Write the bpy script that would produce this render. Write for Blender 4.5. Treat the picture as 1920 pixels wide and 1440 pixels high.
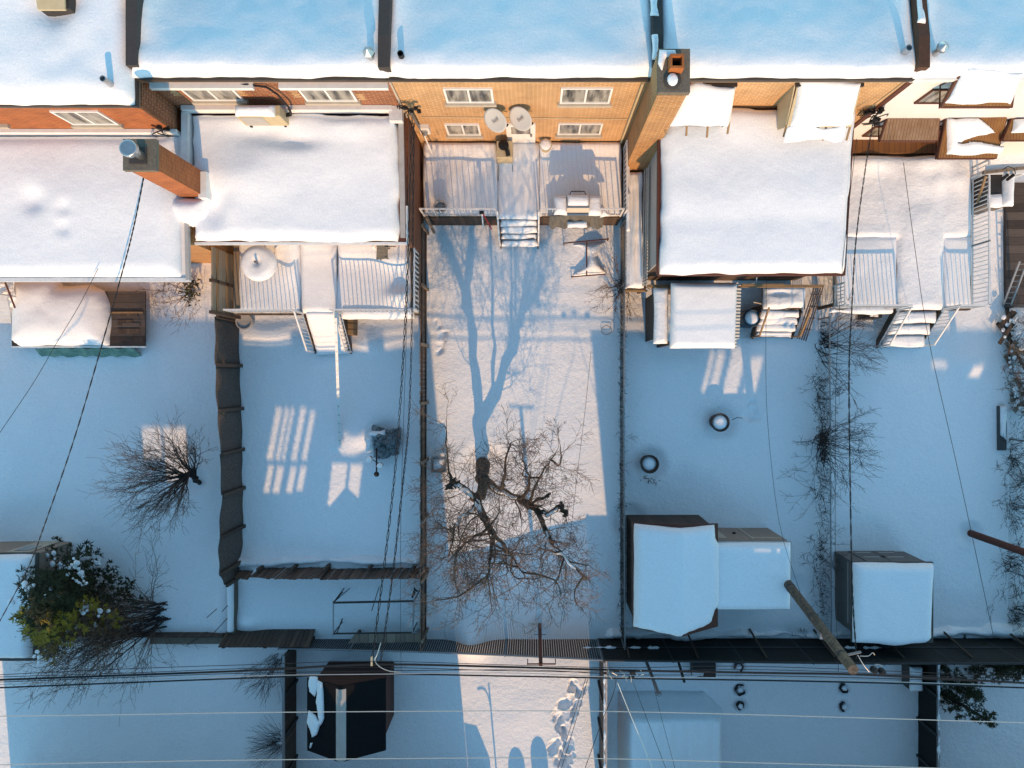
import bpy, math, random
import numpy as np
from mathutils import Vector

# ------------------------------------------------------------------ camera, sky, sun, exposure
scene = bpy.context.scene
for o in list(bpy.data.objects):
    bpy.data.objects.remove(o)
F, H, NX, NY = 1331.0, 24.0, 1000.0, 710.0      # focal length in photo pixels, drone height, nadir point

cam = bpy.data.cameras.new("camera")
cam.sensor_width = 36.0
cam.lens = 36.0 * F / 1920.0
cam.shift_x = (960 - NX) / 1920.0
cam.shift_y = (NY - 720) / 1920.0
cam.clip_end = 2000
camo = bpy.data.objects.new("camera", cam)
scene.collection.objects.link(camo)
camo.location = (0, 0, H)
scene.camera = camo

SUN_EL, SUN_AZ = math.radians(24.0), math.radians(5.0)   # from the south, a little east
TAN = math.tan(SUN_EL)
sun_vec = Vector((math.sin(SUN_AZ) * math.cos(SUN_EL), -math.cos(SUN_AZ) * math.cos(SUN_EL), math.sin(SUN_EL)))
world = bpy.data.worlds.new("World")
scene.world = world
world.use_nodes = True
wn = world.node_tree
bg = wn.nodes["Background"]
sky = wn.nodes.new("ShaderNodeTexSky")
sky.sky_type = 'NISHITA'
sky.sun_disc = False
sky.sun_elevation = SUN_EL
sky.sun_rotation = math.pi - SUN_AZ
sky.air_density = 1.0
sky.dust_density = 0.0
sky.ozone_density = 2.2
tint = wn.nodes.new("ShaderNodeMix"); tint.data_type = 'RGBA'; tint.blend_type = 'MULTIPLY'; tint.inputs[0].default_value = 1.0
tint.inputs[7].default_value = (1.03, 1.32, 1.13, 1)      # the photograph's cool, slightly green white balance
wn.links.new(sky.outputs[0], tint.inputs[6])
wn.links.new(tint.outputs[2], bg.inputs[0])
bg.inputs[1].default_value = 0.15

sl = bpy.data.lights.new("sun", 'SUN')
sl.energy = 2.65
sl.angle = math.radians(0.5)
sl.color = (1.0, 0.60, 0.28)
so = bpy.data.objects.new("sun", sl)
scene.collection.objects.link(so)
so.rotation_euler = sun_vec.to_track_quat('Z', 'Y').to_euler()
so.location = (0, -40, 40)

scene.view_settings.view_transform = 'Standard'
scene.view_settings.look = 'None'
scene.view_settings.exposure = 0.76
scene.view_settings.gamma = 1.0
scene.cycles.caustics_reflective = False
scene.cycles.caustics_refractive = False
scene.cycles.max_bounces = 6
scene.cycles.transparent_max_bounces = 12

# ------------------------------------------------------------------ helpers
RNG = random.Random(7)
coll = scene.collection

def P(px, py, z=0.0):
    s = (H - z) / F
    return Vector(((px - NX) * s, (NY - py) * s, z))

def W(px, py, Y):
    d = Y * F / (NY - py)
    return (px - NX) * d / F, H - d

def _hash(ix, iy, seed):
    n = (ix * 374761393 + iy * 668265263 + seed * 982451653) & 0x7fffffff
    n = ((n ^ (n >> 13)) * 1274126177) & 0x7fffffff
    return ((n ^ (n >> 16)) & 0xffff) / 65535.0

def vnoise(x, y, scale, seed=0):
    x = np.asarray(x, float) / scale + 1000.0
    y = np.asarray(y, float) / scale + 1000.0
    ix = np.floor(x).astype(np.int64); iy = np.floor(y).astype(np.int64)
    fx = x - ix; fy = y - iy
    fx = fx * fx * (3 - 2 * fx); fy = fy * fy * (3 - 2 * fy)
    a = _hash(ix, iy, seed); b = _hash(ix + 1, iy, seed)
    c = _hash(ix, iy + 1, seed); d = _hash(ix + 1, iy + 1, seed)
    return (a * (1 - fx) + b * fx) * (1 - fy) + (c * (1 - fx) + d * fx) * fy - 0.5

def fbm(x, y, scale, seed=0, oct=3):
    t = 0; a = 1.0
    for k in range(oct):
        t = t + a * vnoise(x, y, scale / 2 ** k, seed + k * 17)
        a *= 0.5
    return t

def wloc(o):
    v = Vector((0, 0, 0))
    while o is not None:
        v = v + o.location
        o = o.parent
    return v

def thing(name, label, cat, loc=(0, 0, 0), group=None):
    o = bpy.data.objects.new(name, None)
    o.empty_display_size = 0.2
    coll.objects.link(o)
    o.location = loc
    o["label"] = label; o["category"] = cat
    if group: o["group"] = group
    return o

def tag(o, label, cat, group=None):
    o["label"] = label; o["category"] = cat
    if group: o["group"] = group
    return o

class MB:
    def __init__(self):
        self.v = []; self.f = []
    def add(self, vs, fs):
        n = len(self.v)
        self.v.extend([tuple(v) for v in vs])
        self.f.extend([tuple(i + n for i in f) for f in fs])
        return self
    def box(self, x0, x1, y0, y1, z0, z1):
        x0, x1 = min(x0, x1), max(x0, x1); y0, y1 = min(y0, y1), max(y0, y1)
        vs = [(x0, y0, z0), (x1, y0, z0), (x1, y1, z0), (x0, y1, z0), (x0, y0, z1), (x1, y0, z1), (x1, y1, z1), (x0, y1, z1)]
        return self.add(vs, [(3, 2, 1, 0), (4, 5, 6, 7), (0, 1, 5, 4), (1, 2, 6, 5), (2, 3, 7, 6), (3, 0, 4, 7)])
    def beam(self, a, b, w, h, up=(0, 0, 1)):
        a = Vector(a); b = Vector(b); d = (b - a).normalized(); u = Vector(up)
        s = d.cross(u)
        if s.length < 1e-4: s = d.cross(Vector((1, 0, 0)))
        s.normalize(); u = s.cross(d).normalized()
        vs = []
        for p in (a, b):
            for i, j in ((-1, -1), (1, -1), (1, 1), (-1, 1)):
                vs.append(p + s * (i * w / 2) + u * (j * h / 2))
        return self.add(vs, [(3, 2, 1, 0), (4, 5, 6, 7), (0, 1, 5, 4), (1, 2, 6, 5), (2, 3, 7, 6), (3, 0, 4, 7)])
    def tube(self, pts, r, n=6, cap=True):
        pts = [Vector(p) for p in pts]
        m = len(pts)
        if not hasattr(r, '__len__'): r = [r] * m
        vs = []; fs = []
        ref = None
        for i, p in enumerate(pts):
            d = (pts[min(i + 1, m - 1)] - pts[max(i - 1, 0)])
            if d.length < 1e-9: d = Vector((0, 0, 1))
            d.normalize()
            if ref is None:
                ref = d.orthogonal().normalized()
            s = ref - d * ref.dot(d)
            if s.length < 1e-5: s = d.orthogonal()
            s.normalize(); ref = s
            t = d.cross(s)
            for k in range(n):
                a = 2 * math.pi * k / n
                vs.append(p + (s * math.cos(a) + t * math.sin(a)) * r[i])
        for i in range(m - 1):
            for k in range(n):
                k2 = (k + 1) % n
                fs.append((i * n + k, i * n + k2, (i + 1) * n + k2, (i + 1) * n + k))
        if cap:
            fs.append(tuple(range(n - 1, -1, -1)))
            fs.append(tuple((m - 1) * n + k for k in range(n)))
        return self.add(vs, fs)
    def cyl(self, x, y, z0, z1, r0, r1=None, n=20):
        if r1 is None: r1 = r0
        return self.tube([(x, y, z0), (x, y, z1)], [r0, r1], n)
    def lathe(self, x, y, prof, n=20, cap=True):
        vs = []; fs = []
        for r, z in prof:
            for k in range(n):
                a = 2 * math.pi * k / n
                vs.append((x + r * math.cos(a), y + r * math.sin(a), z))
        for i in range(len(prof) - 1):
            for k in range(n):
                k2 = (k + 1) % n
                fs.append((i * n + k, i * n + k2, (i + 1) * n + k2, (i + 1) * n + k))
        if cap:
            fs.append(tuple(range(n - 1, -1, -1)))
            fs.append(tuple((len(prof) - 1) * n + k for k in range(n)))
        return self.add(vs, fs)
    def prism(self, poly, z0, z1):
        n = len(poly)
        vs = [(p[0], p[1], z0) for p in poly] + [(p[0], p[1], z1) for p in poly]
        fs = [tuple(range(n - 1, -1, -1)), tuple(range(n, 2 * n))]
        for i in range(n):
            j = (i + 1) % n
            fs.append((i, j, n + j, n + i))
        return self.add(vs, fs)
    def slab(self, quad, t):
        """four top corners, thickness t downwards"""
        vs = [Vector(q) for q in quad] + [Vector(q) - Vector((0, 0, t)) for q in quad]
        return self.add(vs, [(0, 1, 2, 3), (7, 6, 5, 4), (0, 4, 5, 1), (1, 5, 6, 2), (2, 6, 7, 3), (3, 7, 4, 0)])
    def build(self, name, mat, parent=None, smooth=False, bevel=0.0, loc=None, fixn=True):
        me = bpy.data.meshes.new(name)
        off = wloc(parent) if parent is not None else Vector(loc or (0, 0, 0))
        co = np.array(self.v, float).reshape(-1, 3)
        uvsrc = co
        me.from_pydata((co - np.array(off)).tolist(), [], self.f)
        if fixn:
            import bmesh
            bm = bmesh.new(); bm.from_mesh(me)
            bmesh.ops.recalc_face_normals(bm, faces=bm.faces)
            bm.to_mesh(me); bm.free()
        me.update()
        uv = me.uv_layers.new(name="UVMap")
        nl = len(me.loops)
        if nl:
            lv = np.empty(nl, np.int64); me.loops.foreach_get("vertex_index", lv)
            npoly = len(me.polygons)
            nrm = np.empty(npoly * 3); me.polygons.foreach_get("normal", nrm); nrm = nrm.reshape(-1, 3)
            tot = np.empty(npoly, np.int64); me.polygons.foreach_get("loop_total", tot)
            ln = np.repeat(np.abs(nrm), tot, axis=0)
            c = uvsrc[lv]
            top = ln[:, 2] > 0.75
            yy = (~top) & (ln[:, 1] >= ln[:, 0])
            u = np.where(top | yy, c[:, 0], c[:, 1])
            w = np.where(top, c[:, 1], c[:, 2])
            uv.data.foreach_set("uv", np.stack([u, w], 1).ravel())
        if smooth:
            me.polygons.foreach_set("use_smooth", [True] * len(me.polygons))
        if mat: me.materials.append(mat)
        o = bpy.data.objects.new(name, me)
        coll.objects.link(o)
        if parent is not None: o.parent = parent
        else: o.location = off
        if bevel:
            b = o.modifiers.new("bevel", 'BEVEL'); b.width = bevel; b.segments = 2; b.limit_method = 'ANGLE'
        return o

def wobble(poly, amp, seed, step=0.12):
    out = []
    n = len(poly)
    for i in range(n):
        a = Vector(poly[i][:2]); b = Vector(poly[(i + 1) % n][:2])
        L = (b - a).length; m = max(1, int(L / step)); d = (b - a)
        nn = Vector((-d.y, d.x)).normalized()
        for k in range(m):
            p = a + d * (k / m)
            q = float(fbm(p.x, p.y, 0.7, seed)) * amp * 1.6
            out.append((p.x + nn.x * q, p.y + nn.y * q))
    return out

def sdist(X, Y, poly):
    """inside mask, distance, nearest boundary point"""
    px = np.array([p[0] for p in poly]); py = np.array([p[1] for p in poly])
    qx = np.roll(px, -1); qy = np.roll(py, -1)
    best = np.full(X.shape, 1e18); bx = np.zeros(X.shape); by = np.zeros(X.shape)
    ins = np.zeros(X.shape, bool)
    for i in range(len(px)):
        dx = qx[i] - px[i]; dy = qy[i] - py[i]
        L = dx * dx + dy * dy
        if L < 1e-12: continue
        t = np.clip(((X - px[i]) * dx + (Y - py[i]) * dy) / L, 0, 1)
        cx = px[i] + t * dx; cy = py[i] + t * dy
        d = (X - cx) ** 2 + (Y - cy) ** 2
        m = d < best
        best[m] = d[m]; bx[m] = cx[m]; by[m] = cy[m]
        if dy != 0:
            c = ((py[i] > Y) != (qy[i] > Y)) & (X < dx * (Y - py[i]) / dy + px[i])
            ins ^= c
    return ins, np.sqrt(best), bx, by

def snow(name, poly, zf, thick, mat, parent=None, res=0.1, edge=0.3, wob=0.04, seed=1, amp=0.02, extra=None, loc=None, ledge=0.0, nscale=0.8):
    """a blanket of snow on a polygon: rounded rim, uneven surface. zf(x,y) is the surface it lies on"""
    pl = wobble(poly, wob, seed) if wob else [tuple(p[:2]) for p in poly]
    xs = [p[0] for p in pl]; ys = [p[1] for p in pl]
    nx = max(3, int((max(xs) - min(xs)) / res) + 2); ny = max(3, int((max(ys) - min(ys)) / res) + 2)
    gx = np.linspace(min(xs) - res * .5, max(xs) + res * .5, nx); gy = np.linspace(min(ys) - res * .5, max(ys) + res * .5, ny)
    X, Y = np.meshgrid(gx, gy)
    ins, d, bx, by = sdist(X, Y, pl)
    cell = ins[:-1, :-1] | ins[1:, :-1] | ins[:-1, 1:] | ins[1:, 1:]
    Xs = np.where(ins, X, bx); Ys = np.where(ins, Y, by); D = np.where(ins, d, 0)
    t = np.clip(D / edge, 0, 1)
    prof = np.sqrt(np.clip(1 - (1 - t) ** 2, 0, 1))
    Z = zf(Xs, Ys) + thick * (ledge + (1 - ledge) * prof) + amp * t * fbm(Xs, Ys, nscale, seed + 5, 4)
    if extra is not None: Z = Z + extra(Xs, Ys) * t
    idx = -np.ones(X.shape, np.int64)
    used = np.zeros(X.shape, bool)
    used[:-1, :-1] |= cell; used[1:, :-1] |= cell; used[:-1, 1:] |= cell; used[1:, 1:] |= cell
    idx[used] = np.arange(used.sum())
    V = np.stack([Xs[used], Ys[used], Z[used]], 1)
    j, i = np.nonzero(cell)
    Fq = np.stack([idx[j, i], idx[j, i + 1], idx[j + 1, i + 1], idx[j + 1, i]], 1).tolist()
    # skirt down to the surface under it
    cnt = {}
    for q in Fq:
        for a in range(4):
            e = (q[a], q[(a + 1) % 4])
            if (e[1], e[0]) in cnt: del cnt[(e[1], e[0])]
            else: cnt[e] = 1
    V = V.tolist()
    low = {}
    for (a, b) in cnt:
        for k in (a, b):
            if k not in low:
                x, y, z = V[k]
                low[k] = len(V); V.append([x, y, float(zf(np.array(x), np.array(y))) - 0.01])
        Fq.append([b, a, low[a], low[b]])
    m = MB(); m.v = [tuple(v) for v in V]; m.f = [tuple(f) for f in Fq]
    o = m.build(name, mat, parent, smooth=True, loc=loc, fixn=False)
    return o

def flat(z):
    return lambda x, y: np.zeros_like(np.asarray(x, float)) + z

def rect(x0, x1, y0, y1):
    return [(x0, y0), (x1, y0), (x1, y1), (x0, y1)]

# ------------------------------------------------------------------ materials
def mat(name, col, rough=0.8, metal=0.0, noise=None, bump=None, spec=0.3):
    """noise=(scale, amount, col2)  bump=(scale, strength, distance)"""
    m = bpy.data.materials.new(name); m.use_nodes = True
    nt = m.node_tree; b = nt.nodes["Principled BSDF"]
    b.inputs["Base Color"].default_value = (*col, 1)
    b.inputs["Roughness"].default_value = rough
    b.inputs["Metallic"].default_value = metal
    b.inputs["Specular IOR Level"].default_value = spec
    tc = nt.nodes.new("ShaderNodeTexCoord")
    if noise:
        n = nt.nodes.new("ShaderNodeTexNoise"); n.inputs["Scale"].default_value = noise[0]; n.inputs["Detail"].default_value = 6
        n.inputs["Roughness"].default_value = 0.65
        nt.links.new(tc.outputs["Object"], n.inputs["Vector"])
        r = nt.nodes.new("ShaderNodeMapRange"); r.inputs[1].default_value = 0.5 - noise[1] / 2; r.inputs[2].default_value = 0.5 + noise[1] / 2
        nt.links.new(n.outputs["Fac"], r.inputs[0])
        mx = nt.nodes.new("ShaderNodeMix"); mx.data_type = 'RGBA'
        mx.inputs[6].default_value = (*col, 1); mx.inputs[7].default_value = (*noise[2], 1)
        nt.links.new(r.outputs[0], mx.inputs[0])
        nt.links.new(mx.outputs[2], b.inputs["Base Color"])
    if bump:
        n = nt.nodes.new("ShaderNodeTexNoise"); n.inputs["Scale"].default_value = bump[0]; n.inputs["Detail"].default_value = 5
        nt.links.new(tc.outputs["Object"], n.inputs["Vector"])
        bp = nt.nodes.new("ShaderNodeBump"); bp.inputs["Strength"].default_value = bump[1]; bp.inputs["Distance"].default_value = bump[2]
        nt.links.new(n.outputs["Fac"], bp.inputs["Height"]); nt.links.new(bp.outputs[0], b.inputs["Normal"])
    return m

def snow_mat(name, col=(0.86, 0.87, 0.9), b1=(14, 0.5, 0.03), b2=(22, 0.5, 0.02), ribs=None):
    m = bpy.data.materials.new(name); m.use_nodes = True
    nt = m.node_tree; b = nt.nodes["Principled BSDF"]
    b.inputs["Roughness"].default_value = 0.75
    b.inputs["Specular IOR Level"].default_value = 0.2
    geo = nt.nodes.new("ShaderNodeNewGeometry")
    gr = nt.nodes.new("ShaderNodeTexNoise"); gr.inputs["Scale"].default_value = 26; gr.inputs["Detail"].default_value = 3; gr.inputs["Roughness"].default_value = 0.7
    nt.links.new(geo.outputs["Position"], gr.inputs["Vector"])
    gm = nt.nodes.new("ShaderNodeMapRange"); gm.inputs[1].default_value = 0.32; gm.inputs[2].default_value = 0.68
    nt.links.new(gr.outputs["Fac"], gm.inputs[0])
    gx = nt.nodes.new("ShaderNodeMix"); gx.data_type = 'RGBA'
    gx.inputs[6].default_value = (col[0] * 0.91, col[1] * 0.91, col[2] * 0.92, 1); gx.inputs[7].default_value = (min(1, col[0] * 1.06), min(1, col[1] * 1.06), min(1, col[2] * 1.05), 1)
    nt.links.new(gm.outputs[0], gx.inputs[0]); nt.links.new(gx.outputs[2], b.inputs["Base Color"])
    prev = None
    for sc, st, di in (b1, b2):
        n = nt.nodes.new("ShaderNodeTexNoise"); n.inputs["Scale"].default_value = sc; n.inputs["Detail"].default_value = 4
        nt.links.new(geo.outputs["Position"], n.inputs["Vector"])
        bp = nt.nodes.new("ShaderNodeBump"); bp.inputs["Strength"].default_value = st; bp.inputs["Distance"].default_value = di
        nt.links.new(n.outputs["Fac"], bp.inputs["Height"])
        if prev: nt.links.new(prev, bp.inputs["Normal"])
        prev = bp.outputs[0]
    if ribs:   # the gaps between the deck boards draw narrow slots in the thin snow
        pitch, tilt = ribs
        sx = nt.nodes.new("ShaderNodeSeparateXYZ"); nt.links.new(geo.outputs["Position"], sx.inputs[0])
        def math_(op, a, bb=None):
            q = nt.nodes.new("ShaderNodeMath"); q.operation = op
            for i, val in enumerate((a, bb)):
                if val is None: continue
                if isinstance(val, (int, float)): q.inputs[i].default_value = val
                else: nt.links.new(val, q.inputs[i])
            return q.outputs[0]
        n = nt.nodes.new("ShaderNodeTexNoise"); n.inputs["Scale"].default_value = 1.2
        nt.links.new(geo.outputs["Position"], n.inputs["Vector"])
        u = math_('ADD', sx.outputs[0], math_('MULTIPLY', sx.outputs[1], tilt))
        u = math_('ADD', u, math_('MULTIPLY', n.outputs["Fac"], 0.03))
        fr = math_('FRACT', math_('DIVIDE', u, pitch))
        dist = math_('ABSOLUTE', math_('SUBTRACT', fr, 0.5))
        line = nt.nodes.new("ShaderNodeMapRange"); line.inputs[1].default_value = 0.03; line.inputs[2].default_value = 0.10
        line.interpolation_type = 'SMOOTHSTEP'
        nt.links.new(dist, line.inputs[0])
        mask = nt.nodes.new("ShaderNodeMapRange"); mask.inputs[1].default_value = 0.40; mask.inputs[2].default_value = 0.60
        n3 = nt.nodes.new("ShaderNodeTexNoise"); n3.inputs["Scale"].default_value = 0.9; n3.inputs["Detail"].default_value = 3
        nt.links.new(geo.outputs["Position"], n3.inputs["Vector"]); nt.links.new(n3.outputs["Fac"], mask.inputs[0])
        fac = math_('MAXIMUM', line.outputs[0], math_('MULTIPLY', mask.outputs[0], 0.9))
        bp = nt.nodes.new("ShaderNodeBump"); bp.inputs["Strength"].default_value = 0.32; bp.inputs["Distance"].default_value = 0.02
        nt.links.new(fac, bp.inputs["Height"]); nt.links.new(prev, bp.inputs["Normal"]); prev = bp.outputs[0]
        mx = nt.nodes.new("ShaderNodeMix"); mx.data_type = 'RGBA'
        mx.inputs[6].default_value = (0.77, 0.745, 0.735, 1); nt.links.new(gx.outputs[2], mx.inputs[7])
        nt.links.new(fac, mx.inputs[0]); nt.links.new(mx.outputs[2], b.inputs["Base Color"])
    nt.links.new(prev, b.inputs["Normal"])
    return m

def brick_mat(name, c1, c2, mortar, bw=0.23, rh=0.077, ms=0.011, stain=0.35):
    m = bpy.data.materials.new(name); m.use_nodes = True
    nt = m.node_tree; b = nt.nodes["Principled BSDF"]
    b.inputs["Roughness"].default_value = 0.9
    uv = nt.nodes.new("ShaderNodeUVMap")
    t = nt.nodes.new("ShaderNodeTexBrick")
    t.inputs["Color1"].default_value = (*c1, 1); t.inputs["Color2"].default_value = (*c2, 1); t.inputs["Mortar"].default_value = (*mortar, 1)
    t.inputs["Scale"].default_value = 1.0; t.inputs["Brick Width"].default_value = bw; t.inputs["Row Height"].default_value = rh
    t.inputs["Mortar Size"].default_value = ms; t.inputs["Mortar Smooth"].default_value = 0.2; t.inputs["Bias"].default_value = -0.1
    nt.links.new(uv.outputs[0], t.inputs["Vector"])
    tc = nt.nodes.new("ShaderNodeTexCoord")
    n = nt.nodes.new("ShaderNodeTexNoise"); n.inputs["Scale"].default_value = 1.3; n.inputs["Detail"].default_value = 8; n.inputs["Roughness"].default_value = 0.7
    nt.links.new(tc.outputs["Object"], n.inputs["Vector"])
    r = nt.nodes.new("ShaderNodeMapRange"); r.inputs[1].default_value = 0.3; r.inputs[2].default_value = 0.7; r.inputs[3].default_value = 1 - stain; r.inputs[4].default_value = 1.12
    nt.links.new(n.outputs["Fac"], r.inputs[0])
    mx = nt.nodes.new("ShaderNodeMix"); mx.data_type = 'RGBA'; mx.blend_type = 'MULTIPLY'; mx.inputs[0].default_value = 1
    nt.links.new(t.outputs["Color"], mx.inputs[6]); nt.links.new(r.outputs[0], mx.inputs[7])
    nt.links.new(mx.outputs[2], b.inputs["Base Color"])
    bp = nt.nodes.new("ShaderNodeBump"); bp.inputs["Strength"].default_value = 0.5; bp.inputs["Distance"].default_value = 0.01; bp.invert = True
    nt.links.new(t.outputs["Fac"], bp.inputs["Height"]); nt.links.new(bp.outputs[0], b.inputs["Normal"])
    return m

def plank_mat(name, c1, c2, width=0.14, axis=0, gap=(0.02, 0.015, 0.01), rough=0.85, gw=0.05):
    """boards side by side along UV axis"""
    m = bpy.data.materials.new(name); m.use_nodes = True
    nt = m.node_tree; b = nt.nodes["Principled BSDF"]; b.inputs["Roughness"].default_value = rough
    uv = nt.nodes.new("ShaderNodeUVMap"); sx = nt.nodes.new("ShaderNodeSeparateXYZ"); nt.links.new(uv.outputs[0], sx.inputs[0])
    d = nt.nodes.new("ShaderNodeMath"); d.operation = 'DIVIDE'; d.inputs[1].default_value = width; nt.links.new(sx.outputs[axis], d.inputs[0])
    fl = nt.nodes.new("ShaderNodeMath"); fl.operation = 'FLOOR'; nt.links.new(d.outputs[0], fl.inputs[0])
    fr = nt.nodes.new("ShaderNodeMath"); fr.operation = 'FRACT'; nt.links.new(d.outputs[0], fr.inputs[0])
    wn_ = nt.nodes.new("ShaderNodeTexWhiteNoise"); wn_.noise_dimensions = '1D'; nt.links.new(fl.outputs[0], wn_.inputs["W"])
    mp = nt.nodes.new("ShaderNodeMapping"); mp.inputs["Scale"].default_value = (30, 3, 1) if axis == 0 else (3, 30, 1)
    nt.links.new(uv.outputs[0], mp.inputs[0])
    n = nt.nodes.new("ShaderNodeTexNoise"); n.inputs["Scale"].default_value = 1.0; n.inputs["Detail"].default_value = 6; nt.links.new(mp.outputs[0], n.inputs["Vector"])
    ad = nt.nodes.new("ShaderNodeMath"); ad.operation = 'ADD'; nt.links.new(wn_.outputs["Value"], ad.inputs[0]); nt.links.new(n.outputs["Fac"], ad.inputs[1])
    hf = nt.nodes.new("ShaderNodeMath"); hf.operation = 'MULTIPLY_ADD'; hf.inputs[1].default_value = 0.8; hf.inputs[2].default_value = -0.3; nt.links.new(ad.outputs[0], hf.inputs[0])
    mx = nt.nodes.new("ShaderNodeMix"); mx.data_type = 'RGBA'; mx.inputs[6].default_value = (*c1, 1); mx.inputs[7].default_value = (*c2, 1); nt.links.new(hf.outputs[0], mx.inputs[0])
    lt = nt.nodes.new("ShaderNodeMath"); lt.operation = 'LESS_THAN'; lt.inputs[1].default_value = gw; nt.links.new(fr.outputs[0], lt.inputs[0])
    m2 = nt.nodes.new("ShaderNodeMix"); m2.data_type = 'RGBA'; m2.inputs[7].default_value = (*gap, 1)
    nt.links.new(lt.outputs[0], m2.inputs[0]); nt.links.new(mx.outputs[2], m2.inputs[6]); nt.links.new(m2.outputs[2], b.inputs["Base Color"])
    return m

def corr_mat(name, c1, c2, pitch=0.09, axis=0, dirt=(0.2, 0.1, 0.05)):
    m = mat(name, c1, 0.6, noise=(3, 0.5, c2))
    nt = m.node_tree; b = nt.nodes["Principled BSDF"]
    uv = nt.nodes.new("ShaderNodeUVMap"); sx = nt.nodes.new("ShaderNodeSeparateXYZ"); nt.links.new(uv.outputs[0], sx.inputs[0])
    d = nt.nodes.new("ShaderNodeMath"); d.operation = 'MULTIPLY'; d.inputs[1].default_value = 2 * math.pi / pitch; nt.links.new(sx.outputs[axis], d.inputs[0])
    s = nt.nodes.new("ShaderNodeMath"); s.operation = 'SINE'; nt.links.new(d.outputs[0], s.inputs[0])
    bp = nt.nodes.new("ShaderNodeBump"); bp.inputs["Strength"].default_value = 1.0; bp.inputs["Distance"].default_value = 0.02
    nt.links.new(s.outputs[0], bp.inputs["Height"]); nt.links.new(bp.outputs[0], b.inputs["Normal"])
    return m

def mesh_mat(name, col, pitch=0.06, cover=0.3, metal=0.0, rough=0.6, slats=False):
    """woven wire: see-through between the strands"""
    m = bpy.data.materials.new(name); m.use_nodes = True
    nt = m.node_tree; b = nt.nodes["Principled BSDF"]
    b.inputs["Base Color"].default_value = (*col, 1); b.inputs["Roughness"].default_value = rough; b.inputs["Metallic"].default_value = metal
    uv = nt.nodes.new("ShaderNodeUVMap"); sx = nt.nodes.new("ShaderNodeSeparateXYZ"); nt.links.new(uv.outputs[0], sx.inputs[0])
    outs = []
    for op in ('ADD', 'SUBTRACT'):
        a = nt.nodes.new("ShaderNodeMath"); a.operation = op; nt.links.new(sx.outputs[0], a.inputs[0])
        if not slats: nt.links.new(sx.outputs[1], a.inputs[1])
        else: a.inputs[1].default_value = 0.0
        d = nt.nodes.new("ShaderNodeMath"); d.operation = 'DIVIDE'; d.inputs[1].default_value = pitch; nt.links.new(a.outputs[0], d.inputs[0])
        f = nt.nodes.new("ShaderNodeMath"); f.operation = 'FRACT'; nt.links.new(d.outputs[0], f.inputs[0])
        l = nt.nodes.new("ShaderNodeMath"); l.operation = 'LESS_THAN'; l.inputs[1].default_value = cover; nt.links.new(f.outputs[0], l.inputs[0])
        outs.append(l.outputs[0])
    mx = nt.nodes.new("ShaderNodeMath"); mx.operation = 'MAXIMUM'; nt.links.new(outs[0], mx.inputs[0]); nt.links.new(outs[1], mx.inputs[1])
    nt.links.new(mx.outputs[0], b.inputs["Alpha"])
    return m

M = {}
M['snow'] = snow_mat('snow', b1=(7, 0.5, 0.04), b2=(22, 0.7, 0.02))
M['snow_roof'] = snow_mat('snow_roof', b1=(11, 0.3, 0.03), b2=(38, 0.4, 0.012))
M['snow_smooth'] = snow_mat('snow_smooth', b1=(5, 0.28, 0.04), b2=(24, 0.35, 0.014))
M['snow_ribs'] = snow_mat('snow_ribs', b1=(10, 0.3, 0.02), ribs=(0.145, 0.06))
M['snow_ribs2'] = snow_mat('snow_ribs2', b1=(10, 0.3, 0.02), ribs=(0.15, 0.09))
M['brick_red'] = brick_mat('brick_red', (0.42, 0.105, 0.02), (0.31, 0.068, 0.014), (0.36, 0.18, 0.085))
M['brick_brown'] = brick_mat('brick_brown', (0.30, 0.095, 0.035), (0.19, 0.05, 0.02), (0.5, 0.31, 0.19), ms=0.009)
M['brick_yellow'] = brick_mat('brick_yellow', (0.50, 0.27, 0.095), (0.42, 0.215, 0.07), (0.66, 0.46, 0.30), ms=0.013, stain=0.3)
M['brick_orange'] = brick_mat('brick_orange', (0.42, 0.19, 0.05), (0.32, 0.13, 0.035), (0.5, 0.36, 0.22), stain=0.25)
M['stucco'] = mat('stucco', (0.78, 0.74, 0.72), 0.9, noise=(2, 0.5, (0.7, 0.66, 0.64)), bump=(80, 0.2, 0.004))
M['brown_trim'] = mat('brown_trim', (0.11, 0.035, 0.02), 0.6, noise=(6, 0.5, (0.08, 0.03, 0.02)))
M['siding_red'] = plank_mat('siding_red', (0.13, 0.045, 0.022), (0.21, 0.08, 0.035), 0.18, 1)
M['siding_brown'] = plank_mat('siding_brown', (0.19, 0.08, 0.022), (0.14, 0.055, 0.018), 0.17, 0, gw=0.07)
M['white'] = mat('white_paint', (0.8, 0.79, 0.78), 0.45, noise=(5, 0.4, (0.7, 0.69, 0.67)))
M['white_metal'] = mat('white_metal', (0.75, 0.75, 0.76), 0.35, noise=(8, 0.4, (0.62, 0.6, 0.58)))
M['sill'] = mat('sill_stone', (0.5, 0.45, 0.38), 0.9, noise=(6, 0.6, (0.38, 0.32, 0.25)))
M['flashing'] = mat('dark_flashing', (0.03, 0.026, 0.025), 0.5, noise=(4, 0.5, (0.06, 0.045, 0.035)))
M['cornice'] = mat('cornice', (0.26, 0.2, 0.15), 0.7, noise=(3, 0.5, (0.2, 0.15, 0.11)))
M['coping'] = mat('coping', (0.045, 0.04, 0.04), 0.7, noise=(9, 0.6, (0.07, 0.055, 0.05)), bump=(30, 0.3, 0.01))
M['coping_brown'] = mat('coping_brown', (0.11, 0.05, 0.028), 0.7, noise=(9, 0.6, (0.06, 0.03, 0.02)))
M['gutter'] = mat('gutter', (0.45, 0.43, 0.42), 0.4, noise=(5, 0.5, (0.35, 0.33, 0.31)))
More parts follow.
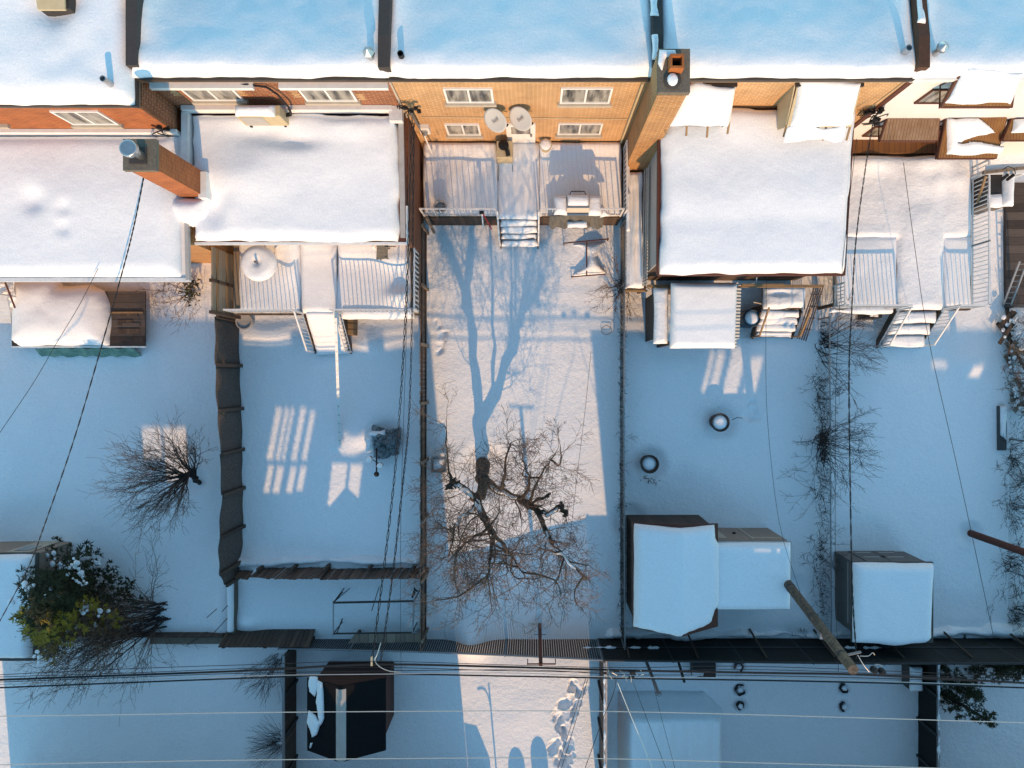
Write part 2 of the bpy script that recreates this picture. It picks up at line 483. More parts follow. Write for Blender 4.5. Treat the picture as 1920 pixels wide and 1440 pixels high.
M['concrete'] = mat('concrete', (0.2, 0.17, 0.13), 0.95, noise=(14, 0.5, (0.10, 0.085, 0.07)), bump=(40, 0.5, 0.01))
M['galv'] = mat('galvanised', (0.55, 0.56, 0.58), 0.35, 0.9, noise=(9, 0.5, (0.4, 0.41, 0.42)))
M['steel'] = mat('grey_steel', (0.25, 0.25, 0.26), 0.45, 0.6)
M['black'] = mat('black_plastic', (0.012, 0.012, 0.013), 0.5)
M['rubber'] = mat('cable_black', (0.015, 0.015, 0.016), 0.6)
M['bright_wire'] = mat('bare_wire', (0.62, 0.56, 0.5), 0.4, 0.5)
M['beige'] = mat('beige_paint', (0.55, 0.46, 0.3), 0.6, noise=(7, 0.5, (0.45, 0.36, 0.22)))
M['dish'] = mat('dish_grey', (0.5, 0.48, 0.46), 0.5)
M['ink'] = mat('lettering_grey', (0.12, 0.1, 0.1), 0.7)
M['terracotta'] = mat('clay', (0.42, 0.14, 0.035), 0.8, noise=(10, 0.5, (0.3, 0.09, 0.03)))
M['soot_and_shade'] = mat('soot_and_shade', (0.006, 0.005, 0.005), 1.0)
M['wood_grey'] = plank_mat('wood_grey', (0.17, 0.13, 0.10), (0.27, 0.215, 0.16), 0.3, 0)
M['wood_grey_y'] = plank_mat('wood_grey_y', (0.26, 0.2, 0.14), (0.36, 0.29, 0.21), 0.3, 1, gw=0.02)
M['wood_dark'] = plank_mat('wood_dark', (0.045, 0.028, 0.02), (0.10, 0.065, 0.045), 0.15, 0)
M['wood_fence'] = plank_mat('wood_fence', (0.075, 0.045, 0.032), (0.19, 0.12, 0.085), 0.12, 0)
M['wood_dark_y'] = plank_mat('wood_dark_y', (0.025, 0.018, 0.016), (0.11, 0.085, 0.075), 0.28, 1)
M['wood_tan'] = mat('wood_tan', (0.33, 0.22, 0.12), 0.85, noise=(12, 0.6, (0.2, 0.12, 0.06)), bump=(30, 0.3, 0.01))
M['pole_wood'] = mat('pole_wood', (0.16, 0.12, 0.09), 0.9, noise=(9, 0.35, (0.05, 0.038, 0.03)), bump=(25, 0.6, 0.02))
M['tarp'] = mat('privacy_cloth', (0.045, 0.035, 0.031), 0.9, noise=(22, 0.4, (0.15, 0.12, 0.105)), bump=(5, 0.6, 0.05))
M['tarp_green'] = mat('green_tarp', (0.02, 0.13, 0.1), 0.5, noise=(5, 0.6, (0.3, 0.38, 0.3)))
M['grey_cover'] = mat('grey_cover', (0.10, 0.095, 0.085), 0.6, noise=(6, 0.5, (0.16, 0.15, 0.13)), bump=(9, 0.9, 0.05))
M['clear_sheet'] = mat('plastic_sheet', (0.09, 0.11, 0.125), 0.25, noise=(6, 0.5, (0.26, 0.31, 0.34)), bump=(8, 1.0, 0.12))
M['rust'] = mat('rust', (0.13, 0.04, 0.025), 0.8, noise=(14, 0.6, (0.07, 0.028, 0.02)))
M['bin_grey'] = mat('bin_grey', (0.05, 0.052, 0.055), 0.6, noise=(4, 0.5, (0.08, 0.08, 0.082)))
M['dark_metal'] = mat('dark_metal', (0.02, 0.02, 0.022), 0.5, noise=(6, 0.5, (0.04, 0.038, 0.036)))
M['black_roof'] = mat('black_shingle', (0.006, 0.0065, 0.008), 0.9, noise=(30, 0.5, (0.014, 0.014, 0.016)), bump=(40, 0.5, 0.01), spec=0.1)
M['shed_brown'] = plank_mat('shed_brown', (0.055, 0.02, 0.014), (0.085, 0.032, 0.022), 0.1, 1)
M['shed_tan'] = mat('shed_tan', (0.32, 0.25, 0.2), 0.8, noise=(5, 0.4, (0.26, 0.2, 0.16)))
M['shed_dark'] = mat('shed_dark', (0.06, 0.052, 0.048), 0.8, noise=(12, 0.5, (0.1, 0.088, 0.08)))
M['shed_grey'] = mat('shed_grey', (0.15, 0.135, 0.125), 0.6, noise=(6, 0.5, (0.11, 0.1, 0.092)))
M['corr_brown'] = corr_mat('corrugated_brown', (0.36, 0.24, 0.16), (0.22, 0.12, 0.06))
M['corr_orange'] = corr_mat('corrugated_orange', (0.36, 0.17, 0.05), (0.22, 0.1, 0.04))
M['corr_white'] = corr_mat('corrugated_clear', (0.6, 0.58, 0.55), (0.5, 0.47, 0.43), 0.1, 1)
M['bark'] = mat('bark', (0.085, 0.066, 0.05), 0.95, noise=(12, 0.5, (0.028, 0.022, 0.017)), bump=(16, 0.9, 0.03))
M['twig'] = mat('twig', (0.21, 0.135, 0.10), 0.8, noise=(1.2, 0.5, (0.06, 0.04, 0.034)))
M['twig_tan'] = mat('twig_tan', (0.2, 0.115, 0.07), 0.8, noise=(2, 0.4, (0.11, 0.065, 0.045)))
M['twig_dark'] = mat('twig_dark', (0.035, 0.026, 0.024), 0.8)
M['needle'] = mat('needle', (0.014, 0.018, 0.008), 0.8, noise=(2, 0.5, (0.045, 0.042, 0.013)))
M['needle_gold'] = mat('needle_gold', (0.34, 0.23, 0.018), 0.8, noise=(4, 0.5, (0.15, 0.11, 0.015)))
M['link_dark'] = mesh_mat('wire_mesh_dark', (0.02, 0.02, 0.02), 0.06, 0.11)
M['link_dense'] = mesh_mat('wire_mesh_dense', (0.012, 0.013, 0.012), 0.055, 0.55)
M['link_slat'] = mesh_mat('wire_mesh_slats', (0.018, 0.016, 0.015), 0.075, 0.91, slats=True)
M['slat_green'] = mat('dark_green_slats', (0.004, 0.005, 0.0045), 0.75, noise=(9, 0.4, (0.016, 0.017, 0.015)))
M['red_plastic'] = mat('red_plastic', (0.45, 0.02, 0.02), 0.4)
M['barrel'] = mat('barrel_blue', (0.02, 0.045, 0.07), 0.5)
M['pot_dark'] = mat('pot_dark', (0.05, 0.035, 0.03), 0.7, noise=(8, 0.5, (0.09, 0.055, 0.04)))

def glass_mat():
    m = bpy.data.materials.new('window_glass'); m.use_nodes = True
    nt = m.node_tree; b = nt.nodes["Principled BSDF"]
    b.inputs["Roughness"].default_value = 0.08; b.inputs["Specular IOR Level"].default_value = 0.6
    uv = nt.nodes.new("ShaderNodeUVMap"); mp = nt.nodes.new("ShaderNodeMapping"); mp.inputs["Scale"].default_value = (6, 1.0, 1)
    nt.links.new(uv.outputs[0], mp.inputs[0])
    oi = nt.nodes.new("ShaderNodeObjectInfo"); cb = nt.nodes.new("ShaderNodeCombineXYZ"); sc_ = nt.nodes.new("ShaderNodeMath"); sc_.operation = 'MULTIPLY'; sc_.inputs[1].default_value = 60
    nt.links.new(oi.outputs["Random"], sc_.inputs[0]); nt.links.new(sc_.outputs[0], cb.inputs[0]); nt.links.new(sc_.outputs[0], cb.inputs[1]); nt.links.new(cb.outputs[0], mp.inputs["Location"])
    n = nt.nodes.new("ShaderNodeTexNoise"); n.inputs["Scale"].default_value = 1.0; n.inputs["Detail"].default_value = 4
    nt.links.new(mp.outputs[0], n.inputs["Vector"])
    cr = nt.nodes.new("ShaderNodeValToRGB")
    cr.color_ramp.elements[0].position = 0.35; cr.color_ramp.elements[0].color = (0.05, 0.048, 0.042, 1)
    cr.color_ramp.elements[1].position = 0.6; cr.color_ramp.elements[1].color = (0.34, 0.32, 0.28, 1)
    nt.links.new(n.outputs["Fac"], cr.inputs[0]); nt.links.new(cr.outputs[0], b.inputs["Base Color"])
    return m
M['glass'] = glass_mat()
# ------------------------------------------------------------------ ground: one snow sheet to the horizon
PITS = []     # x, y, radius_x, radius_y, depth, rotation
def pit(px, py, rx, ry, d, rot=0.0):
    p = P(px, py); PITS.append((p.x, p.y, rx, ry, d, rot))
for (px, py) in [(823, 612), (828, 628), (832, 636), (826, 645), (829, 655), (822, 662), (833, 625), (818, 604)]:
    pit(px, py, 0.11, 0.07, 0.09, RNG.uniform(0, 3))
rp = random.Random(5)
for k in range(30):      # trodden trail from the fence corner down to the bottom edge
    u = k / 29
    px = 1074 - 26 * u + 7 * math.sin(u * 9); py = 1284 + 165 * u
    pit(px + rp.uniform(-9, 9), py + rp.uniform(-3, 3), rp.uniform(.07, .13), rp.uniform(.10, .2), rp.uniform(.08, .2), rp.uniform(-.5, .5))
    if rp.random() < .45: pit(px + rp.uniform(-30, 26), py + rp.uniform(-4, 4), rp.uniform(.05, .09), rp.uniform(.09, .14), rp.uniform(.07, .14), rp.uniform(-.7, .7))
for (px, py, a, bb) in ((1056, 1320, .2, .16), (1050, 1345, .24, .18), (1038, 1402, .14, .26), (1070, 1400, .12, .24), (1054, 1428, .26, .2)):
    pit(px, py, a, bb, .16, rp.uniform(-.5, .5))
for (px, py) in [(1408, 755), (1410, 765), (1412, 772), (1400, 782), (1415, 786), (1408, 778)]:
    pit(px, py, 0.2, 0.08, 0.09, rp.uniform(-.4, .4))
for (px, py, r, d) in [(1350, 792, 0.5, 0.12), (1218, 870, 0.5, 0.14), (1407, 597, 0.62, 0.16), (910, 880, 0.75, 0.12), (372, 902, 0.35, 0.08), (714, 830, 0.75, 0.12),
                       (1485, 1100, .4, .1), (1820, 1000, .35, .12), (1012, 1172, .3, .1), (1270, 975, 1.5, .12), (1180, 975, .5, .1), (630, 850, .15, .06), (1610, 1030, 1.0, .06), (60, 1005, 1.2, .12),
                       (1388, 1293, .22, .1), (1388, 1322, .22, .1), (1583, 1290, .22, .1), (1583, 1325, .22, .1), (1385, 1250, .22, .1)]:
    pit(px, py, r, r, d)
MOUNDS = [(P(540, 1055), 2.3, .35, 0.14), (P(480, 1055), .5, .4, .15), (P(885, 1195), .55, .55, .55), (P(470, 1165), .4, .3, .2), (P(785, 1172), .28, .28, .22), (P(690, 645), .7, .4, .12), (P(500, 625), .9, .35, .1),
          (P(1820, 680), .6, .5, .12), (P(1240, 690), 1.0, .5, .05), (P(680, 820), .5, .4, .12), (P(415, 1160), .3, 1.0, .1), (P(1700, 640), .9, .35, .12)]

def ground_z(X, Y):
    Z = 0.07 * fbm(X, Y, 3.2, 3, 3) + 0.016 * fbm(X, Y, 0.55, 8, 2)
    for (x, y, rx, ry, d, rot) in PITS:
        m = (np.abs(X - x) < 2.2 * max(rx, ry)) & (np.abs(Y - y) < 2.2 * max(rx, ry))
        if not np.any(m): continue
        dx = X[m] - x; dy = Y[m] - y
        dx = dx + .09 * vnoise(X[m], Y[m], .11, 71) * (max(rx, ry) < .3); dy = dy + .09 * vnoise(X[m], Y[m], .11, 72) * (max(rx, ry) < .3)
        u = (dx * math.cos(rot) + dy * math.sin(rot)) / rx; w = (-dx * math.sin(rot) + dy * math.cos(rot)) / ry
        q = u * u + w * w
        Z[m] = Z[m] - d * np.exp(-q * q * 0.9) + d * 0.10 * np.exp(-((np.sqrt(q) - 1.35) / 0.3) ** 2)
    for (c, rx, ry, h) in MOUNDS:
        Z = Z + h * np.exp(-(((X - c.x) / rx) ** 2 + ((Y - c.y) / ry) ** 2))
    # windrow along the lane fence and the scoop under the big tree
    Z = Z + 0.06 * np.exp(-((Y + 8.2) / 0.4) ** 2) * (X < 16) * (X > -10)
    return Z

def axis(lo, hi, step, far):
    a = list(np.arange(lo, hi + step / 2, step))
    s = step
    while a[-1] < far:
        s *= 1.35; a.append(a[-1] + s)
    s = step
    b = []
    x = lo
    while x > -far:
        s *= 1.35; x -= s; b.append(x)
    return np.array(b[::-1] + a)

def make_ground():
    gx = axis(-19.5, 17.5, 0.075, 900.0); gy = axis(-13.6, 7.6, 0.075, 900.0)
    fine = lambda g, lo, hi: np.unique(np.round(np.concatenate([g[(g < lo) | (g > hi)], np.arange(lo, hi, .036)]), 4))
    gx = fine(gx, .3, 1.9); gy = fine(gy, -13.6, -9.6)        # finer where the snow is trodden
    X, Y = np.meshgrid(gx, gy)
    Z = ground_z(X, Y)
    nx, ny = len(gx), len(gy)
    V = np.stack([X.ravel(), Y.ravel(), Z.ravel()], 1)
    i, j = np.meshgrid(np.arange(nx - 1), np.arange(ny - 1))
    a = (j * nx + i).ravel()
    Fq = np.stack([a, a + 1, a + nx + 1, a + nx], 1)
    me = bpy.data.meshes.new("ground")
    me.vertices.add(len(V)); me.vertices.foreach_set("co", V.ravel())
    me.loops.add(Fq.size); me.loops.foreach_set("vertex_index", Fq.ravel().astype(np.int32))
    me.polygons.add(len(Fq)); me.polygons.foreach_set("loop_start", np.arange(0, Fq.size, 4, dtype=np.int32))
    me.update(calc_edges=True)
    me.polygons.foreach_set("use_smooth", [True] * len(me.polygons))
    me.materials.append(M['snow'])
    o = bpy.data.objects.new("snowy_ground", me); coll.objects.link(o)
    o["kind"] = "structure"; o["label"] = "snow covered ground of the back yards"
    return o
make_ground()

# ------------------------------------------------------------------ the row of houses
YW = 7.54
def window(parent, x0, x1, z0, z1, Y, mull=1, sill=True, name="window", fw=0.055, rail=False, frame_mat='white'):
    f = MB()
    f.box(x0, x0 + fw, Y - .05, Y + .02, z0, z1).box(x1 - fw, x1, Y - .05, Y + .02, z0, z1)
    f.box(x0 + fw, x1 - fw, Y - .05, Y + .02, z0, z0 + fw).box(x0 + fw, x1 - fw, Y - .05, Y + .02, z1 - fw, z1)
    for k in range(mull):
        xm = x0 + (x1 - x0) * (k + 1) / (mull + 1)
        f.box(xm - .025, xm + .025, Y - .045, Y + .02, z0 + fw, z1 - fw)
    w = f.build(name, M[frame_mat], parent)
    MB().box(x0 + fw, x1 - fw, Y - .02, Y - .005, z0 + fw, z1 - fw).build("pane", M['glass'], w)
    if sill:
        MB().box(x0 - .06, x1 + .06, Y - .11, Y - .001, z0 - .13, z0 - .003).build("sill", M['sill'], w)
    return w

def wwin(parent, x0, y0, x1, y1, Y, **k):
    """window from photo pixels on the wall plane Y; x of the top edge"""
    xa, za = W(x0, y0, Y); xb, _ = W(x1, y0, Y); _, zb = W(x0, y1, Y)
    return window(parent, xa, xb, zb, za, Y, **k)

PX = [-9.90, -3.645, 2.90, 9.48]
ZR = 6.35
def main_house(label, x0, x1, wallmat, slope, seed, Y=YW, roofcol='snow_roof', front_extra=0.0):
    h = thing("brick_house" if 'brick' in label else "stucco_house", label, "house", ((x0 + x1) / 2, Y, 0))
    def body(xa, xb, y0, zb, zt):
        vs = [(x, y, z) for x in (xa, xb) for y, z in ((y0, zb), (17.4, -0.3 if zb < 0 else zb - 2.6), (17.4, zt - 4.0), (Y + .3, zt), (y0, zt))]
        return MB().add(vs, [(0, 1, 2, 3, 4), (9, 8, 7, 6, 5)] + [(i, (i + 1) % 5, 5 + (i + 1) % 5, 5 + i) for i in range(5)])
    body(x0 + .002, x1 - .002, Y, -0.3, ZR - .28).build("wall", M[wallmat], h)
    body(x0 + .004, x1 - .004, Y - .06, ZR - .275, ZR - .12).build("cornice", M['cornice' if wallmat != 'stucco' else 'white'], h)
    body(x0 + .006, x1 - .006, Y - .11, ZR - .118, ZR).build("roof", M['flashing' if wallmat != 'stucco' else 'white'], h)
    return h

def party(h, x0, x1, y0, matk):
    """dividing wall that steps down with the falling roof"""
    m = MB(); ya = YW + .5; ze = ZR + .42 - .15 * (17.4 - ya - .3)
    vs = [(x, y, z) for x in (x0, x1) for y, z in ((y0, ZR - .3), (17.4, ze - 3.2), (17.4, ze), (ya + .3, ZR + .42), (y0, ZR + .42))]
    m.add(vs, [(0, 1, 2, 3, 4), (9, 8, 7, 6, 5)] + [(i, (i + 1) % 5, 5 + (i + 1) % 5, 5 + i) for i in range(5)])
    return m.build("party_wall", M[matk], h)
def roof_snow(h, x0, x1, Y, slope, seed, thick=0.27, amp=0.05, wob=.05, front=0.04):
    def zf(x, y):
        d = np.clip(np.asarray(y, float) - (Y + .22), 0, 99)
        return ZR + 0.004 - slope * (np.sqrt(d * d + .12) - .3464)
    def ex(x, y):      # the wind banks the snow against the dividing walls
        dx = np.minimum(np.abs(x - x0 - .18), np.abs(x - x1 + .18)); rise = np.clip((slope - .15) * (y - Y - .7), 0, 9)
        return .05 * fbm(x, y, 1.6, seed + 60, 3) + (.04 + rise) * np.exp(-(np.clip(dx - .1, 0, 9) / .34) ** 1.3)
    snow("roof_snow", rect(x0, x1, Y - .10 + front, 17.3), zf, thick, M['snow_roof'], h, res=0.1, edge=.22, wob=wob, seed=seed, amp=amp, extra=ex)

# ---- house A: orange brick, leftmost, stands a little forward
YA = 6.89
hA = thing("brick_house", "orange brick house at the top left corner, standing forward of the row", "house", (-14, YA, 0))
XA = -9.915
MB().box(-24, XA, YA, 17.5, -.3, 6.07).build("wall", M['brick_red'], hA)
MB().box(-24, XA - .003, YA - .06, 17.45, 6.075, 6.23).build("cornice", M['cornice'], hA)
MB().box(-24, XA + .05, YA - .11, 17.4, 6.232, 6.35).build("roof", M['flashing'], hA)
MB().box(XA - .02, XA + .012, YA + .02, 7.5, 4.3, 6.06).build("side_wall", M['brick_brown'], hA)
snow("roof_snow", rect(-23.9, XA - .02, YA - .08, 17.3), flat(6.354), .34, M['snow_roof'], hA, res=.13, edge=.5, wob=.04, seed=21, amp=.06,
     extra=lambda x, y: 0.05 * fbm(x, y, 1.1, 91, 3) - .18 * np.exp(-(((x - P(95, 8, 6.6).x) / .5) ** 2 + ((y - P(95, 22, 6.6).y) / .4) ** 2)))
m = MB(); m.box(XA + .0, XA + .27, 7.62, 17.4, 6.36, 6.74)
m.build("party_wall", M['coping'], hA)
wwin(hA, 92, 206, 183, 231, YA, mull=1)
for px in (80, 205):
    x, z = W(px, 192, YA); MB().box(x - .02, x + .42, YA - .012, YA - .002, z - .14, z).build("lintel", M['sill'], hA)
x, z = W(0, 232, YA); MB().box(x - .6, x + .2, YA - .1, YA - .002, z - .12, z).build("sill", M['sill'], hA)
# low rear wing with its own flat roof
zA = 4.05
MB().box(-24, -9.84, 3.9, YA - .003, -.3, zA - .2).build("rear_wing", M['brick_orange'], hA)
m = MB(); m.slab([(-24, 2.84, zA - .12), (-9.76, 2.84, zA - .12), (-9.76, YA - .004, zA + .1), (-24, YA - .004, zA + .1)], .18)
m.build("rear_roof", M['white'], hA)
zfA = lambda x, y: zA - .12 + (np.asarray(y, float) - 2.84) * .22 / 4.05 + .004
def exA(x, y):
    s = 0
    for px, py, r, d in ((68, 378, .3, .14), (125, 392, .18, .08), (122, 428, .18, .08), (30, 400, .7, .04), (330, 395, .5, -.08)):
        c = P(px, py, 4.2); s = s - d * np.exp(-((x - c.x) ** 2 + (y - c.y) ** 2) / r ** 2)
    return s + .04 * fbm(x, y, 2.2, 14, 2) + .06 * np.exp(-((y - 5.2) / 1.0) ** 2)
snow("rear_roof_snow", rect(-23.9, -9.92, 2.86, YA - .12), zfA, .26, M['snow_smooth'], hA, res=.1, edge=.4, wob=.015, seed=33, amp=.02, extra=exA)
MB().box(-24, -9.84, YA - .11, YA - .012, zA + .12, zA + .40).build("roof_flashing", M['white'], hA)
m = MB(); m.beam((-9.74, 2.78, zA - .1), (-9.74, 4.95, zA + .0), .1, .13).build("gutter", M['gutter'], hA)
MB().beam((-24, 2.79, zA - .13), (-9.70, 2.79, zA - .13), .1, .12).build("gutter", M['white_metal'], hA)
# chimney A
ch = MB()
x0, x1, y0, y1 = -9.86, -9.16, 5.08, 5.74
ch.box(x0, x1, y0, y1, 3.5, 6.72)
c = ch.build("chimney", M['brick_red'], hA)
MB().box(x0 - .05, x1 + .05, y0 - .05, y1 + .05, 6.723, 6.86).build("chimney_cap", M['concrete'], c)
MB().box(x0 + .12, x1 - .16, y0 + .1, y1 - .16, 6.862, 6.90).build("mortar_bed", M['coping'], c)
fl = MB(); cx, cy = P(265, 292, 6.9).x, P(265, 292, 6.9).y
fl.tube([(cx, cy, 6.88), (cx, cy, 7.32)], .1, 16)
fl.build("flue_pipe", M['galv'], c, smooth=True)
MB().lathe(cx, cy, [(.17, 7.3), (.2, 7.36), (.2, 7.48), (.19, 7.49), (.16, 7.5)], 24).build("rain_cap", M['galv'], c)
MB().box(x1 - .06, x1 + .16, y0 - .1, y0 + .62, zA + .1, zA + .42).build("chimney_flashing", M['white'], c)

# ---- house B: dark red brick with pale blocks at its windows
hB = main_house("dark red brick house between the orange house and the yellow house", XA + .02, PX[1], 'brick_brown', .12, 3)
roof_snow(hB, XA - .02, PX[1] + .05, YW, .405, 41)
wwin(hB, 333, 161, 433, 186, YW, mull=1)
wwin(hB, 556, 163, 656, 187, YW, mull=1)
for (a, b) in ((283, 476), (524, 728)):
    xa, z = W(a, 156, YW); xb, _ = W(b, 156, YW)
    MB().box(max(xa, XA + .06), min(xb, PX[1] - .02), YW - .16, YW - .003, z - .06, z + .08).build("awning_case", M['white'], hB)
for (px, py) in ((545, 175), (668, 180), (318, 172), (442, 172)):
    xa, z = W(px, py, YW)
    for k in range(5):
        MB().box(xa + (k % 2) * .04, xa + .22 - (k % 2) * .03, YW - .006 - .0004 * k, YW - .002, z - .26 + k * .085, z - .19 + k * .085).build("quoin_brick", M['brick_yellow'], hB)
for px in (335, 566):
    xa, z = W(px, 147, YW); MB().box(xa, xa + .48, YW - .012, YW - .002, z - .12, z).build("lintel", M['sill'], hB)
zB = 3.85
MB().box(-9.66, -3.72, 4.5, YW - .003, -.3, zB - .2).build("rear_wing", M['brick_orange'], hB)
MB().box(-3.72, -3.60, 3.99, YW - .005, 1.0, zB - .22).build("wing_side", M['siding_red'], hB)
m = MB(); m.slab([(-9.64, 3.88, zB - .06), (-3.62, 3.88, zB - .06), (-3.62, YW - .004, zB + .20), (-9.64, YW - .004, zB + .20)], .18)
m.build("rear_roof", M['brown_trim'], hB)
zfB = lambda x, y: zB - .056 + (np.asarray(y, float) - 3.88) * .26 / 3.65 + .004
def exB(x, y):
    s = .05 * fbm(x, y, 2.6, 24, 2)
    for px, py, rx, ry, d in ((440, 330, 1.2, .6, .16), (500, 250, 1.0, .32, -.16), (560, 265, .6, .2, -.12), (400, 390, .45, .5, -.18), (425, 395, .35, .4, .1), (600, 300, 1.5, .8, .06), (660, 240, .8, .3, .08)):
        c = P(px, py, 4.2); s = s + d * np.exp(-(((x - c.x) / rx) ** 2 + ((y - c.y) / ry) ** 2))
    return s
cB = [(-9.62, 3.90), (-3.86, 3.90), (-3.80, 4.25), (-3.80, 7.1), (-3.98, 7.40), (-9.56, 7.40)]
snow("rear_roof_snow", cB, zfB, .28, M['snow_smooth'], hB, res=.09, edge=.3, wob=.06, seed=52, amp=.03, extra=exB)
MB().box(-9.7, -3.9, YW - .14, YW - .012, zB + .34, zB + .62).build("roof_flashing", M['white'], hB)
MB().box(-9.74, -9.56, 5.95, YW - .15, zB + .1, zB + .52).build("roof_flashing", M['white'], hB)
MB().box(-3.98, -3.62, YW - .42, YW - .012, zB + .34, zB + .58).build("roof_flashing", M['white_metal'], hB)
MB().beam((-3.70, 4.0, zB - .02), (-3.70, 7.2, zB + .3), .14, .08).build("eave_trim", M['gutter'], hB)
m = MB().beam((-9.64, 3.85, zB - .1), (-3.58, 3.85, zB - .1), .07, .1); m.beam((-3.59, 3.85, zB - .1), (-3.59, 4.9, zB - .0), .05, .1)
m.build("gutter", M['white_metal'], hB)
snow("roof_drift", [(-10.25, 4.75), (-9.95, 4.45), (-9.6, 4.3), (-9.2, 4.5), (-9.05, 5.1), (-9.2, 5.5), (-9.12, 5.08), (-9.9, 5.04), (-10.1, 5.3)], flat(zB + .12), .34, M['snow_smooth'], hB, res=.06, edge=.35, wob=.05, seed=57, amp=.05)
# door and lit window under the wing
xa, z = W(415, 470, 3.98)
MB().box(-7.7, -6.8, 4.42, 4.499, 1.32, 3.25).build("door", M['white'], hB)
window(hB, -9.3, -8.1, 1.9, 2.9, 4.498)

# ---- house C: yellow brick in the middle
hC = main_house("yellow brick house with four white windows and a white back door", PX[1], PX[2], 'brick_yellow', .12, 5)
roof_snow(hC, PX[1] - .05, PX[2] + .2, YW, .405, 43)
party(hC, PX[1] - .13, PX[1] + .15, YW + .02, 'coping')
wwin(hC, 830, 164, 923, 190, YW)
wwin(hC, 1052, 163, 1150, 191, YW)
wwin(hC, 833, 231, 898, 251, YW)
wwin(hC, 1047, 230, 1131, 250, YW)
xa, z1 = W(948, 230, YW); xb, _ = W(1004, 230, YW)
d = MB().box(xa, xb, YW - .06, YW - .002, 1.36, z1).build("door", M['white'], hC)
MB().box(xa + .15, xb - .15, YW - .066, YW - .061, 2.3, z1 - .2).build("door_window", M['glass'], d)
MB().box(xb - .16, xb - .1, YW - .12, YW - .066, 2.2, 2.32).build("handle", M['steel'], d)
m = MB(); m.beam((PX[1] + .02, YW - .03, 1.3), (PX[1] + .02, YW - .03, 6.05), .05, .05)
m.build("corner_trim", M['sill'], hC)
xa, z = W(1214, 180, YW); m = MB(); m.tube([(2.78, YW - .05, 6.0), (2.78, YW - .05, 1.4)], .035, 8); m.build("downpipe", M['beige'], hC)
for (px, py) in ((888, 222),): pass
m = MB(); a = W(790, 218, YW); b = W(1175, 222, YW)
m.tube([(a[0], YW - .02, a[1]), (b[0], YW - .02, b[1])], .012, 5); m.build("wall_cable", M['beige'], hC)

# ---- house D
hD = main_house("tan brick house with a tall chimney and two snow laden hooded awnings", PX[2], PX[3], 'brick_yellow', .12, 7)
roof_snow(hD, PX[2] + .1, PX[3] + .05, YW, .405, 47)
party(hD, PX[2] - .0, PX[2] + .26, YW + .08, 'coping')
sn = wobble(rect(PX[2] - .05, PX[2] + .14, YW + .15, YW + .75), .05, 3)
snow("coping_snow", rect(PX[2] - .02, PX[2] + .12, YW + .2, YW + .8), (lambda x, y: ZR + .425 - .15 * np.clip(np.asarray(y, float) - YW - .8, 0, 99)), .12, M['snow'], hD, res=.05, edge=.12, wob=.05, seed=4)
snow("coping_snow", rect(PX[2] - .06, PX[2] + .16, YW + 1.3, YW + 3.4), (lambda x, y: ZR + .425 - .15 * np.clip(np.asarray(y, float) - YW - .8, 0, 99)), .12, M['snow'], hD, res=.06, edge=.12, wob=.07, seed=8)
cx0, cx1, cy0, cy1 = 2.915, 3.60, 6.66, 7.62
c = MB().box(cx0, cx1, cy0, cy1, .5, 7.38).build("chimney", M['brick_orange'], hD)
MB().box(cx0 - .02, cx1 + .03, cy0 - .03, cy1 + .02, 7.383, 7.56).build("chimney_cap", M['concrete'], c)
q = P(1268, 118, 7.75)
m = MB(); r = .16
m.box(q.x - r, q.x - r + .05, q.y - r, q.y + r, 7.56, 7.86).box(q.x + r - .05, q.x + r, q.y - r, q.y + r, 7.56, 7.86).box(q.x - r + .05, q.x + r - .05, q.y - r, q.y - r + .05, 7.56, 7.86).box(q.x - r + .05, q.x + r - .05, q.y + r - .05, q.y + r, 7.56, 7.86)
m.build("chimney_pot", M['terracotta'], c)
MB().box(q.x - r + .05, q.x + r - .05, q.y - r + .05, q.y + r - .05, 7.565, 7.58).build("flue_hole", M['soot_and_shade'], c)
q = P(1261, 150, 7.6); MB().lathe(q.x, q.y, [(.2, 7.562), (.2, 7.6), (.15, 7.62)], 18).build("capped_flue", M['coping'], c)
snow("cap_snow", [(q.x + .12 * math.cos(a), q.y + .15 * math.sin(a)) for a in np.linspace(0, 6.28, 12)[:-1]], flat(7.62), .07, M['snow'], c, res=.04, edge=.1, wob=.03)
a = P(1250, 108, 7.6); snow("cap_snow", [(a.x - .2, a.y - .12), (a.x - .1, a.y - .3), (a.x - .02, a.y + .02), (a.x + .22, a.y + .1), (a.x + .2, a.y + .18), (a.x - .16, a.y + .2)], flat(7.562), .06, M['snow'], c, res=.04, edge=.08, wob=.03, seed=9)
zD = 4.0
MB().box(3.62, 8.84, 3.32, YW - .003, -.3, zD - .2).build("rear_wing", M['wood_dark'], hD)
MB().box(3.585, 3.617, 3.34, YW - .9, 1.3, zD - .22).build("side_cladding", M['corr_white'], hD)
m = MB(); m.slab([(3.52, 2.92, zD - .06), (8.82, 2.92, zD - .06), (8.98, YW - .004, zD + .20), (3.50, YW - .004, zD + .20)], .16)
m.build("rear_roof", M['brown_trim'], hD)
zfD = lambda x, y: zD - .056 + (np.asarray(y, float) - 2.92) * .26 / 4.62 + .004
def exD(x, y):
    return .05 * fbm(x, y, 2.6, 61, 2) + .03 * np.exp(-((y - 5.1) / .5) ** 2) - .02 * np.exp(-((y - 4.4) / .3) ** 2) + .06 * np.exp(-((y - 7.0) / .5) ** 2)
snow("rear_roof_snow", [(3.56, 2.95), (8.74, 2.95), (8.94, 7.5), (3.56, 7.5)], zfD, .3, M['snow_smooth'], hD, res=.09, edge=.3, wob=.05, seed=62, amp=.022, extra=exD)
m = MB(); m.beam((3.49, 2.95, zD - .02), (3.49, 7.0, zD + .18), .04, .16); m.build("eave_trim", M['brown_trim'], hD)

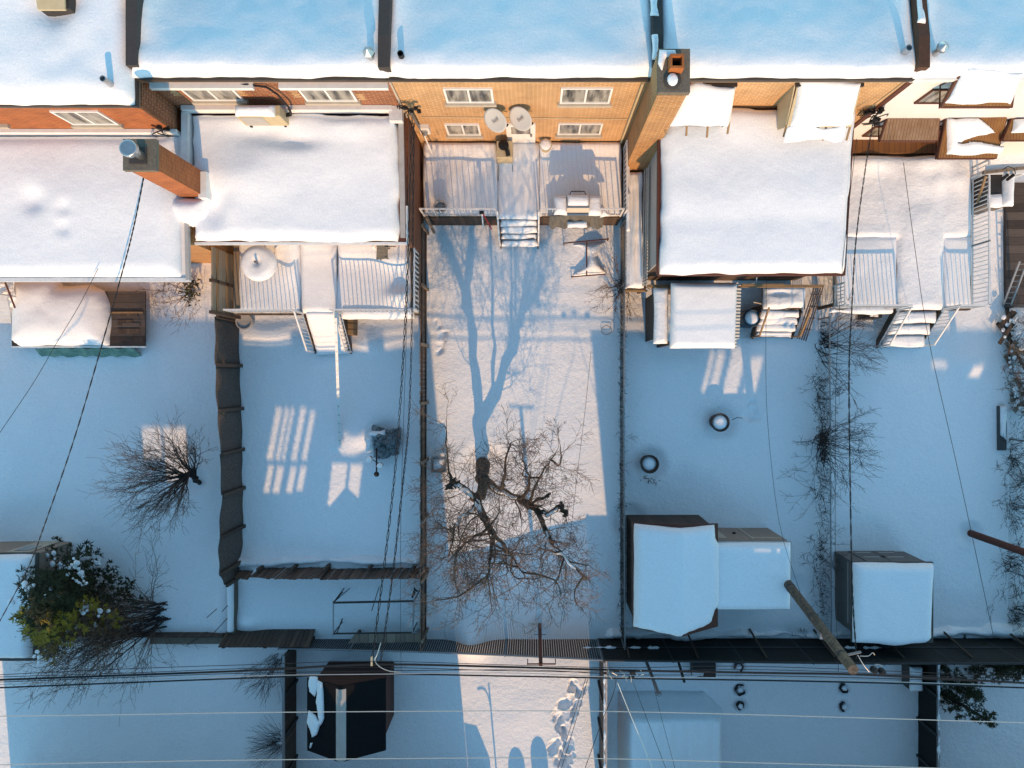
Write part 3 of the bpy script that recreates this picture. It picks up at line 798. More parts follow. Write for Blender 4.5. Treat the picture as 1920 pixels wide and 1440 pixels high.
# ---- house E: white stucco
hE = main_house("white stucco house at the top right with brown trim, brown plank base and corrugated awnings", PX[3], 24, 'stucco', 0, 9)
roof_snow(hE, PX[3] - .05, 23.9, YW, .405, 49)
party(hE, PX[3] - .12, PX[3] + .15, YW + .02, 'coping_brown')
snow("coping_snow", rect(PX[3] - .14, PX[3] + .06, YW + 1.1, YW + 1.9), (lambda x, y: ZR + .425 - .15 * np.clip(np.asarray(y, float) - YW - .8, 0, 99)), .13, M['snow'], hE, res=.06, edge=.14, wob=.08, seed=12)
MB().box(PX[3] + .003, PX[3] + .16, YW - .03, YW - .002, 1.5, 6.06).build("corner_trim", M['brown_trim'], hE)
xa, z1 = W(1640, 271, YW)
MB().box(PX[3] + .17, 14.0, 7.12, YW - .003, 1.0, 1.62).build("base_siding", M['siding_brown'], hE)
xa, z1 = W(1735, 176, YW); xb, _ = W(1860, 176, YW)
w = window(hE, xa, xb, W(1735, 192, YW)[1], z1 + .35, YW, sill=False, frame_mat='brown_trim')
xa, z1 = W(1632, 242, YW); xb, _ = W(1760, 242, YW)
window(hE, xa, xb, W(1632, 254, YW)[1], z1 + .3, YW, sill=False, frame_mat='brown_trim')
xa, z1 = W(1775, 230, YW); xb, _ = W(1845, 230, YW)
MB().box(xa, xb, YW - .05, YW - .004, 1.5, 3.4).build("door", M['brown_trim'], hE)

def corr_awning(house, pts, matk, label_part="awning", seed=1, snow_poly=None, side=True, sides='w'):
    """pts: wall-left, wall-right, outer-right, outer-left (3-D)"""
    a, b, c_, d_ = [Vector(p) for p in pts]
    aw = MB().slab([d_, c_, b, a], .035).build("awning", M[matk], house)
    m = MB()
    for s0, s1 in ((a, d_), (b, c_)):
        m.beam(s0 - Vector((0, 0, .08)), s1 - Vector((0, 0, .08)), .05, .14)
        low = Vector((s1.x, s0.y, s1.z - .12))
        m.beam(low, s1 - Vector((0, 0, .16)), .03, .03)
        m.beam(low, s0 - Vector((0, 0, .16)), .03, .03)
    m.beam(d_ - Vector((0, .0, .06)), c_ - Vector((0, 0, .06)), .04, .1)
    m.build("awning_frame", M['brown_trim'] if matk != 'stucco' else M['white'], aw)
    for k, sp in enumerate(snow_poly or []):
        def zf(x, y, a=a, d_=d_): return d_.z + (np.asarray(y, float) - d_.y) * (a.z - d_.z) / (a.y - d_.y) + .004
        snow("awning_snow", sp, zf, .16, M['snow'], aw, res=.05, edge=.2, wob=.05, seed=seed + k)
    return aw
def wp(px, py, Y): x, z = W(px, py, Y); return Vector((x, Y, z))
def awn(house, wl, wr, orr, ol, Yo, matk, **k):
    """pixels of the four corners; the outer edge hangs at Yo"""
    return corr_awning(house, [wp(*wl, YW - .01), wp(*wr, YW - .01), wp(*orr, Yo), wp(*ol, Yo)], matk, **k)
def q2(px, py, z): p = P(px, py, z); return (p.x, p.y)
awn(hE, (1800, 140), (1905, 144), (1898, 199), (1768, 199), 6.95, 'corr_orange', seed=70, snow_poly=[[q2(1764, 200, 5.8), q2(1890, 199, 5.8), q2(1893, 180, 5.9), q2(1906, 142, 6.2), q2(1796, 139, 6.2)]])
awn(hE, (1665, 222), (1762, 222), (1758, 263), (1652, 263), 6.98, 'corr_brown', seed=71)
awn(hE, (1775, 222), (1888, 220), (1868, 296), (1760, 296), 6.5, 'corr_orange', seed=72,
    snow_poly=[[q2(1762, 298, 2.8), q2(1862, 296, 2.8), q2(1866, 282, 2.8), q2(1812, 271, 3.0), q2(1786, 275, 3.0), q2(1820, 262, 3.1), q2(1862, 253, 3.2), q2(1850, 238, 3.3), q2(1836, 222, 3.5), q2(1776, 221, 3.5)]])
awn(hE, (1898, 222), (1990, 220), (1985, 262), (1882, 262), 6.9, 'corr_orange', seed=73, snow_poly=[[q2(1882, 258, 3.2), q2(1980, 258, 3.2), q2(1988, 232, 3.4), q2(1925, 224, 3.5), q2(1903, 224, 3.5)]])

# hooded awnings heavy with snow above the low roof of house D
def hood(house, xl, xr, ztop, Yout, zout, zbot, sidemat, seed, spoly, hang=True):
    aw = MB().slab([(xl, Yout, zout), (xr, Yout, zout), (xr - .05, YW - .005, ztop), (xl + .05, YW - .005, ztop)], .04).build("hood_awning", M['beige'], house)
    for x in (xl, xr):
        m = MB(); t = .015
        vs = []
        for s in (-t, t):
            vs += [(x + s, YW - .006, ztop - .06), (x + s, Yout + .02, zout - .05), (x + s, Yout + .15, zbot), (x + s, YW - .006, zbot)]
        m.add(vs, [(0, 1, 2, 3), (7, 6, 5, 4), (0, 4, 5, 1), (1, 5, 6, 2), (2, 6, 7, 3), (3, 7, 4, 0)])
        m.build("side_panel", M[sidemat], aw)
    MB().box(xl - .02, xr + .02, YW - .1, YW - .003, ztop - .03, ztop + .05).build("head_trim", M['flashing'], aw)
    m = MB(); n = 9 if hang else 4
    for k in range(n):
        x = xl + (xr - xl) * k / (n - 1)
        m.beam((x, Yout + .04, zout - .04), (x + .06, Yout - .12 - .05 * (k % 3), zout - .42), .05, .03)
    m.build("front_slats", M['wood_tan'], aw)
    window(aw, xl + .25, xr - .25, zbot + .2, ztop - .3, YW - .004, name="window")
    def zf(x, y): return zout + (np.asarray(y, float) - Yout) * (ztop - zout) / (YW - Yout) + .004
    snow("awning_snow", spoly, zf, .24, M['snow_smooth'], aw, res=.06, edge=.3, wob=.05, seed=seed, amp=.04)
    if not hang:
        MB().box(xl + .06, xr - .06, Yout + .2, Yout + .22, zbot, zout - .1).build("painted_inside_shade", M['soot_and_shade'], aw)  # black board paints in the shade under the hood
        return aw
    def zf2(x, y): return zout - .05 - (Yout - np.asarray(y, float)) * 1.2
    snow("hanging_snow", rect(xl + .05, xr - .12, Yout - .26, Yout + .02), zf2, .14, M['snow'], aw, res=.05, edge=.15, wob=.06, seed=seed + 3, amp=.05)
    return aw
z1 = 5.95
hood(hD, P(1252, 190, 5.5).x, P(1372, 190, 5.5).x, 5.9, 6.72, 5.3, 4.55, 'white', 81, [q2(1257, 233, 5.4), q2(1368, 233, 5.4), q2(1378, 165, 5.8), q2(1300, 158, 5.8), q2(1272, 168, 5.8)], hang=False)
hood(hD, P(1482, 190, 5.5).x, P(1604, 190, 5.5).x, 5.9, 6.66, 5.25, 4.55, 'beige', 84, [q2(1484, 236, 5.35), q2(1598, 232, 5.35), q2(1612, 158, 5.8), q2(1496, 152, 5.8)])

# ---- things on the roofs
def vent(label, px, py, ztop, r, kind, base=6.6, dark=False):
    x, y = P(px, py, base).x, P(px, py, base).y
    t = thing("roof_vent", label, "vent pipe", (x, y, base - .2), "vent pipes on the snowy roofs")
    MB().lathe(x, y, [(r, base - .2), (r, ztop), (r * .8, ztop), (r * .8, ztop - .15), (.001, ztop - .15)] if kind == 'open' else [(r, base - .2), (r, ztop)], 18).build("pipe", M['black' if dark else 'galv'], t, smooth=False)
    if kind == 'cone':
        m = MB(); n = 6
        m.lathe(x, y, [(r * 1.75, ztop + .02), (r * 1.75, ztop + .1), (.005, ztop + .26)], n); m.build("rain_cap", M['galv'], t)
    if kind == 'mushroom':
        MB().lathe(x, y, [(r * 1.2, ztop - .02), (r * 1.75, ztop + .03), (r * 1.6, ztop + .1), (.005, ztop + .2)], 24).build("rain_cap", M['galv'], t)
    return t
vent("slim open grey vent pipe on the snowy roof of the orange brick house", 208, 158, 7.0, .075, 'open', 6.66)
vent("grey roof vent with a faceted pointed cap on the roof of the red brown house", 697, 110, 6.86, .085, 'cone', 6.6)
vent("short black pipe end poking from the roof snow of the yellow house", 753, 106, 6.8, .075, 'open', 6.62, True)
vent("short grey pipe end beside the brown party wall on the tan house roof", 1696, 97, 6.84, .08, 'open', 6.62)
vent("tall grey vent with a round mushroom cap on the roof of the white stucco house", 1750, 103, 6.95, .08, 'mushroom', 6.6)
p = P(100, 2, 6.9)
t = thing("roof_hatch", "pale metal roof hatch at the top edge on the orange house roof", "roof hatch", (p.x, p.y, 6.5))
MB().box(p.x - .38, p.x + .38, p.y - .18, p.y + .6, 6.4, 6.9).build("hatch_box", M['flashing'], t)
m = MB(); m.slab([(p.x - .36, p.y - .22, 6.93), (p.x + .3, p.y - .22, 6.93), (p.x + .36, p.y + .6, 7.12), (p.x - .36, p.y + .6, 7.12)], .06); m.build("lid", M['beige'], t)

# heat pump on the low roof of house B
x0, x1 = -7.98, -6.78
t = thing("heat_pump", "white heat pump with a snow cap below the dark red house windows", "heat pump", (x0 + .5, 7.2, 4.2))
MB().box(x0, x1, 7.02, 7.32, 4.28, 5.02).build("casing", M['beige'], t, bevel=.02)
snow("snow_cap", rect(x0 + .02, x1 - .12, 7.0, 7.3), flat(5.025), .16, M['snow'], t, res=.05, edge=.12, wob=.02)
MB().box(x0 + .08, x0 + .7, 7.008, 7.019, 4.36, 4.92).build("fan_grille", M['gutter'], t)
m = MB()
for k in range(3):
    m.tube([(x1 - .02, 7.2 + k * .03, 4.5), (x1 + .14, 7.22 + k * .03, 4.55), (x1 + .2, 7.3, 4.9), (x1 + .12, 7.4, 5.5), (x1 - .05, 7.46, 5.85), (x1 - .5, 7.48, 5.95), (x1 - 1.1, 7.48, 5.9)], .03, 6)
m.build("hose", M['rubber'], t)
for x in (x0 + .1, x1 - .14):
    MB().box(x, x + .06, 7.0, 7.34, 3.95, 4.278).build("foot", M['black'], t)

# satellite dishes, condenser and lamp on the yellow wall
def dish(label, px, py, rot, writing):
    c = P(px, py, 4.32)
    t = thing("satellite_dish", label, "satellite dish", (c.x, YW, 3.6), "satellite dishes on the yellow wall")
    n = Vector((-.28, -.55, .78)).normalized(); n = Vector((rot, -.62, .72)).normalized()
    u = n.orthogonal().normalized(); w = n.cross(u)
    m = MB(); vs = []; fs = []; rings = 6; seg = 28; R = .36
    for side in (0, 1):
        for i in range(rings + 1):
            rr = R * i / rings
            for k in range(seg):
                a = 2 * math.pi * k / seg
                vs.append(c + (u * math.cos(a) * rr * .9 + w * math.sin(a) * rr) + n * (rr * rr * .38 - side * .012))
    o_ = (rings + 1) * seg
    for side in (0, 1):
        for i in range(rings):
            for k in range(seg):
                k2 = (k + 1) % seg; b = side * o_
                fs.append((b + i * seg + k, b + i * seg + k2, b + (i + 1) * seg + k2, b + (i + 1) * seg + k))
    for k in range(seg):
        k2 = (k + 1) % seg
        fs.append((rings * seg + k, rings * seg + k2, o_ + rings * seg + k2, o_ + rings * seg + k))
    m.add(vs, fs); d = m.build("reflector", M['dish'], t, smooth=True)
    m = MB(); m.beam(c - n * .03, Vector((c.x + .12, YW - .02, 3.55)), .05, .05); m.box(c.x + .04, c.x + .2, YW - .05, YW - .002, 3.4, 3.7); m.build("bracket", M['steel'], t)
    e = c + Vector((.3, -.1, -.12))
    m = MB(); m.beam(c + Vector((.1, -.02, -.3)), e, .03, .03); m.build("feed_arm", M['steel'], t)
    m = MB(); m.beam(e - n * .04, e + n * .05, .06, .05); m.build("receiver", M['black'], t)
    # the worn lettering across the reflector
    cu = bpy.data.curves.new("lettering", 'FONT'); cu.body = writing; cu.size = .15; cu.align_x = 'CENTER'; cu.align_y = 'CENTER'
    to = bpy.data.objects.new("lettering", cu); coll.objects.link(to)
    dg = bpy.context.evaluated_depsgraph_get()
    me = bpy.data.meshes.new_from_object(to.evaluated_get(dg)); bpy.data.objects.remove(to)
    o = bpy.data.objects.new("lettering", me); coll.objects.link(o); o.parent = d
    me.materials.clear(); me.materials.append(M['ink'])
    ex = Vector((.8, .45, .2)); ex = (ex - n * ex.dot(n)).normalized(); ey = n.cross(ex)
    from mathutils import Matrix
    mw = Matrix((( ex.x, ey.x, n.x, 0), (ex.y, ey.y, n.y, 0), (ex.z, ey.z, n.z, 0), (0, 0, 0, 1)))
    me.transform(mw); 
    off = c + n * .045 - wloc(d)
    me.transform(Matrix.Translation(off))
    return t
dish("grey satellite dish on the yellow wall just left of the white door", 930, 225, -.42, "bell")
dish("grey satellite dish on the yellow wall in front of the white door", 977, 222, -.42, "bell")

t = thing("air_conditioner", "small beige condenser with a black fan beside the white back door of the yellow house", "air conditioner", (P(945, 275, 2).x, 7.2, 1.35))
x0, x1 = P(931, 275, 2.1).x, P(961, 275, 2.1).x
MB().box(x0, x1, 6.82, 7.34, 1.4, 2.1).build("casing", M['beige'], t, bevel=.02)
m = MB(); xm = (x0 + x1) / 2
m.lathe(xm - .03, 7.2, [(.16, 2.102), (.16, 2.14), (.1, 2.16), (.1, 2.2), (.04, 2.22)], 16); m.build("fan_motor", M['black'], t)
m = MB(); m.tube([(xm, 7.15, 2.18), (xm + .08, 7.0, 2.2), (xm + .12, 6.86, 2.14)], [.08, .06, .07], 10); m.build("hose", M['black'], t)
m = MB()
for x in (x0 + .02, x1 - .02): m.beam((x, 6.78, 1.5), (x, 6.3, 1.42), .02, .02)
m.build("bracket", M['steel'], t)
p = P(1023, 275, 1.7)
t = thing("clay_planter", "small pale clay planter with a snow top against the yellow wall right of the door", "planter", (p.x, p.y, 1.5))
MB().lathe(p.x, p.y, [(.13, 1.45), (.19, 1.85), (.21, 1.9), (.17, 1.9)], 8).build("pot", M['beige'], t)
snow("snow_cap", [(p.x + .18 * math.cos(a), p.y + .18 * math.sin(a)) for a in np.linspace(0, 6.28, 9)[:-1]], flat(1.9), .06, M['snow'], t, res=.05, edge=.1, wob=0)
# ------------------------------------------------------------------ decks, stairs, railings
def railing(parent, a, b, h=.9, step=.13, matk='white_metal', r=.012, name="railing", bottom=.08, rail_w=.045, slope=True):
    a = Vector(a); b = Vector(b); m = MB(); L = (b - a).length; n = max(2, int(L / step))
    up = Vector((0, 0, h))
    m.beam(a + up, b + up, rail_w, .04)
    m.beam(a + Vector((0, 0, bottom)), b + Vector((0, 0, bottom)), .03, .03)
    for k in range(1, n):
        p = a + (b - a) * (k / n)
        m.beam(p + Vector((0, 0, bottom + .01)), p + up - Vector((0, 0, .01)), 2 * r, 2 * r)
    o = m.build(name, M[matk], parent)
    for p in (a, b):
        MB().beam(p - Vector((0, 0, .05)), p + up + Vector((0, 0, .03)), .05, .05).build("post", M[matk], o)
    return o

def deck(label, x0, x1, y0, y1, z, framemat='wood_dark'):
    t = thing("deck", label, "deck", ((x0 + x1) / 2, y0, 0))
    MB().box(x0, x1, y0, y1, z - .05, z).build("deck_boards", M['wood_grey'], t)
    MB().box(x0, x1, y0 - .03, y0 + .02, z - .28, z - .052).build("rim_board", M[framemat], t)
    n = max(2, int((x1 - x0) / 2))
    for k in range(n + 1):
        x = x0 + .08 + (x1 - x0 - .16) * k / n
        MB().box(x - .05, x + .05, y0 + .1, y0 + .2, -.2, z - .053).build("post", M['wood_dark'], t)
    return t

def stairs(label, x0, x1, ytop, ybot, ztop, n, matk, railh=.85, railmat='white_metal', sn=True, rails=True, seed=1, style='fence', smooth_chute=False, flare=0.0):
    """flight going down to the south"""
    t = thing("stairs", label, "stairs", ((x0 + x1) / 2, ybot, 0))
    run = (ytop - ybot) / n
    for k in range(n):
        z = ztop - (ztop) * (k + 1) / (n + 1)
        y1 = ytop - run * k
        s = MB().box(x0, x1, y1 - run - .02, y1, z - .05, z).build("step", M[matk], t)
        if sn and not smooth_chute:
            snow("step_snow", rect(x0 + .0, x1 - .0, y1 - run - .05, y1 + .02), flat(z), .2, M['snow'], s, res=.05, edge=.16, wob=.05, seed=seed + k, amp=.05)
    for x in (x0 - .03, x1 + .03):
        MB().beam((x, ytop, ztop - .12), (x, ybot, .0), .05, .24).build("stringer", M[matk], t)
    if smooth_chute:
        def zf(x, y): return .12 + (ztop - .12) * np.clip((np.asarray(y, float) - ybot) / (ytop - ybot), 0, 1.0)
        snow("stair_snow", rect(x0 + .03, x1 - .03, ybot - .1, ytop + .05), zf, .2, M['snow_smooth'], t, res=.07, edge=.22, wob=.03, seed=seed, amp=.03,
             extra=lambda x, y: .02 * np.sin((y - ybot) * 2 * math.pi / (run * 1.5)))
    if rails:
        for x in (x0 - .04, x1 + .04):
            a = Vector((x, ytop - .02, ztop + .03)); b = Vector((x, ybot - .02, .1))
            if style == 'fence':
                railing(t, a, b, railh, .17, railmat, .011)
            else:
                m = MB(); m.beam(a + Vector((0, 0, railh)), b + Vector((0, 0, railh)), .05, .04); o = m.build("handrail", M[railmat], t)
                MB().beam(b - Vector((0, 0, .2)), b + Vector((0, 0, railh)), .05, .05).build("post", M[railmat], o)
    return t

# ---- deck B (red brown house)
zb = 1.30
bx0, bx1, by0, by1 = -9.60, -3.70, 2.08, 4.49
dB = deck("snow covered wooden deck behind the red brown house with a round snowy table on it", bx0, bx1, by0, by1, zb)
pcx = P(597, 520, 1.4).x
tb = P(486, 494, 2.0)
def exdB(x, y):
    u = (x - pcx - (y - 2.1) * -.02) / .62
    s = .09 * np.exp(-u ** 6) - .05 * np.exp(-((np.abs(u) - 1.08) / .12) ** 2)
    s = s + .24 * np.exp(-((y - 4.3) / .45) ** 2) * (x > -8.2)
    s = s + .14 * np.exp(-(((x - (tb.x + .75)) / .35) ** 2 + ((y - 3.5) / .5) ** 2))
    s = s + .18 * np.exp(-(((x - P(745, 470, 1.5).x) / .55) ** 2 + ((y - 3.75) / .3) ** 2))
    s = s + .28 * np.exp(-(((x - P(752, 560, 1.5).x) / .42) ** 2 + ((y - P(752, 555, 1.5).y) / .25) ** 2))
    return s
snow("deck_snow", rect(bx0 + .2, pcx - .58, by0 + .03, 4.47), flat(zb + .004), .09, M['snow_ribs'], dB, res=.07, edge=.1, wob=.03, seed=91, amp=.03, extra=exdB)
snow("deck_snow", rect(pcx - .57, pcx + .57, by0 + .0, 4.47), flat(zb + .004), .13, M['snow_smooth'], dB, res=.07, edge=.14, wob=.02, seed=92, amp=.03, extra=lambda x, y: exdB(x, y) * .6)
snow("deck_snow", rect(pcx + .58, bx1 - .22, by0 + .03, 4.47), flat(zb + .004), .07, M['snow_ribs'], dB, res=.07, edge=.1, wob=.03, seed=93, amp=.03, extra=exdB)
railing(dB, (bx0 + .1, by0 + .04, zb), (P(564, 590, zb).x, by0 + .04, zb), .9)
railing(dB, (P(634, 592, zb).x, by0 + .04, zb), (bx1 + .02, by0 + .04, zb), .9)
railing(dB, (bx1 + .06, by0 + .06, zb), (bx1 + .06, 4.4, zb), 1.0, .15, r=.016)
xr = P(634, 592, zb).x
snow("rail_snow", rect(xr + .1, bx1 - .1, by0 - .16, by0 + .2), flat(zb - .06), .24, M['snow'], dB, res=.06, edge=.2, wob=.05, seed=95, amp=.06)
stairs("snow filled stairs with white slatted rails in front of the red brown house deck", P(573, 600, 1.2).x, P(640, 600, 1.2).x, by0 + .02, .92, zb, 5, 'wood_dark', seed=96, smooth_chute=True)

# privacy fence of grey planks on the left end of the deck
px_ = -9.70
t = thing("privacy_fence", "weathered grey plank screen at the left end of the round table deck", "fence", (px_, 2.1, 0))
MB().slab([(px_ - .06, 2.02, 2.5), (px_ - .02, 2.02, 2.5), (px_ - .02, 4.0, 2.5), (px_ - .06, 4.0, 2.5)], 1.9).build("boards", M['wood_grey_y'], t)
for y in (2.02, 2.98, ):
    m = MB(); m.box(px_ - .10, px_ + .02, y - .05, y + .05, 0, 2.55); m.build("post", M['wood_dark'], t)
for z in (1.5, 2.2): MB().box(px_ - .018, px_ + .02, 2.05, 3.95, z - .04, z + .04).build("rail", M['wood_tan'], t)

# round table on deck B
t = thing("round_table", "round patio table under a thick disc of snow on the red brown house deck", "table", (tb.x, tb.y, zb))
MB().lathe(tb.x, tb.y, [(.5, 1.98), (.56, 2.0), (.56, 2.04), (.5, 2.05)], 32).build("tabletop", M['white'], t)
MB().tube([(tb.x, tb.y, zb), (tb.x, tb.y, 1.98)], .04, 10).build("pedestal", M['white_metal'], t)
MB().tube([(tb.x, tb.y, 2.05), (tb.x, tb.y, 2.36)], .035, 10).build("parasol_tube", M['steel'], t)
snow("snow_cap", [(tb.x + .55 * math.cos(a), tb.y + .55 * math.sin(a)) for a in np.linspace(0, 2 * math.pi, 40)[:-1]], flat(2.05), .2, M['snow_smooth'], t, res=.05, edge=.2, wob=.015, amp=.03,
     extra=lambda x, y: -.10 * np.exp(-(((x - tb.x) ** 2 + (y - tb.y) ** 2) / .014)) + .0)
# covered chair near the right end
p = P(718, 472, 1.9)
t = thing("folded_chair", "dark folded garden chair half buried in snow on the round table deck", "chair", (p.x, p.y, zb))
MB().slab([(p.x - .2, p.y - .25, 1.95), (p.x + .12, p.y - .2, 1.8), (p.x + .2, p.y + .2, 2.1), (p.x - .12, p.y + .16, 2.2)], .03).build("seat", M['grey_cover'], t)
MB().slab([(p.x + .1, p.y + .1, 2.2), (p.x + .4, p.y + .12, 2.1), (p.x + .42, p.y + .2, 1.8), (p.x + .1, p.y + .2, 1.8)], .03).build("backrest", M['grey_cover'], t)
for dx, dy in ((-.15, -.2), (.1, -.18), (.15, .15), (-.1, .14)):
    MB().beam((p.x + dx, p.y + dy, zb), (p.x + dx * .9, p.y + dy * .9, 1.9), .025, .025).build("leg", M['black'], t)
snow("snow_cap", [(p.x - .34, p.y + .1), (p.x - .2, p.y + .05), (p.x - .16, p.y + .26), (p.x - .32, p.y + .26)], flat(1.95), .1, M['snow'], t, res=.04, edge=.1, wob=.02)
# ladder from railing to the snow, on edge
a = P(629, 596, 2.25); b = P(637, 833, .12)
t = thing("ladder", "aluminium ladder set on edge from the deck rail down to the yard snow", "ladder", (b.x, b.y, 0))
d = (b - a).normalized(); up = Vector((0, 0, 1)); nrm = (up - d * up.dot(d)).normalized()
side = ((a + b) / 2 - Vector((0, 0, H))).normalized(); nrm = -(side - d * side.dot(d)).normalized()
for k, s in enumerate((0, -.34)):
    MB().beam(a + nrm * s, b + nrm * s, .085, .03, up=nrm).build("side_rail", M['white_metal'], t)
m = MB(); L = (b - a).length; n = 14
for k in range(n):
    q = a + d * (L * (k + .5) / n)
    m.tube([q + nrm * .025, q - nrm * .38], .02, 8)
m.build("rungs", M['steel'], t)
p = P(648, 608, .5)
t = thing("wooden_crate", "brown wooden crate tucked beside the stairs of the red brown house deck", "crate", (p.x, p.y, 0))
m = MB()
for k in range(4): m.box(p.x - .02, p.x + .28, p.y - .35 + k * .2, p.y - .18 + k * .2, .0, .62)
m.build("boards", M['wood_tan'], t); MB().box(p.x, p.x + .27, p.y - .34, p.y + .4, .02, .58).build("core", M['wood_dark'], t)
p = P(458, 600, .5)
t = thing("garden_pot", "pale round garden pot under the front rail at the left end of the deck", "pot", (p.x, p.y, 0))
MB().lathe(p.x, p.y - .05, [(.16, 0), (.25, .5), (.28, .55), (.24, .55), (.22, .5), (.001, .5)], 16).build("pot", M['gutter'], t)

# ---- deck C (yellow house)
zc = 1.36
c0, c1, cy0, cy1 = -3.52, 2.82, 5.18, YW - .01
dC = deck("snowy deck of the yellow house crossed by long tree and cable shadows", c0, c1, cy0, cy1, zc)
pth0, pth1 = P(934, 400, zc).x, P(1011, 400, zc).x
def exC(x, y): return .10 * np.exp(-((y - 7.4) / .3) ** 2) + .04 * fbm(x, y, .8, 77, 3)
snow("deck_snow", rect(c0 + .02, pth0 - .01, cy0 + .02, cy1), flat(zc + .004), .09, M['snow_ribs2'], dC, res=.07, edge=.08, wob=.02, seed=101, amp=.03, extra=exC)
snow("deck_snow", rect(pth0, pth1, cy0 - .1, cy1), flat(zc + .004), .10, M['snow_smooth'], dC, res=.07, edge=.1, wob=.015, seed=102, amp=.03, extra=lambda x, y: .08 * np.exp(-((y - 7.2) / .4) ** 2))
snow("deck_snow", rect(pth1 + .01, c1 - .02, cy0 + .02, cy1), flat(zc + .004), .09, M['snow_ribs2'], dC, res=.07, edge=.08, wob=.02, seed=103, amp=.03, extra=exC)
railing(dC, (c0 + .05, cy0 + .02, zc), (pth0 - .04, cy0 + .02, zc), .9, .18, 'white_metal')
railing(dC, (pth1 + .05, cy0 + .02, zc), (c1 - .05, cy0 + .02, zc), .9, .18, 'white_metal')
MB().box(c0, pth0, cy0 - .02, cy0 - .005, .1, zc - .29).build("skirt", M['wood_dark'], dC)
MB().box(pth1, c1, cy0 - .02, cy0 - .005, .1, zc - .29).build("skirt", M['wood_dark'], dC)
stairs("snowed-in centre stairs of the yellow house deck with two thin white handrails", pth0 + .06, pth1 - .06, cy0 - .03, P(970, 458, .3).y, zc, 4, 'wood_dark', railh=.9, style='bar', seed=105)
# side rail with a snow cap
m_x = c1 + .06
railing(dC, (m_x, 5.2, zc), (m_x, 7.3, zc), .85, .15, 'white_metal')

# barbecue under a stiff grey cover
p = P(1083, 385, 2.1)
t = thing("barbecue", "barbecue with snow on its lid and a torn grey cover on the yellow house deck", "barbecue", (p.x, p.y, zc))
MB().box(p.x - .28, p.x + .28, p.y - .28, p.y + .28, zc + .1, 2.15).build("cabinet", M['black'], t)
MB().box(p.x - .72, p.x - .285, p.y - .28, p.y + .26, 2.06, 2.12).build("side_shelf", M['dark_metal'], t)
MB().box(p.x + .285, p.x + .72, p.y - .28, p.y + .26, 2.06, 2.12).build("side_shelf", M['dark_metal'], t)
m = MB(); prof = [(-.28, 2.16), (-.27, 2.3), (-.16, 2.42), (.08, 2.46), (.24, 2.36), (.28, 2.16)]
vs = [(p.x + sx * .34, p.y + y, z) for sx in (-1, 1) for y, z in prof]; n = len(prof)
m.add(vs, [tuple(range(n)), tuple(range(2 * n - 1, n - 1, -1))] + [(i, (i + 1) % n, n + (i + 1) % n, n + i) for i in range(n)])
m.build("lid", M['steel'], t)
m = MB(); m.tube([(p.x - .25, p.y + .3, 2.2), (p.x - .2, p.y + .4, 2.22), (p.x + .2, p.y + .4, 2.22), (p.x + .25, p.y + .3, 2.2)], .015, 6); m.build("handle", M['black'], t)
m = MB(); m.box(p.x - .33, p.x + .33, p.y - .34, p.y - .295, 2.2, 2.26); m.build("lid_trim", M['galv'], t)
for s in (-1, 1):
    x = p.x + s * .5
    snow("shelf_snow", rect(x - .24, x + .22, p.y - .32, p.y + .28), flat(2.124), .18, M['snow'], t, res=.05, edge=.14, wob=.04, seed=110 + s)
snow("lid_snow", rect(p.x - .32, p.x + .32, p.y - .1, p.y + .24), lambda x, y: 2.44 - (np.asarray(y, float) - p.y - .06) ** 2 * 1.5, .09, M['snow'], t, res=.05, edge=.1, wob=.02, seed=113)
m = MB(); rr = random.Random(4); nn = 16; vs = []; fs = []
for k in range(nn + 1):
    x = p.x - .85 + 1.7 * k / nn
    for j in range(4):
        vs.append((x + rr.uniform(-.03, .03), p.y - .30 - .09 * j - .05 * math.sin(k * 1.9) * (j > 0), 2.1 - .18 * j + rr.uniform(-.06, .06) - .25 * abs(k / nn - .5)))
for k in range(nn):
    for j in range(3): fs.append((k * 4 + j, k * 4 + j + 1, k * 4 + j + 5, k * 4 + j + 4))
m.add(vs, fs); o = m.build("cover", M['grey_cover'], t); sd = o.modifiers.new("solid", 'SOLIDIFY'); sd.thickness = .012
snow("cover_snow", rect(p.x - .3, p.x + .3, p.y - .62, p.y - .44), flat(1.82), .08, M['snow'], t, res=.05, edge=.1, wob=.06, seed=117)
snow("cover_snow", [(p.x + .7, p.y - .36), (p.x + 1.05, p.y - .3), (p.x + .95, p.y - .2), (p.x + .72, p.y + .1)], flat(2.0), .12, M['snow'], t, res=.05, edge=.12, wob=.04, seed=118)
p = P(826, 388, 1.7)
t = thing("bucket", "brown bucket standing in the snow at the left front corner of the yellow house deck", "bucket", (p.x, p.y, zc))
MB().lathe(p.x, p.y, [(.14, zc + .02), (.2, 1.78), (.21, 1.8), (.17, 1.8), (.15, 1.6), (.001, 1.6)], 18).build("pail", M['gutter'], t)
m = MB(); m.tube([(p.x + .2 * math.cos(a), p.y - .02, 1.8 + .2 * math.sin(a)) for a in np.linspace(0, math.pi, 9)], .008, 5); m.build("handle", M['steel'], t)
p = P(905, 400, 2.2); q = P(922, 430, 1.2)
t = thing("shovel", "snow brush with a red handle hanging over the front rail of the yellow house deck", "brush", (p.x, p.y, zc))
MB().beam(p, q, .035, .03).build("handle", M['red_plastic'], t)
MB().beam(p + Vector((-.02, 0, .02)), P(906, 425, 1.5), .035, .04).build("brush_head", M['white'], t)
MB().box(p.x - .1, p.x + .04, p.y - .03, p.y + .06, 2.2, 2.28).build("grip", M['black'], t)
p = P(800, 408, 2.0); q = P(814, 436, .4)
t = thing("wooden_prop", "slanting grey wooden brace at the left front corner of the yellow house deck", "brace", (q.x, q.y, 0))
MB().beam(p, q, .07, .07).build("beam", M['wood_grey'], t)

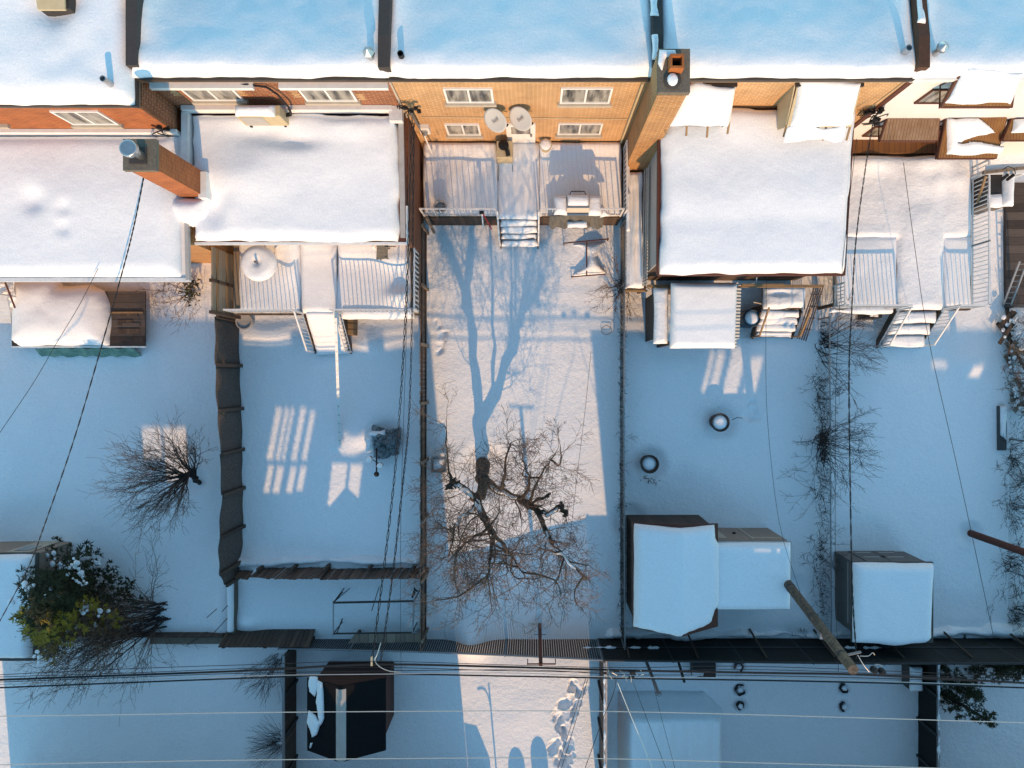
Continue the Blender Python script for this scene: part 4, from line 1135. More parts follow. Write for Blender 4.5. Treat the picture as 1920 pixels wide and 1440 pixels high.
# rusty frame standing in the snow of the yellow house yard
t = thing("clothes_frame", "rusty steel frame like a capital I sunk in snow beside the centre stairs", "garden frame", (P(1100, 480).x, P(1100, 480).y, 0))
A = P(1058, 456, .34); B = P(1141, 448, .34); C = P(1072, 519, .16); D = P(1136, 514, .16)
MB().tube([A, B], .022, 8).build("top_bar", M['rust'], t)
MB().tube([C, D], .02, 8).build("foot_bar", M['rust'], t)
MB().tube([P(1100, 452, .34), P(1100, 517, .16)], .022, 8).build("stem", M['rust'], t)
for q in (A, B, C): MB().tube([q, (q.x, q.y, -.1)], .018, 6).build("leg", M['rust'], t)
def frame_mound(x, y): return 0 * x
snow("snow_drift", [q2(1064, 458, .2), q2(1138, 450, .2), q2(1122, 480, .1), q2(1136, 512, .1), q2(1074, 517, .1), q2(1092, 500, .1), q2(1098, 482, .1), q2(1090, 462, .2)], flat(-.02), .3, M['snow'], t, res=.06, edge=.35, wob=.05, seed=120, amp=.07)
p = P(1137, 619, .05)
t = thing("wire_hoop", "small dark wire hoop lying on the shaded snow beside the chain link fence", "wire hoop", (p.x, p.y, 0))
m = MB(); m.tube([(p.x + .17 * math.cos(a), p.y + .15 * math.sin(a), .07 + .01 * math.sin(3 * a)) for a in np.linspace(0, 2 * math.pi, 25)], .012, 5); m.build("hoop", M['steel'], t)

# ---- side landing of house D, between the two brick walls
t = thing("side_landing", "narrow snowy landing between the yellow house deck and the tan house wing", "landing", (3.2, 3.0, 0))
MB().box(2.98, 3.6, 2.86, 6.62, 1.2, 1.3).build("floor", M['wood_dark'], t)
snow("snow_cover", rect(3.0, 3.5, 2.9, 6.6), flat(1.304), .14, M['snow_smooth'], t, res=.06, edge=.12, wob=.04, seed=130, amp=.05, extra=lambda x, y: .2 * np.clip((x - 3.25) / .25, 0, 1) + .08 * np.sin(x * 22 + np.sin(y * 2)))
railing(t, (2.96, 2.9, 1.3), (2.96, 6.6, 1.3), .55, .14, 'white_metal', rail_w=.09)
snow("rail_snow", rect(2.90, 3.02, 4.6, 5.8), flat(1.88), .1, M['snow'], t, res=.04, edge=.06, wob=.02, seed=131)
MB().box(2.95, 3.65, 2.8, 2.85, 1.05, 1.28).build("rim_board", M['wood_tan'], t)
for x in (3.0, 3.55): MB().box(x - .05, x + .05, 2.87, 2.97, -.2, 1.198).build("post", M['wood_dark'], t)
for k in range(3): MB().beam((3.44 + .03 * k, 2.9, 1.7 + .2 * k), (3.46 + .03 * k, 6.5, 1.9 + .2 * k), .02, .12).build("strip", M['corr_white'], t)

# ---- lean-to shelter in front of house D
z = 2.35
x0, x1, y0, y1 = P(1256, 600, z).x, P(1378, 600, z).x, P(1300, 652, z).y, 2.90
t = thing("lean_to_shelter", "snow topped lean-to with a ribbed clear edge below the broad white roof", "shelter", (5, y0, 0))
MB().slab([(x0, y0, z - .02), (x1 + .05, y0, z - .02), (x1 + .05, y1, z + .2), (x0, y1, z + .2)], .03).build("roof_sheet", M['corr_white'], t)
m = MB(); n = 22
for k in range(n):
    y = y0 + .3 + (y1 - y0 - .4) * k / n
    m.beam((x1 - .02, y, z + .02 + .2 * k / n), (x1 + .13, y, z - .03 + .2 * k / n), .07, .05)
m.build("ribbed_edge", M['corr_white'], t)
zfs = lambda x, y: z - .015 + (np.asarray(y, float) - y0) * .22 / (y1 - y0)
snow("roof_snow", rect(x0, x1, y0 - .02, y1 - .02), zfs, .24, M['snow_smooth'], t, res=.07, edge=.16, wob=.012, seed=140, amp=.02)
MB().slab([(x0 - .42, y0 + .18, z - .42), (x0 - .01, y0 + .18, z - .3), (x0 - .01, y1 - .1, z - .2), (x0 - .42, y1 - .1, z - .32)], .03).build("side_roof", M['corr_white'], t)
snow("side_roof_snow", rect(x0 - .44, x0 - .02, y0 + .14, y1 - .1), lambda x, y: z - .40 + (np.asarray(y, float) - y0) * .05 + .25 * (np.asarray(x, float) - x0 + .42), .16, M['snow'], t, res=.06, edge=.14, wob=.03, seed=141)
for x in (x0 + .05, x1 - .05): MB().box(x - .05, x + .05, y0 + .1, y0 + .2, -.2, z - .06).build("post", M['wood_dark'], t)
MB().box(x0 + .02, x1, y1 - .06, y1 - .02, 0, z).build("back_panel", M['wood_dark'], t)
MB().box(x0 - .38, x0 - .34, y0 + .3, y1 - .2, 0, z - .45).build("side_panel", M['shed_dark'], t)
m = MB(); m.beam((3.55, 2.88, 1.9), (9.0, 2.88, 1.9), .08, .12); m.beam((6.3, 2.84, 2.5), (7.6, 2.84, 2.5), .06, .1); m.build("porch_beam", M['wood_tan'], hD)
MB().tube([P(1385, 535, 2.3), P(1405, 534, 2.3), P(1418, 528, 2.4), P(1419, 520, 2.6)], .015, 6).build("white_hose", M['white'], hD)

# rain barrel with frozen water
p = P(1407, 597, .6)
t = thing("rain_barrel", "dark barrel capped with blue ice beside the porch steps of the tan brick house", "barrel", (p.x, p.y, 0))
MB().lathe(p.x, p.y, [(.27, -.1), (.31, .3), (.30, .7), (.27, .82), (.24, .8), (.23, .7)], 28, cap=False).build("drum", M['barrel'], t, smooth=True)
snow("ice_cap", [(p.x + .26 * math.cos(a), p.y + .26 * math.sin(a)) for a in np.linspace(0, 2 * math.pi, 30)[:-1]], flat(.68), .14, M['snow_smooth'], t, res=.05, edge=.2, wob=0)

# ---- porch landing and steps of house D
t = thing("porch", "wooden porch landing deep in snow at the top of the dark steps", "porch", (8.0, 2.3, 0))
px0, px1 = 7.40, 8.78
MB().box(px0, px1, 2.25, 2.98, .98, 1.06).build("floor", M['wood_dark'], t)
snow("snow_cover", rect(px0 + .02, px1 - .02, 2.26, 2.96), flat(1.064), .2, M['snow'], t, res=.05, edge=.16, wob=.05, seed=150, amp=.07, extra=lambda x, y: -.1 * np.exp(-(((x - 7.9) / .4) ** 2 + ((y - 2.75) / .1) ** 2)))
for x in (px0 + .05, px1 - .05): MB().box(x - .05, x + .05, 2.3, 2.4, -.2, .978).build("post", M['wood_dark'], t)
stairs("four dark wooden steps loaded with snow below the tan brick house porch", px0 + .02, px1 - .1, 2.24, 1.42, 1.0, 4, 'wood_dark', railh=.75, railmat='wood_tan', style='bar', seed=152)
t = thing("trellis", "dark wooden trellis propped between the porch steps and the white railed deck", "trellis", (9.1, 1.6, 0))
m = MB()
for k in range(5):
    x = 8.92 + .07 * k
    m.beam((x, 2.95, 1.5), (x - .05, 1.35 - .02 * k, .15), .03, .03)
for k in range(4):
    m.beam((8.88 - .01 * k, 2.7 - .36 * k, 1.3 - .27 * k), (9.24 - .01 * k, 2.7 - .36 * k, 1.3 - .27 * k), .02, .03)
m.build("lattice", M['wood_dark'], t)
MB().beam((8.85, 2.2, 1.35), (8.72, 1.38, .75), .05, .05).build("rail", M['wood_tan'], t)

# ---- deck E
ze = 1.40
e0, e1, ey0, ey1 = 9.55, 13.95, 2.22, YW - .45
dE = deck("broad snow deck with white railings behind the white stucco house", e0, e1, ey0, ey1, ze, 'wood_dark')
ex0, ex1 = 11.62, 12.98
def exE(x, y):
    s = .06 * fbm(x, y, 1.6, 160, 3) + .16 * np.exp(-((y - 6.85) / .3) ** 2) * (1 + .5 * np.sin(x * 3.1)) + .12 * np.exp(-(((x - 13) / .9) ** 2 + ((y - 6.3) / .35) ** 2)) * (1 + np.sin(x * 9) * .3)
    return s + .05 * np.exp(-((x - 12.3) / .6) ** 6)
snow("deck_snow", rect(e0 + .1, 11.55, ey0 + .03, 4.5), flat(ze + .004), .09, M['snow_ribs'], dE, res=.07, edge=.12, wob=.03, seed=161, amp=.03)
snow("deck_snow", [(e0 + .1, 4.48), (11.56, 4.48), (11.56, ey0 - .02), (13.05, ey0 - .02), (13.05, 4.48), (e1 - .03, 4.48), (e1 - .03, ey1), (e0 + .1, ey1)], flat(ze + .004), .13, M['snow'], dE, res=.08, edge=.14, wob=.03, seed=162, amp=.05, extra=exE)
snow("deck_snow", rect(13.04, e1 - .03, ey0 + .03, 4.5), flat(ze + .004), .09, M['snow_ribs'], dE, res=.07, edge=.12, wob=.03, seed=163, amp=.03)
railing(dE, (e0 + .1, ey0 + .03, ze), (ex0 - .06, ey0 + .03, ze), .9, .13, 'white_metal')
railing(dE, (ex1 + .1, ey0 + .03, ze), (e1, ey0 + .03, ze), .9, .13, 'white_metal')
railing(dE, (e1 - .01, ey0 + .05, ze), (e1 - .01, 4.2, ze), .9, .13, 'white_metal')
railing(dE, (e1 - .01, 4.22, ze), (e1 - .01, 6.7, ze), .9, .13, 'white_metal')
railing(dE, (e0 + .02, ey0 + .05, ze), (e0 + .02, 2.95, ze), .8, .1, 'white_metal')
snow("ledge_snow", rect(e0 - .1, ex0 - .15, ey0 - .14, ey0 + .06), flat(ze - .1), .2, M['snow'], dE, res=.05, edge=.12, wob=.07, seed=166, amp=.06)
stairs("stairs with white steel rails and two snowy treads below the stucco house deck", ex0, ex1, ey0 - .02, 1.12, ze, 3, 'wood_dark', seed=168, style='fence')
# raised side porch and green bin of the far right house
p = P(1885, 355, 1.9)
t = thing("heat_pump", "boxy grey heat pump topped with rounded snow beside the dark side passage", "heat pump", (p.x, p.y, 0))
MB().box(p.x - .45, p.x + .3, p.y - .45, p.y + .6, .9, 1.75).build("casing", M['shed_grey'], t, bevel=.05)
MB().box(p.x - .4, p.x - .02, p.y - .1, p.y + .5, 1.753, 1.77).build("fan_grille", M['dark_metal'], t)
MB().box(p.x - .4, p.x + .25, p.y - .4, p.y + .5, .2, .898).build("stand", M['dark_metal'], t)
snow("snow_cap", rect(p.x - .02, p.x + .34, p.y - .5, p.y + .6), flat(1.754), .22, M['snow'], t, res=.06, edge=.2, wob=.03, seed=171)
snow("snow_cap", rect(p.x - .46, p.x - .04, p.y - .52, p.y - .14), flat(1.754), .1, M['snow'], t, res=.06, edge=.16, wob=.04, seed=172)
a = P(1845, 320, 2.3)
t = thing("side_porch", "small white porch frame with a beam above the boxy grey heat pump", "porch", (a.x, a.y, 0))
m = MB(); m.beam(P(1843, 324, 2.35), P(1930, 314, 2.35), .09, .09); m.build("beam", M['wood_grey'], t)
m = MB(); m.beam(P(1848, 318, 2.3), P(1932, 316, 2.3), .3, .05); m.build("white_board", M['white'], t)
for px in (1848, 1925): MB().beam(P(px, 322, 2.28), (P(px, 322, 2.28).x, P(px, 322, 2.28).y, 0), .07, .07).build("post", M['white_metal'], t)
for px in (1889, 1900):
    q = P(px, 328, 2.4); MB().tube([(q.x, q.y, 2.4), (q.x + .02, q.y - .06, 2.1)], .05, 10).build("pulley", M['black'], t)
MB().tube([P(1880, 318, 2.45), P(1890, 312, 2.6), P(1902, 316, 2.5), P(1904, 326, 2.4)], .014, 6).build("cable_loop", M['rubber'], t)
q0, q1 = P(1833, 380, 1.8), P(1848, 330, 2.35)
t = thing("wooden_brace", "pale wooden brace slanting over the upper end of the stucco house deck rail", "brace", (q0.x, q0.y, ze))
MB().beam(q0, q1, .06, .05).build("beam", M['wood_tan'], t)
# ------------------------------------------------------------------ yard A
z = .45
x0, x1, y0, y1 = P(22, 600, z).x, P(272, 600, z).x, P(100, 649, z).y, 2.9
t = thing("wooden_platform", "low wooden platform under a rounded snow pillow with its right end bare", "platform", ((x0 + x1) / 2, y0, 0))
MB().box(x0, x1, y0, y1, z - .06, z).build("roof_deck", M['wood_dark_y'], t)
MB().box(x0, x1 + .03, y0 - .05, y0 - .003, z - .12, z + .02).build("fascia", M['white'], t)
MB().beam((P(206, 590, z).x, (y0 + y1) / 2 + .2, z + .03), (x1 - .05, (y0 + y1) / 2 + .2, z + .03), .05, .05).build("batten", M['wood_tan'], t)
rr = random.Random(3)
for k in range(5):
    xx = rr.uniform(P(218, 600, z).x, x1 - .7); yy = rr.uniform(y0 + .2, y0 + 1.1)
    MB().box(xx, xx + rr.uniform(.4, .7), yy, yy + rr.uniform(.12, .22), z + .004 + .003 * k, z + .02 + .003 * k).build("loose_board", M['wood_dark_y' if k % 2 else 'wood_dark'], t)
snow("roof_snow", [q2(28, 520, z), q2(26, 640, z), q2(40, 649, z), q2(206, 648, z), q2(210, 600, z), q2(207, 570, z), q2(196, 545, z), q2(170, 534, z), q2(120, 536, z), q2(105, 520, z)], flat(z + .004), .5, M['snow_smooth'], t, res=.08, edge=.75, wob=.03, seed=201, amp=.05,
     extra=lambda x, y: -.1 * np.exp(-((x - P(72, 600, 2.4).x) / .16) ** 2 - ((y - y0 - .2) / .5) ** 2))
for xx in (x0 + .4, (x0 + x1) / 2, x1 - .4):
    for yy in (y0 + .35, y1 - .3): MB().box(xx - .05, xx + .05, yy - .05, yy + .05, -.1, z - .062).build("post", M['wood_dark'], t)
m = MB(); vs = []; fs = []; n = 30
for k in range(n + 1):
    x = P(62, 650, .5).x + (P(250, 650, .5).x - P(62, 650, .5).x) * k / n
    for j in range(4): vs.append((x, y0 - .07 - .085 * j - .03 * math.sin(k * 1.3 + j), z - .04 - (.11 + .03 * math.sin(k * .7)) * j))
for k in range(n):
    for j in range(3): fs.append((k * 4 + j, k * 4 + j + 1, k * 4 + j + 5, k * 4 + j + 4))
m.add(vs, fs); o = m.build("hanging_tarp", M['tarp_green'], t); sd = o.modifiers.new("solid", 'SOLIDIFY'); sd.thickness = .01

t = thing("stairs", "white slatted outside stairs half buried in snow at the left edge beside the wooden platform", "stairs", (P(10, 560).x, P(10, 560).y, 0))
for k in range(6):
    q = P(2 + k * 1.5, 560 + k * 8, 1.4 - .2 * k); MB().box(q.x - .5, q.x + .2, q.y - .1, q.y + .12, q.z - .05, q.z).build("step", M['white'], t)
a = P(10, 530, 2.2); b = P(28, 577, 1.4)
MB().beam(a, b, .04, .04).build("handrail", M['rust'], t)
railing(t, P(30, 522, 1.4), P(27, 556, 1.2), .7, .12)
snow("stair_snow", [q2(-10, 525, 1.3), q2(12, 525, 1.3), q2(27, 560, .9), q2(26, 580, .6), q2(10, 575, .6), q2(-10, 560, 1)], lambda x, y: .55 + .55 * np.clip((np.asarray(y, float) - 2.1) / 1.0, 0, 1), .35, M['snow'], t, res=.07, edge=.3, wob=.05, seed=203)

# beige shed at the left edge
z = 1.75
sx1, sy1 = -15.62, -5.52
t = thing("garden_shed", "beige shed with a snowy roof at the left edge, below the bare bush", "shed", (-17, sy1, 0))
MB().box(-19, sx1, -8.6, sy1, -.1, z).build("wall", M['shed_tan'], t)
MB().slab([(-19.2, -8.8, z + .12), (sx1 + .1, -8.8, z + .12), (sx1 + .1, sy1 + .06, z + .02), (-19.2, sy1 + .06, z + .02)], .08).build("roof", M['shed_dark'], t)
d_ = MB().box(sx1 - 1.1, sx1 - .35, sy1 + .003, sy1 + .03, 0, z - .25).build("door", M['sill'], t)
MB().box(sx1 - .95, sx1 - .5, sy1 + .033, sy1 + .045, .7, 1.35).build("door_window", M['glass'], d_)
m = MB(); m.beam((sx1 + .015, -8.6, z - .06), (sx1 + .015, sy1, z - .06), .03, .08); m.build("eave_trim", M['brown_trim'], t)
snow("roof_snow", rect(-19.1, sx1 + .02, -8.7, sy1 + .02), lambda x, y: z + .024 + .1 * (sy1 - np.asarray(y, float)) / 3.1, .22, M['snow_smooth'], t, res=.1, edge=.2, wob=.02, seed=205)

# ------------------------------------------------------------------ trees and shrubs
def grow(mb, p, d, length, r, depth, rng, spread=.6, nchild=(2, 4), up=.15, segs=4, jit=.18, shrink=.68, rmin=.004, sides=None, tips=None, limit=None):
    pts = [Vector(p)]; rad = [r]; d = Vector(d).normalized()
    q = Vector(p)
    for s in range(segs):
        d = (d + Vector((rng.gauss(0, jit), rng.gauss(0, jit), rng.gauss(0, jit) + up * .25))).normalized()
        q = q + d * (length / segs)
        pts.append(q.copy()); rad.append(max(rmin, r * (1 - .55 * (s + 1) / segs)))
    n = sides or (7 if r > .06 else 5 if r > .02 else 3)
    mb.tube(pts, rad, n, cap=(r > .02))
    if tips is not None and depth == 0: tips.append(q.copy())
    if depth <= 0: return
    k = rng.randint(*nchild)
    for c in range(k):
        i = rng.randint(max(1, segs // 2), segs) if c else segs
        base = pts[i]
        ax = d.orthogonal().normalized(); ang = rng.uniform(0, 2 * math.pi)
        perp = (ax * math.cos(ang) + d.cross(ax) * math.sin(ang))
        nd = (d + perp * rng.uniform(.5, 1.3) * spread).normalized()
        nl = length * shrink * rng.uniform(.75, 1.2)
        grow(mb, base, nd, nl, max(rmin, rad[i] * rng.uniform(.55, .8)), depth - 1, rng, spread, nchild, up, max(3, segs - 1), jit, shrink, rmin, None, tips)
    if limit is None and depth <= 2:
        for s in range(2):
            i = rng.randint(1, segs)
            ax = d.orthogonal().normalized(); ang = rng.uniform(0, 6.28)
            perp = (ax * math.cos(ang) + d.cross(ax) * math.sin(ang))
            grow(mb, pts[i], (d * .6 + perp).normalized(), length * .35, rmin * 1.2, 0, rng, spread, nchild, up, 3, jit, shrink, rmin)

def limb(mb, pts, r0, r1, n=9):
    """smooth tapering limb through points"""
    out = []; P_ = [Vector(p) for p in pts]; m = len(P_)
    for i in range(m - 1):
        p0 = P_[max(0, i - 1)]; p1 = P_[i]; p2 = P_[i + 1]; p3 = P_[min(m - 1, i + 2)]
        for s in range(4):
            u = s / 4
            out.append(0.5 * ((2 * p1) + (p2 - p0) * u + (2 * p0 - 5 * p1 + 4 * p2 - p3) * u * u + (-p0 + 3 * p1 - 3 * p2 + p3) * u ** 3))
    out.append(P_[-1])
    k = len(out)
    rr_ = random.Random(int(abs(P_[0].x) * 1000) + k)
    jj = min(.035, r0 * .35)
    out = [out[0]] + [p + Vector((rr_.gauss(0, jj), rr_.gauss(0, jj), rr_.gauss(0, jj))) for p in out[1:-1]] + [out[-1]]
    rad = [(r0 + (r1 - r0) * i / (k - 1)) * rr_.uniform(.82, 1.15) for i in range(k)]
    mb.tube(out, rad, n)
    return out

# the big pruned tree in the yellow house yard
g = P(905, 868)
t = thing("pruned_tree", "big bare pruned tree with snow on its limbs in the sunlit yard", "tree", (g.x, g.y, 0))
tr = MB()
bz = Vector((g.x, g.y, -.25))
J = P(906, 900, .8)
limb(tr, [bz, (g.x, g.y - .08, .25), J], .25, .21, 12)
L1 = limb(tr, [J, P(903, 922, 1.7), P(896, 938, 2.8), P(906, 968, 3.6), P(926, 1000, 4.6)], .175, .08, 10)
L2 = limb(tr, [J, P(936, 920, 1.3), P(972, 934, 1.9), P(994, 946, 2.4)], .155, .10, 10)
L3 = limb(tr, [P(897, 936, 2.6), P(886, 928, 2.9), P(868, 915, 3.2), P(848, 905, 3.4)], .11, .075, 8)
L4 = limb(tr, [P(898, 942, 2.9), P(885, 955, 3.2), P(864, 970, 3.6), P(852, 988, 3.9)], .08, .04, 8)
L5 = limb(tr, [P(994, 946, 2.4), P(1012, 966, 2.9), P(1022, 1000, 3.3), P(1030, 1022, 3.6), P(1060, 1045, 4.1), P(1100, 1085, 4.6)], .10, .025, 8)
L6 = limb(tr, [P(1008, 960, 2.8), P(1028, 962, 2.9), P(1048, 950, 3.1), P(1062, 962, 3.3)], .08, .065, 8)
L6b = limb(tr, [P(1046, 952, 3.05), P(1053, 942, 3.2)], .05, .045, 8)
L7 = limb(tr, [P(936, 920, 1.4), P(945, 905, 2.2), P(947, 868, 3.4), P(958, 830, 4.8)], .07, .018, 7)
L8 = limb(tr, [P(972, 934, 1.9), P(988, 922, 2.8), P(992, 895, 3.8), P(978, 862, 5.0)], .07, .018, 7)
L9 = limb(tr, [P(994, 946, 2.4), P(1008, 937, 2.7), P(1025, 931, 2.9), P(1031, 926, 3.0)], .05, .045, 7)
L10 = limb(tr, [P(916, 985, 4.1), P(940, 1015, 4.7), P(960, 1045, 5.3), P(985, 1080, 6.0)], .06, .016, 7)
L11 = limb(tr, [P(926, 1000, 4.5), P(920, 1045, 5.2), P(910, 1095, 6.0)], .06, .016, 7)
L12 = limb(tr, [P(848, 905, 3.4), P(842, 880, 4.0), P(838, 840, 4.8), P(835, 800, 5.6)], .045, .012, 6)
L13 = limb(tr, [P(1016, 985, 3.1), P(1028, 1008, 3.3), P(1038, 1016, 3.5)], .05, .045, 7)
L14 = limb(tr, [P(852, 988, 3.9), P(850, 1012, 4.5), P(840, 1045, 5.2)], .04, .012, 6)
L15 = limb(tr, [P(920, 990, 4.3), P(880, 1012, 5.0), P(848, 1035, 5.8)], .045, .012, 6)
L16 = limb(tr, [P(994, 940, 2.6), P(1004, 912, 3.4), P(1022, 878, 4.3), P(1042, 848, 5.2)], .045, .012, 6)
rad = []
rg_ = random.Random(77)
for src_, n_, lo_, zz, ln_ in ((L1, 5, .55, .7, 1.3), (L10, 5, .15, .6, 1.2), (L11, 5, .1, .6, 1.2), (L15, 3, .3, .5, 1.0), (L5, 6, .3, .6, 1.1), (L2, 3, .5, 1.0, 1.2), (L4, 3, .5, .6, .9), (L16, 2, .2, .8, 1.0)):
    for k in range(n_):
        c_ = src_[min(len(src_) - 2, int(len(src_) * (lo_ + (1 - lo_) * (k + rg_.random()) / n_)))]
        a = rg_.uniform(0, 6.28)
        d_ = Vector((math.cos(a), math.sin(a) - .35, zz * rg_.uniform(.3, 1.3))).normalized(); L_ = ln_ * rg_.uniform(.65, 1.2)
        rad.append(limb(tr, [c_, c_ + d_ * L_ * .5 + Vector((rg_.gauss(0, .14), rg_.gauss(0, .14), rg_.gauss(.05, .1))), c_ + d_ * L_], .032, .011, 5))
trunk = tr.build("trunk", M['bark'], t, smooth=True)
rng = random.Random(11)
tw = MB()
for pts, n, ln, r in ((L1, 10, 1.0, .02), (L5, 22, .8, .017), (L7, 20, .75, .015), (L8, 18, .7, .015), (L10, 12, 1.0, .018), (L11, 12, 1.0, .018), (L12, 12, .7, .014), (L14, 16, .9, .015), (L15, 12, .9, .016), (L16, 18, .7, .014), (L4, 14, .8, .014), (L3, 18, .8, .015), (L6, 7, .5, .013), (L2, 9, .9, .016), (L13, 6, .4, .011)) + tuple((q_, 5, .7, .013) for q_ in rad):
    for k in range(n):
        i = int(len(pts) * (.25 + .75 * (k + rng.random()) / n)); i = min(i, len(pts) - 1)
        ax = (pts[min(i + 1, len(pts) - 1)] - pts[max(i - 1, 0)]).normalized()
        o_ = Vector((rng.gauss(0, 1), rng.gauss(0, 1), rng.gauss(.2, .8))); o_ = (o_ - ax * o_.dot(ax) * .6).normalized()
        grow(tw, pts[i], (ax * .7 + o_).normalized(), ln * rng.uniform(.6, 1.2), r * .85, 2, rng, .7, (3, 4), .15, 4, .2, .62, .0044)
tw.build("branches", M['twig'], t)
kn = MB()
for c_, s in ((P(848, 905, 3.4), .17), (P(842, 912, 3.5), .13), (P(858, 906, 3.35), .12), (P(994, 946, 2.4), .16), (P(1060, 966, 3.3), .09), (P(1038, 1016, 3.5), .08)):
    for k in range(16):
        dd = Vector((rng.gauss(0, 1), rng.gauss(0, 1), rng.gauss(0, .8))).normalized()
        kn.tube([c_, c_ + dd * s * rng.uniform(.7, 1.3)], [s * .45, s * .12], 6)
kn.build("pruning_knots", M['bark'], t)
def limb_snow(parent, pts, w, i0, i1, lift, seed):
    m = MB(); q = [pts[i] + Vector((0, 0, lift)) for i in range(i0, min(i1, len(pts)))]
    rr_ = random.Random(seed); k = len(q)
    m.tube(q, [w * (.35 + .65 * math.sin(math.pi * (i + .5) / k)) * rr_.uniform(.8, 1.15) for i in range(k)], 7)
    return m.build("limb_snow", M['snow'], parent, smooth=True)
limb_snow(t, L3, .075, 1, 17, .075, 1); limb_snow(t, L1, .09, 5, 12, .13, 2); limb_snow(t, L5, .05, 7, 19, .06, 3); limb_snow(t, L4, .05, 2, 12, .055, 4); limb_snow(t, L2, .07, 2, 9, .13, 6); limb_snow(t, L6, .045, 2, 9, .06, 7)

def shrub(name, label, base, n, spread, height, ln, r, lean, seed, matk='twig', depth=2, cat="shrub", group=None, child=(2, 3), sp=.45, jit=(.1, .1)):
    """many stems from one foot"""
    t = thing(name, label, cat, (base.x, base.y, 0), group)
    rng = random.Random(seed); st = MB(); br = MB()
    for k in range(n):
        a = rng.uniform(0, 2 * math.pi); s = spread * rng.uniform(.2, 1)
        d = Vector((math.cos(a) * s + lean[0], math.sin(a) * s + lean[1], height * rng.uniform(.6, 1.1)))
        p0 = Vector((base.x + rng.gauss(0, jit[0]), base.y + rng.gauss(0, jit[1]), -.05))
        p1 = p0 + d.normalized() * ln * .5 * rng.uniform(.7, 1.1)
        mid = (p0 + p1) / 2 + Vector((rng.gauss(0, .05), rng.gauss(0, .05), 0))
        st.tube([p0, mid, p1], [r, r * .85, r * .6], 5)
        grow(br, p1, (p1 - mid).normalized(), ln * .5, r * .55, depth, rng, sp, child, .1, 4, .15, .68, .004)
    st.build("stems", M['bark' if matk != 'twig_dark' else 'twig_dark'], t)
    br.build("branches", M[matk], t)
    return t

# bare bush in yard A: fans out to the left from a short stooped trunk
b = P(372, 905)
t = thing("bare_bush", "wide bare bush fanning to the left in the shaded yard below the orange house", "shrub", (b.x, b.y, 0))
st = MB(); br = MB(); rng = random.Random(21)
trk = limb(st, [(b.x, b.y, -.1), P(368, 900, .5), P(362, 888, .9), P(358, 880, 1.1)], .075, .05, 8)
for k in range(30):
    u = k / 29
    st_ = trk[min(len(trk) - 1, 4 + int(u * 8))]
    ang = math.radians(72 + 205 * u + rng.uniform(-9, 9))
    d = Vector((math.cos(ang), math.sin(ang), rng.uniform(.25, .75)))
    e = st_ + d.normalized() * rng.uniform(.6, 1.5) * (1 - .3 * abs(2 * u - 1))
    pts = limb(st, [st_, (st_ + e) / 2 + Vector((0, 0, .12)), e], .03, .012, 6)
    for s in range(5):
        i = rng.randint(3, len(pts) - 1)
        grow(br, pts[i], (d + Vector((rng.gauss(0, .25), rng.gauss(0, .25), rng.uniform(.0, .8)))).normalized(), rng.uniform(.6, 1.1) * (1 - .25 * abs(2 * u - 1)), .014, 2, rng, .5, (2, 3), .12, 4, .12, .66, .004)
st.build("trunk", M['twig_dark'], t); br.build("branches", M['twig'], t)

p = P(352, 552)
t = thing("leafy_shrub", "small shrub with dark leaf clumps and red twigs right of the wooden platform", "shrub", (p.x, p.y, 0))
rng = random.Random(31); br = MB(); lf = MB()
for k in range(12):
    a = rng.uniform(2.2, 5.2)
    grow(br, (p.x + .2, p.y + .1, .0), (math.cos(a), math.sin(a) * .6, rng.uniform(.1, .6)), .8, .012, 2, rng, .5, (2, 3), .05, 4, .16, .66, .004)
for k in range(150):
    c_ = Vector((p.x + .28 + rng.gauss(0, .13), p.y + .1 + rng.gauss(0, .27), rng.uniform(.1, .75)))
    u = Vector((rng.gauss(0, 1), rng.gauss(0, 1), rng.gauss(0, .6))).normalized(); w_ = u.orthogonal().normalized()
    s = rng.uniform(.05, .1)
    lf.add([c_ - u * s, c_ + w_ * s * .4, c_ + u * s, c_ - w_ * s * .4], [(0, 1, 2, 3)])
br.build("branches", M['twig_tan'], t); lf.build("leaves", M['needle'], t, fixn=False)
p = P(312, 548)
shrub("bare_bush", "low reddish bare bush against the wooden platform under the orange house roof edge", p, 9, .9, .5, .9, .012, (0, -.2), 33, 'twig_tan', 2)

# evergreen at the left, its boughs heavy with snow, golden on the high southern tips
g = P(138, 1105)
t = thing("evergreen_tree", "dark evergreen tree with golden tips and snow clumps at the lower left", "tree", (g.x, g.y, 0))
rng = random.Random(41)
top = P(62, 1160, 4.3)
MB().tube([(g.x, g.y, -.2), ((g.x + top.x) / 2, (g.y + top.y) / 2, 2.3), top], [.16, .11, .03], 9).build("trunk", M['bark'], t)
ndl = MB(); gold = MB(); sc = []
def spray(mb, p, d, s, rng):
    """flat fan of scale leaves"""
    d = d.normalized(); side = d.cross(Vector((0, 0, 1)))
    if side.length < .1: side = Vector((1, 0, 0))
    side.normalize(); upv = side.cross(d)
    for k in range(5):
        a = (k - 2) * .40 + rng.gauss(0, .15)
        e = (d * math.cos(a) + side * math.sin(a) + upv * rng.gauss(0, .35)).normalized() * s * rng.uniform(.6, 1.2)
        w_ = e.cross(upv).normalized() * s * .11
        mid = p + e * .5
        mb.add([p, mid + w_, p + e, mid - w_], [(0, 1, 2, 3)])
boughs = []
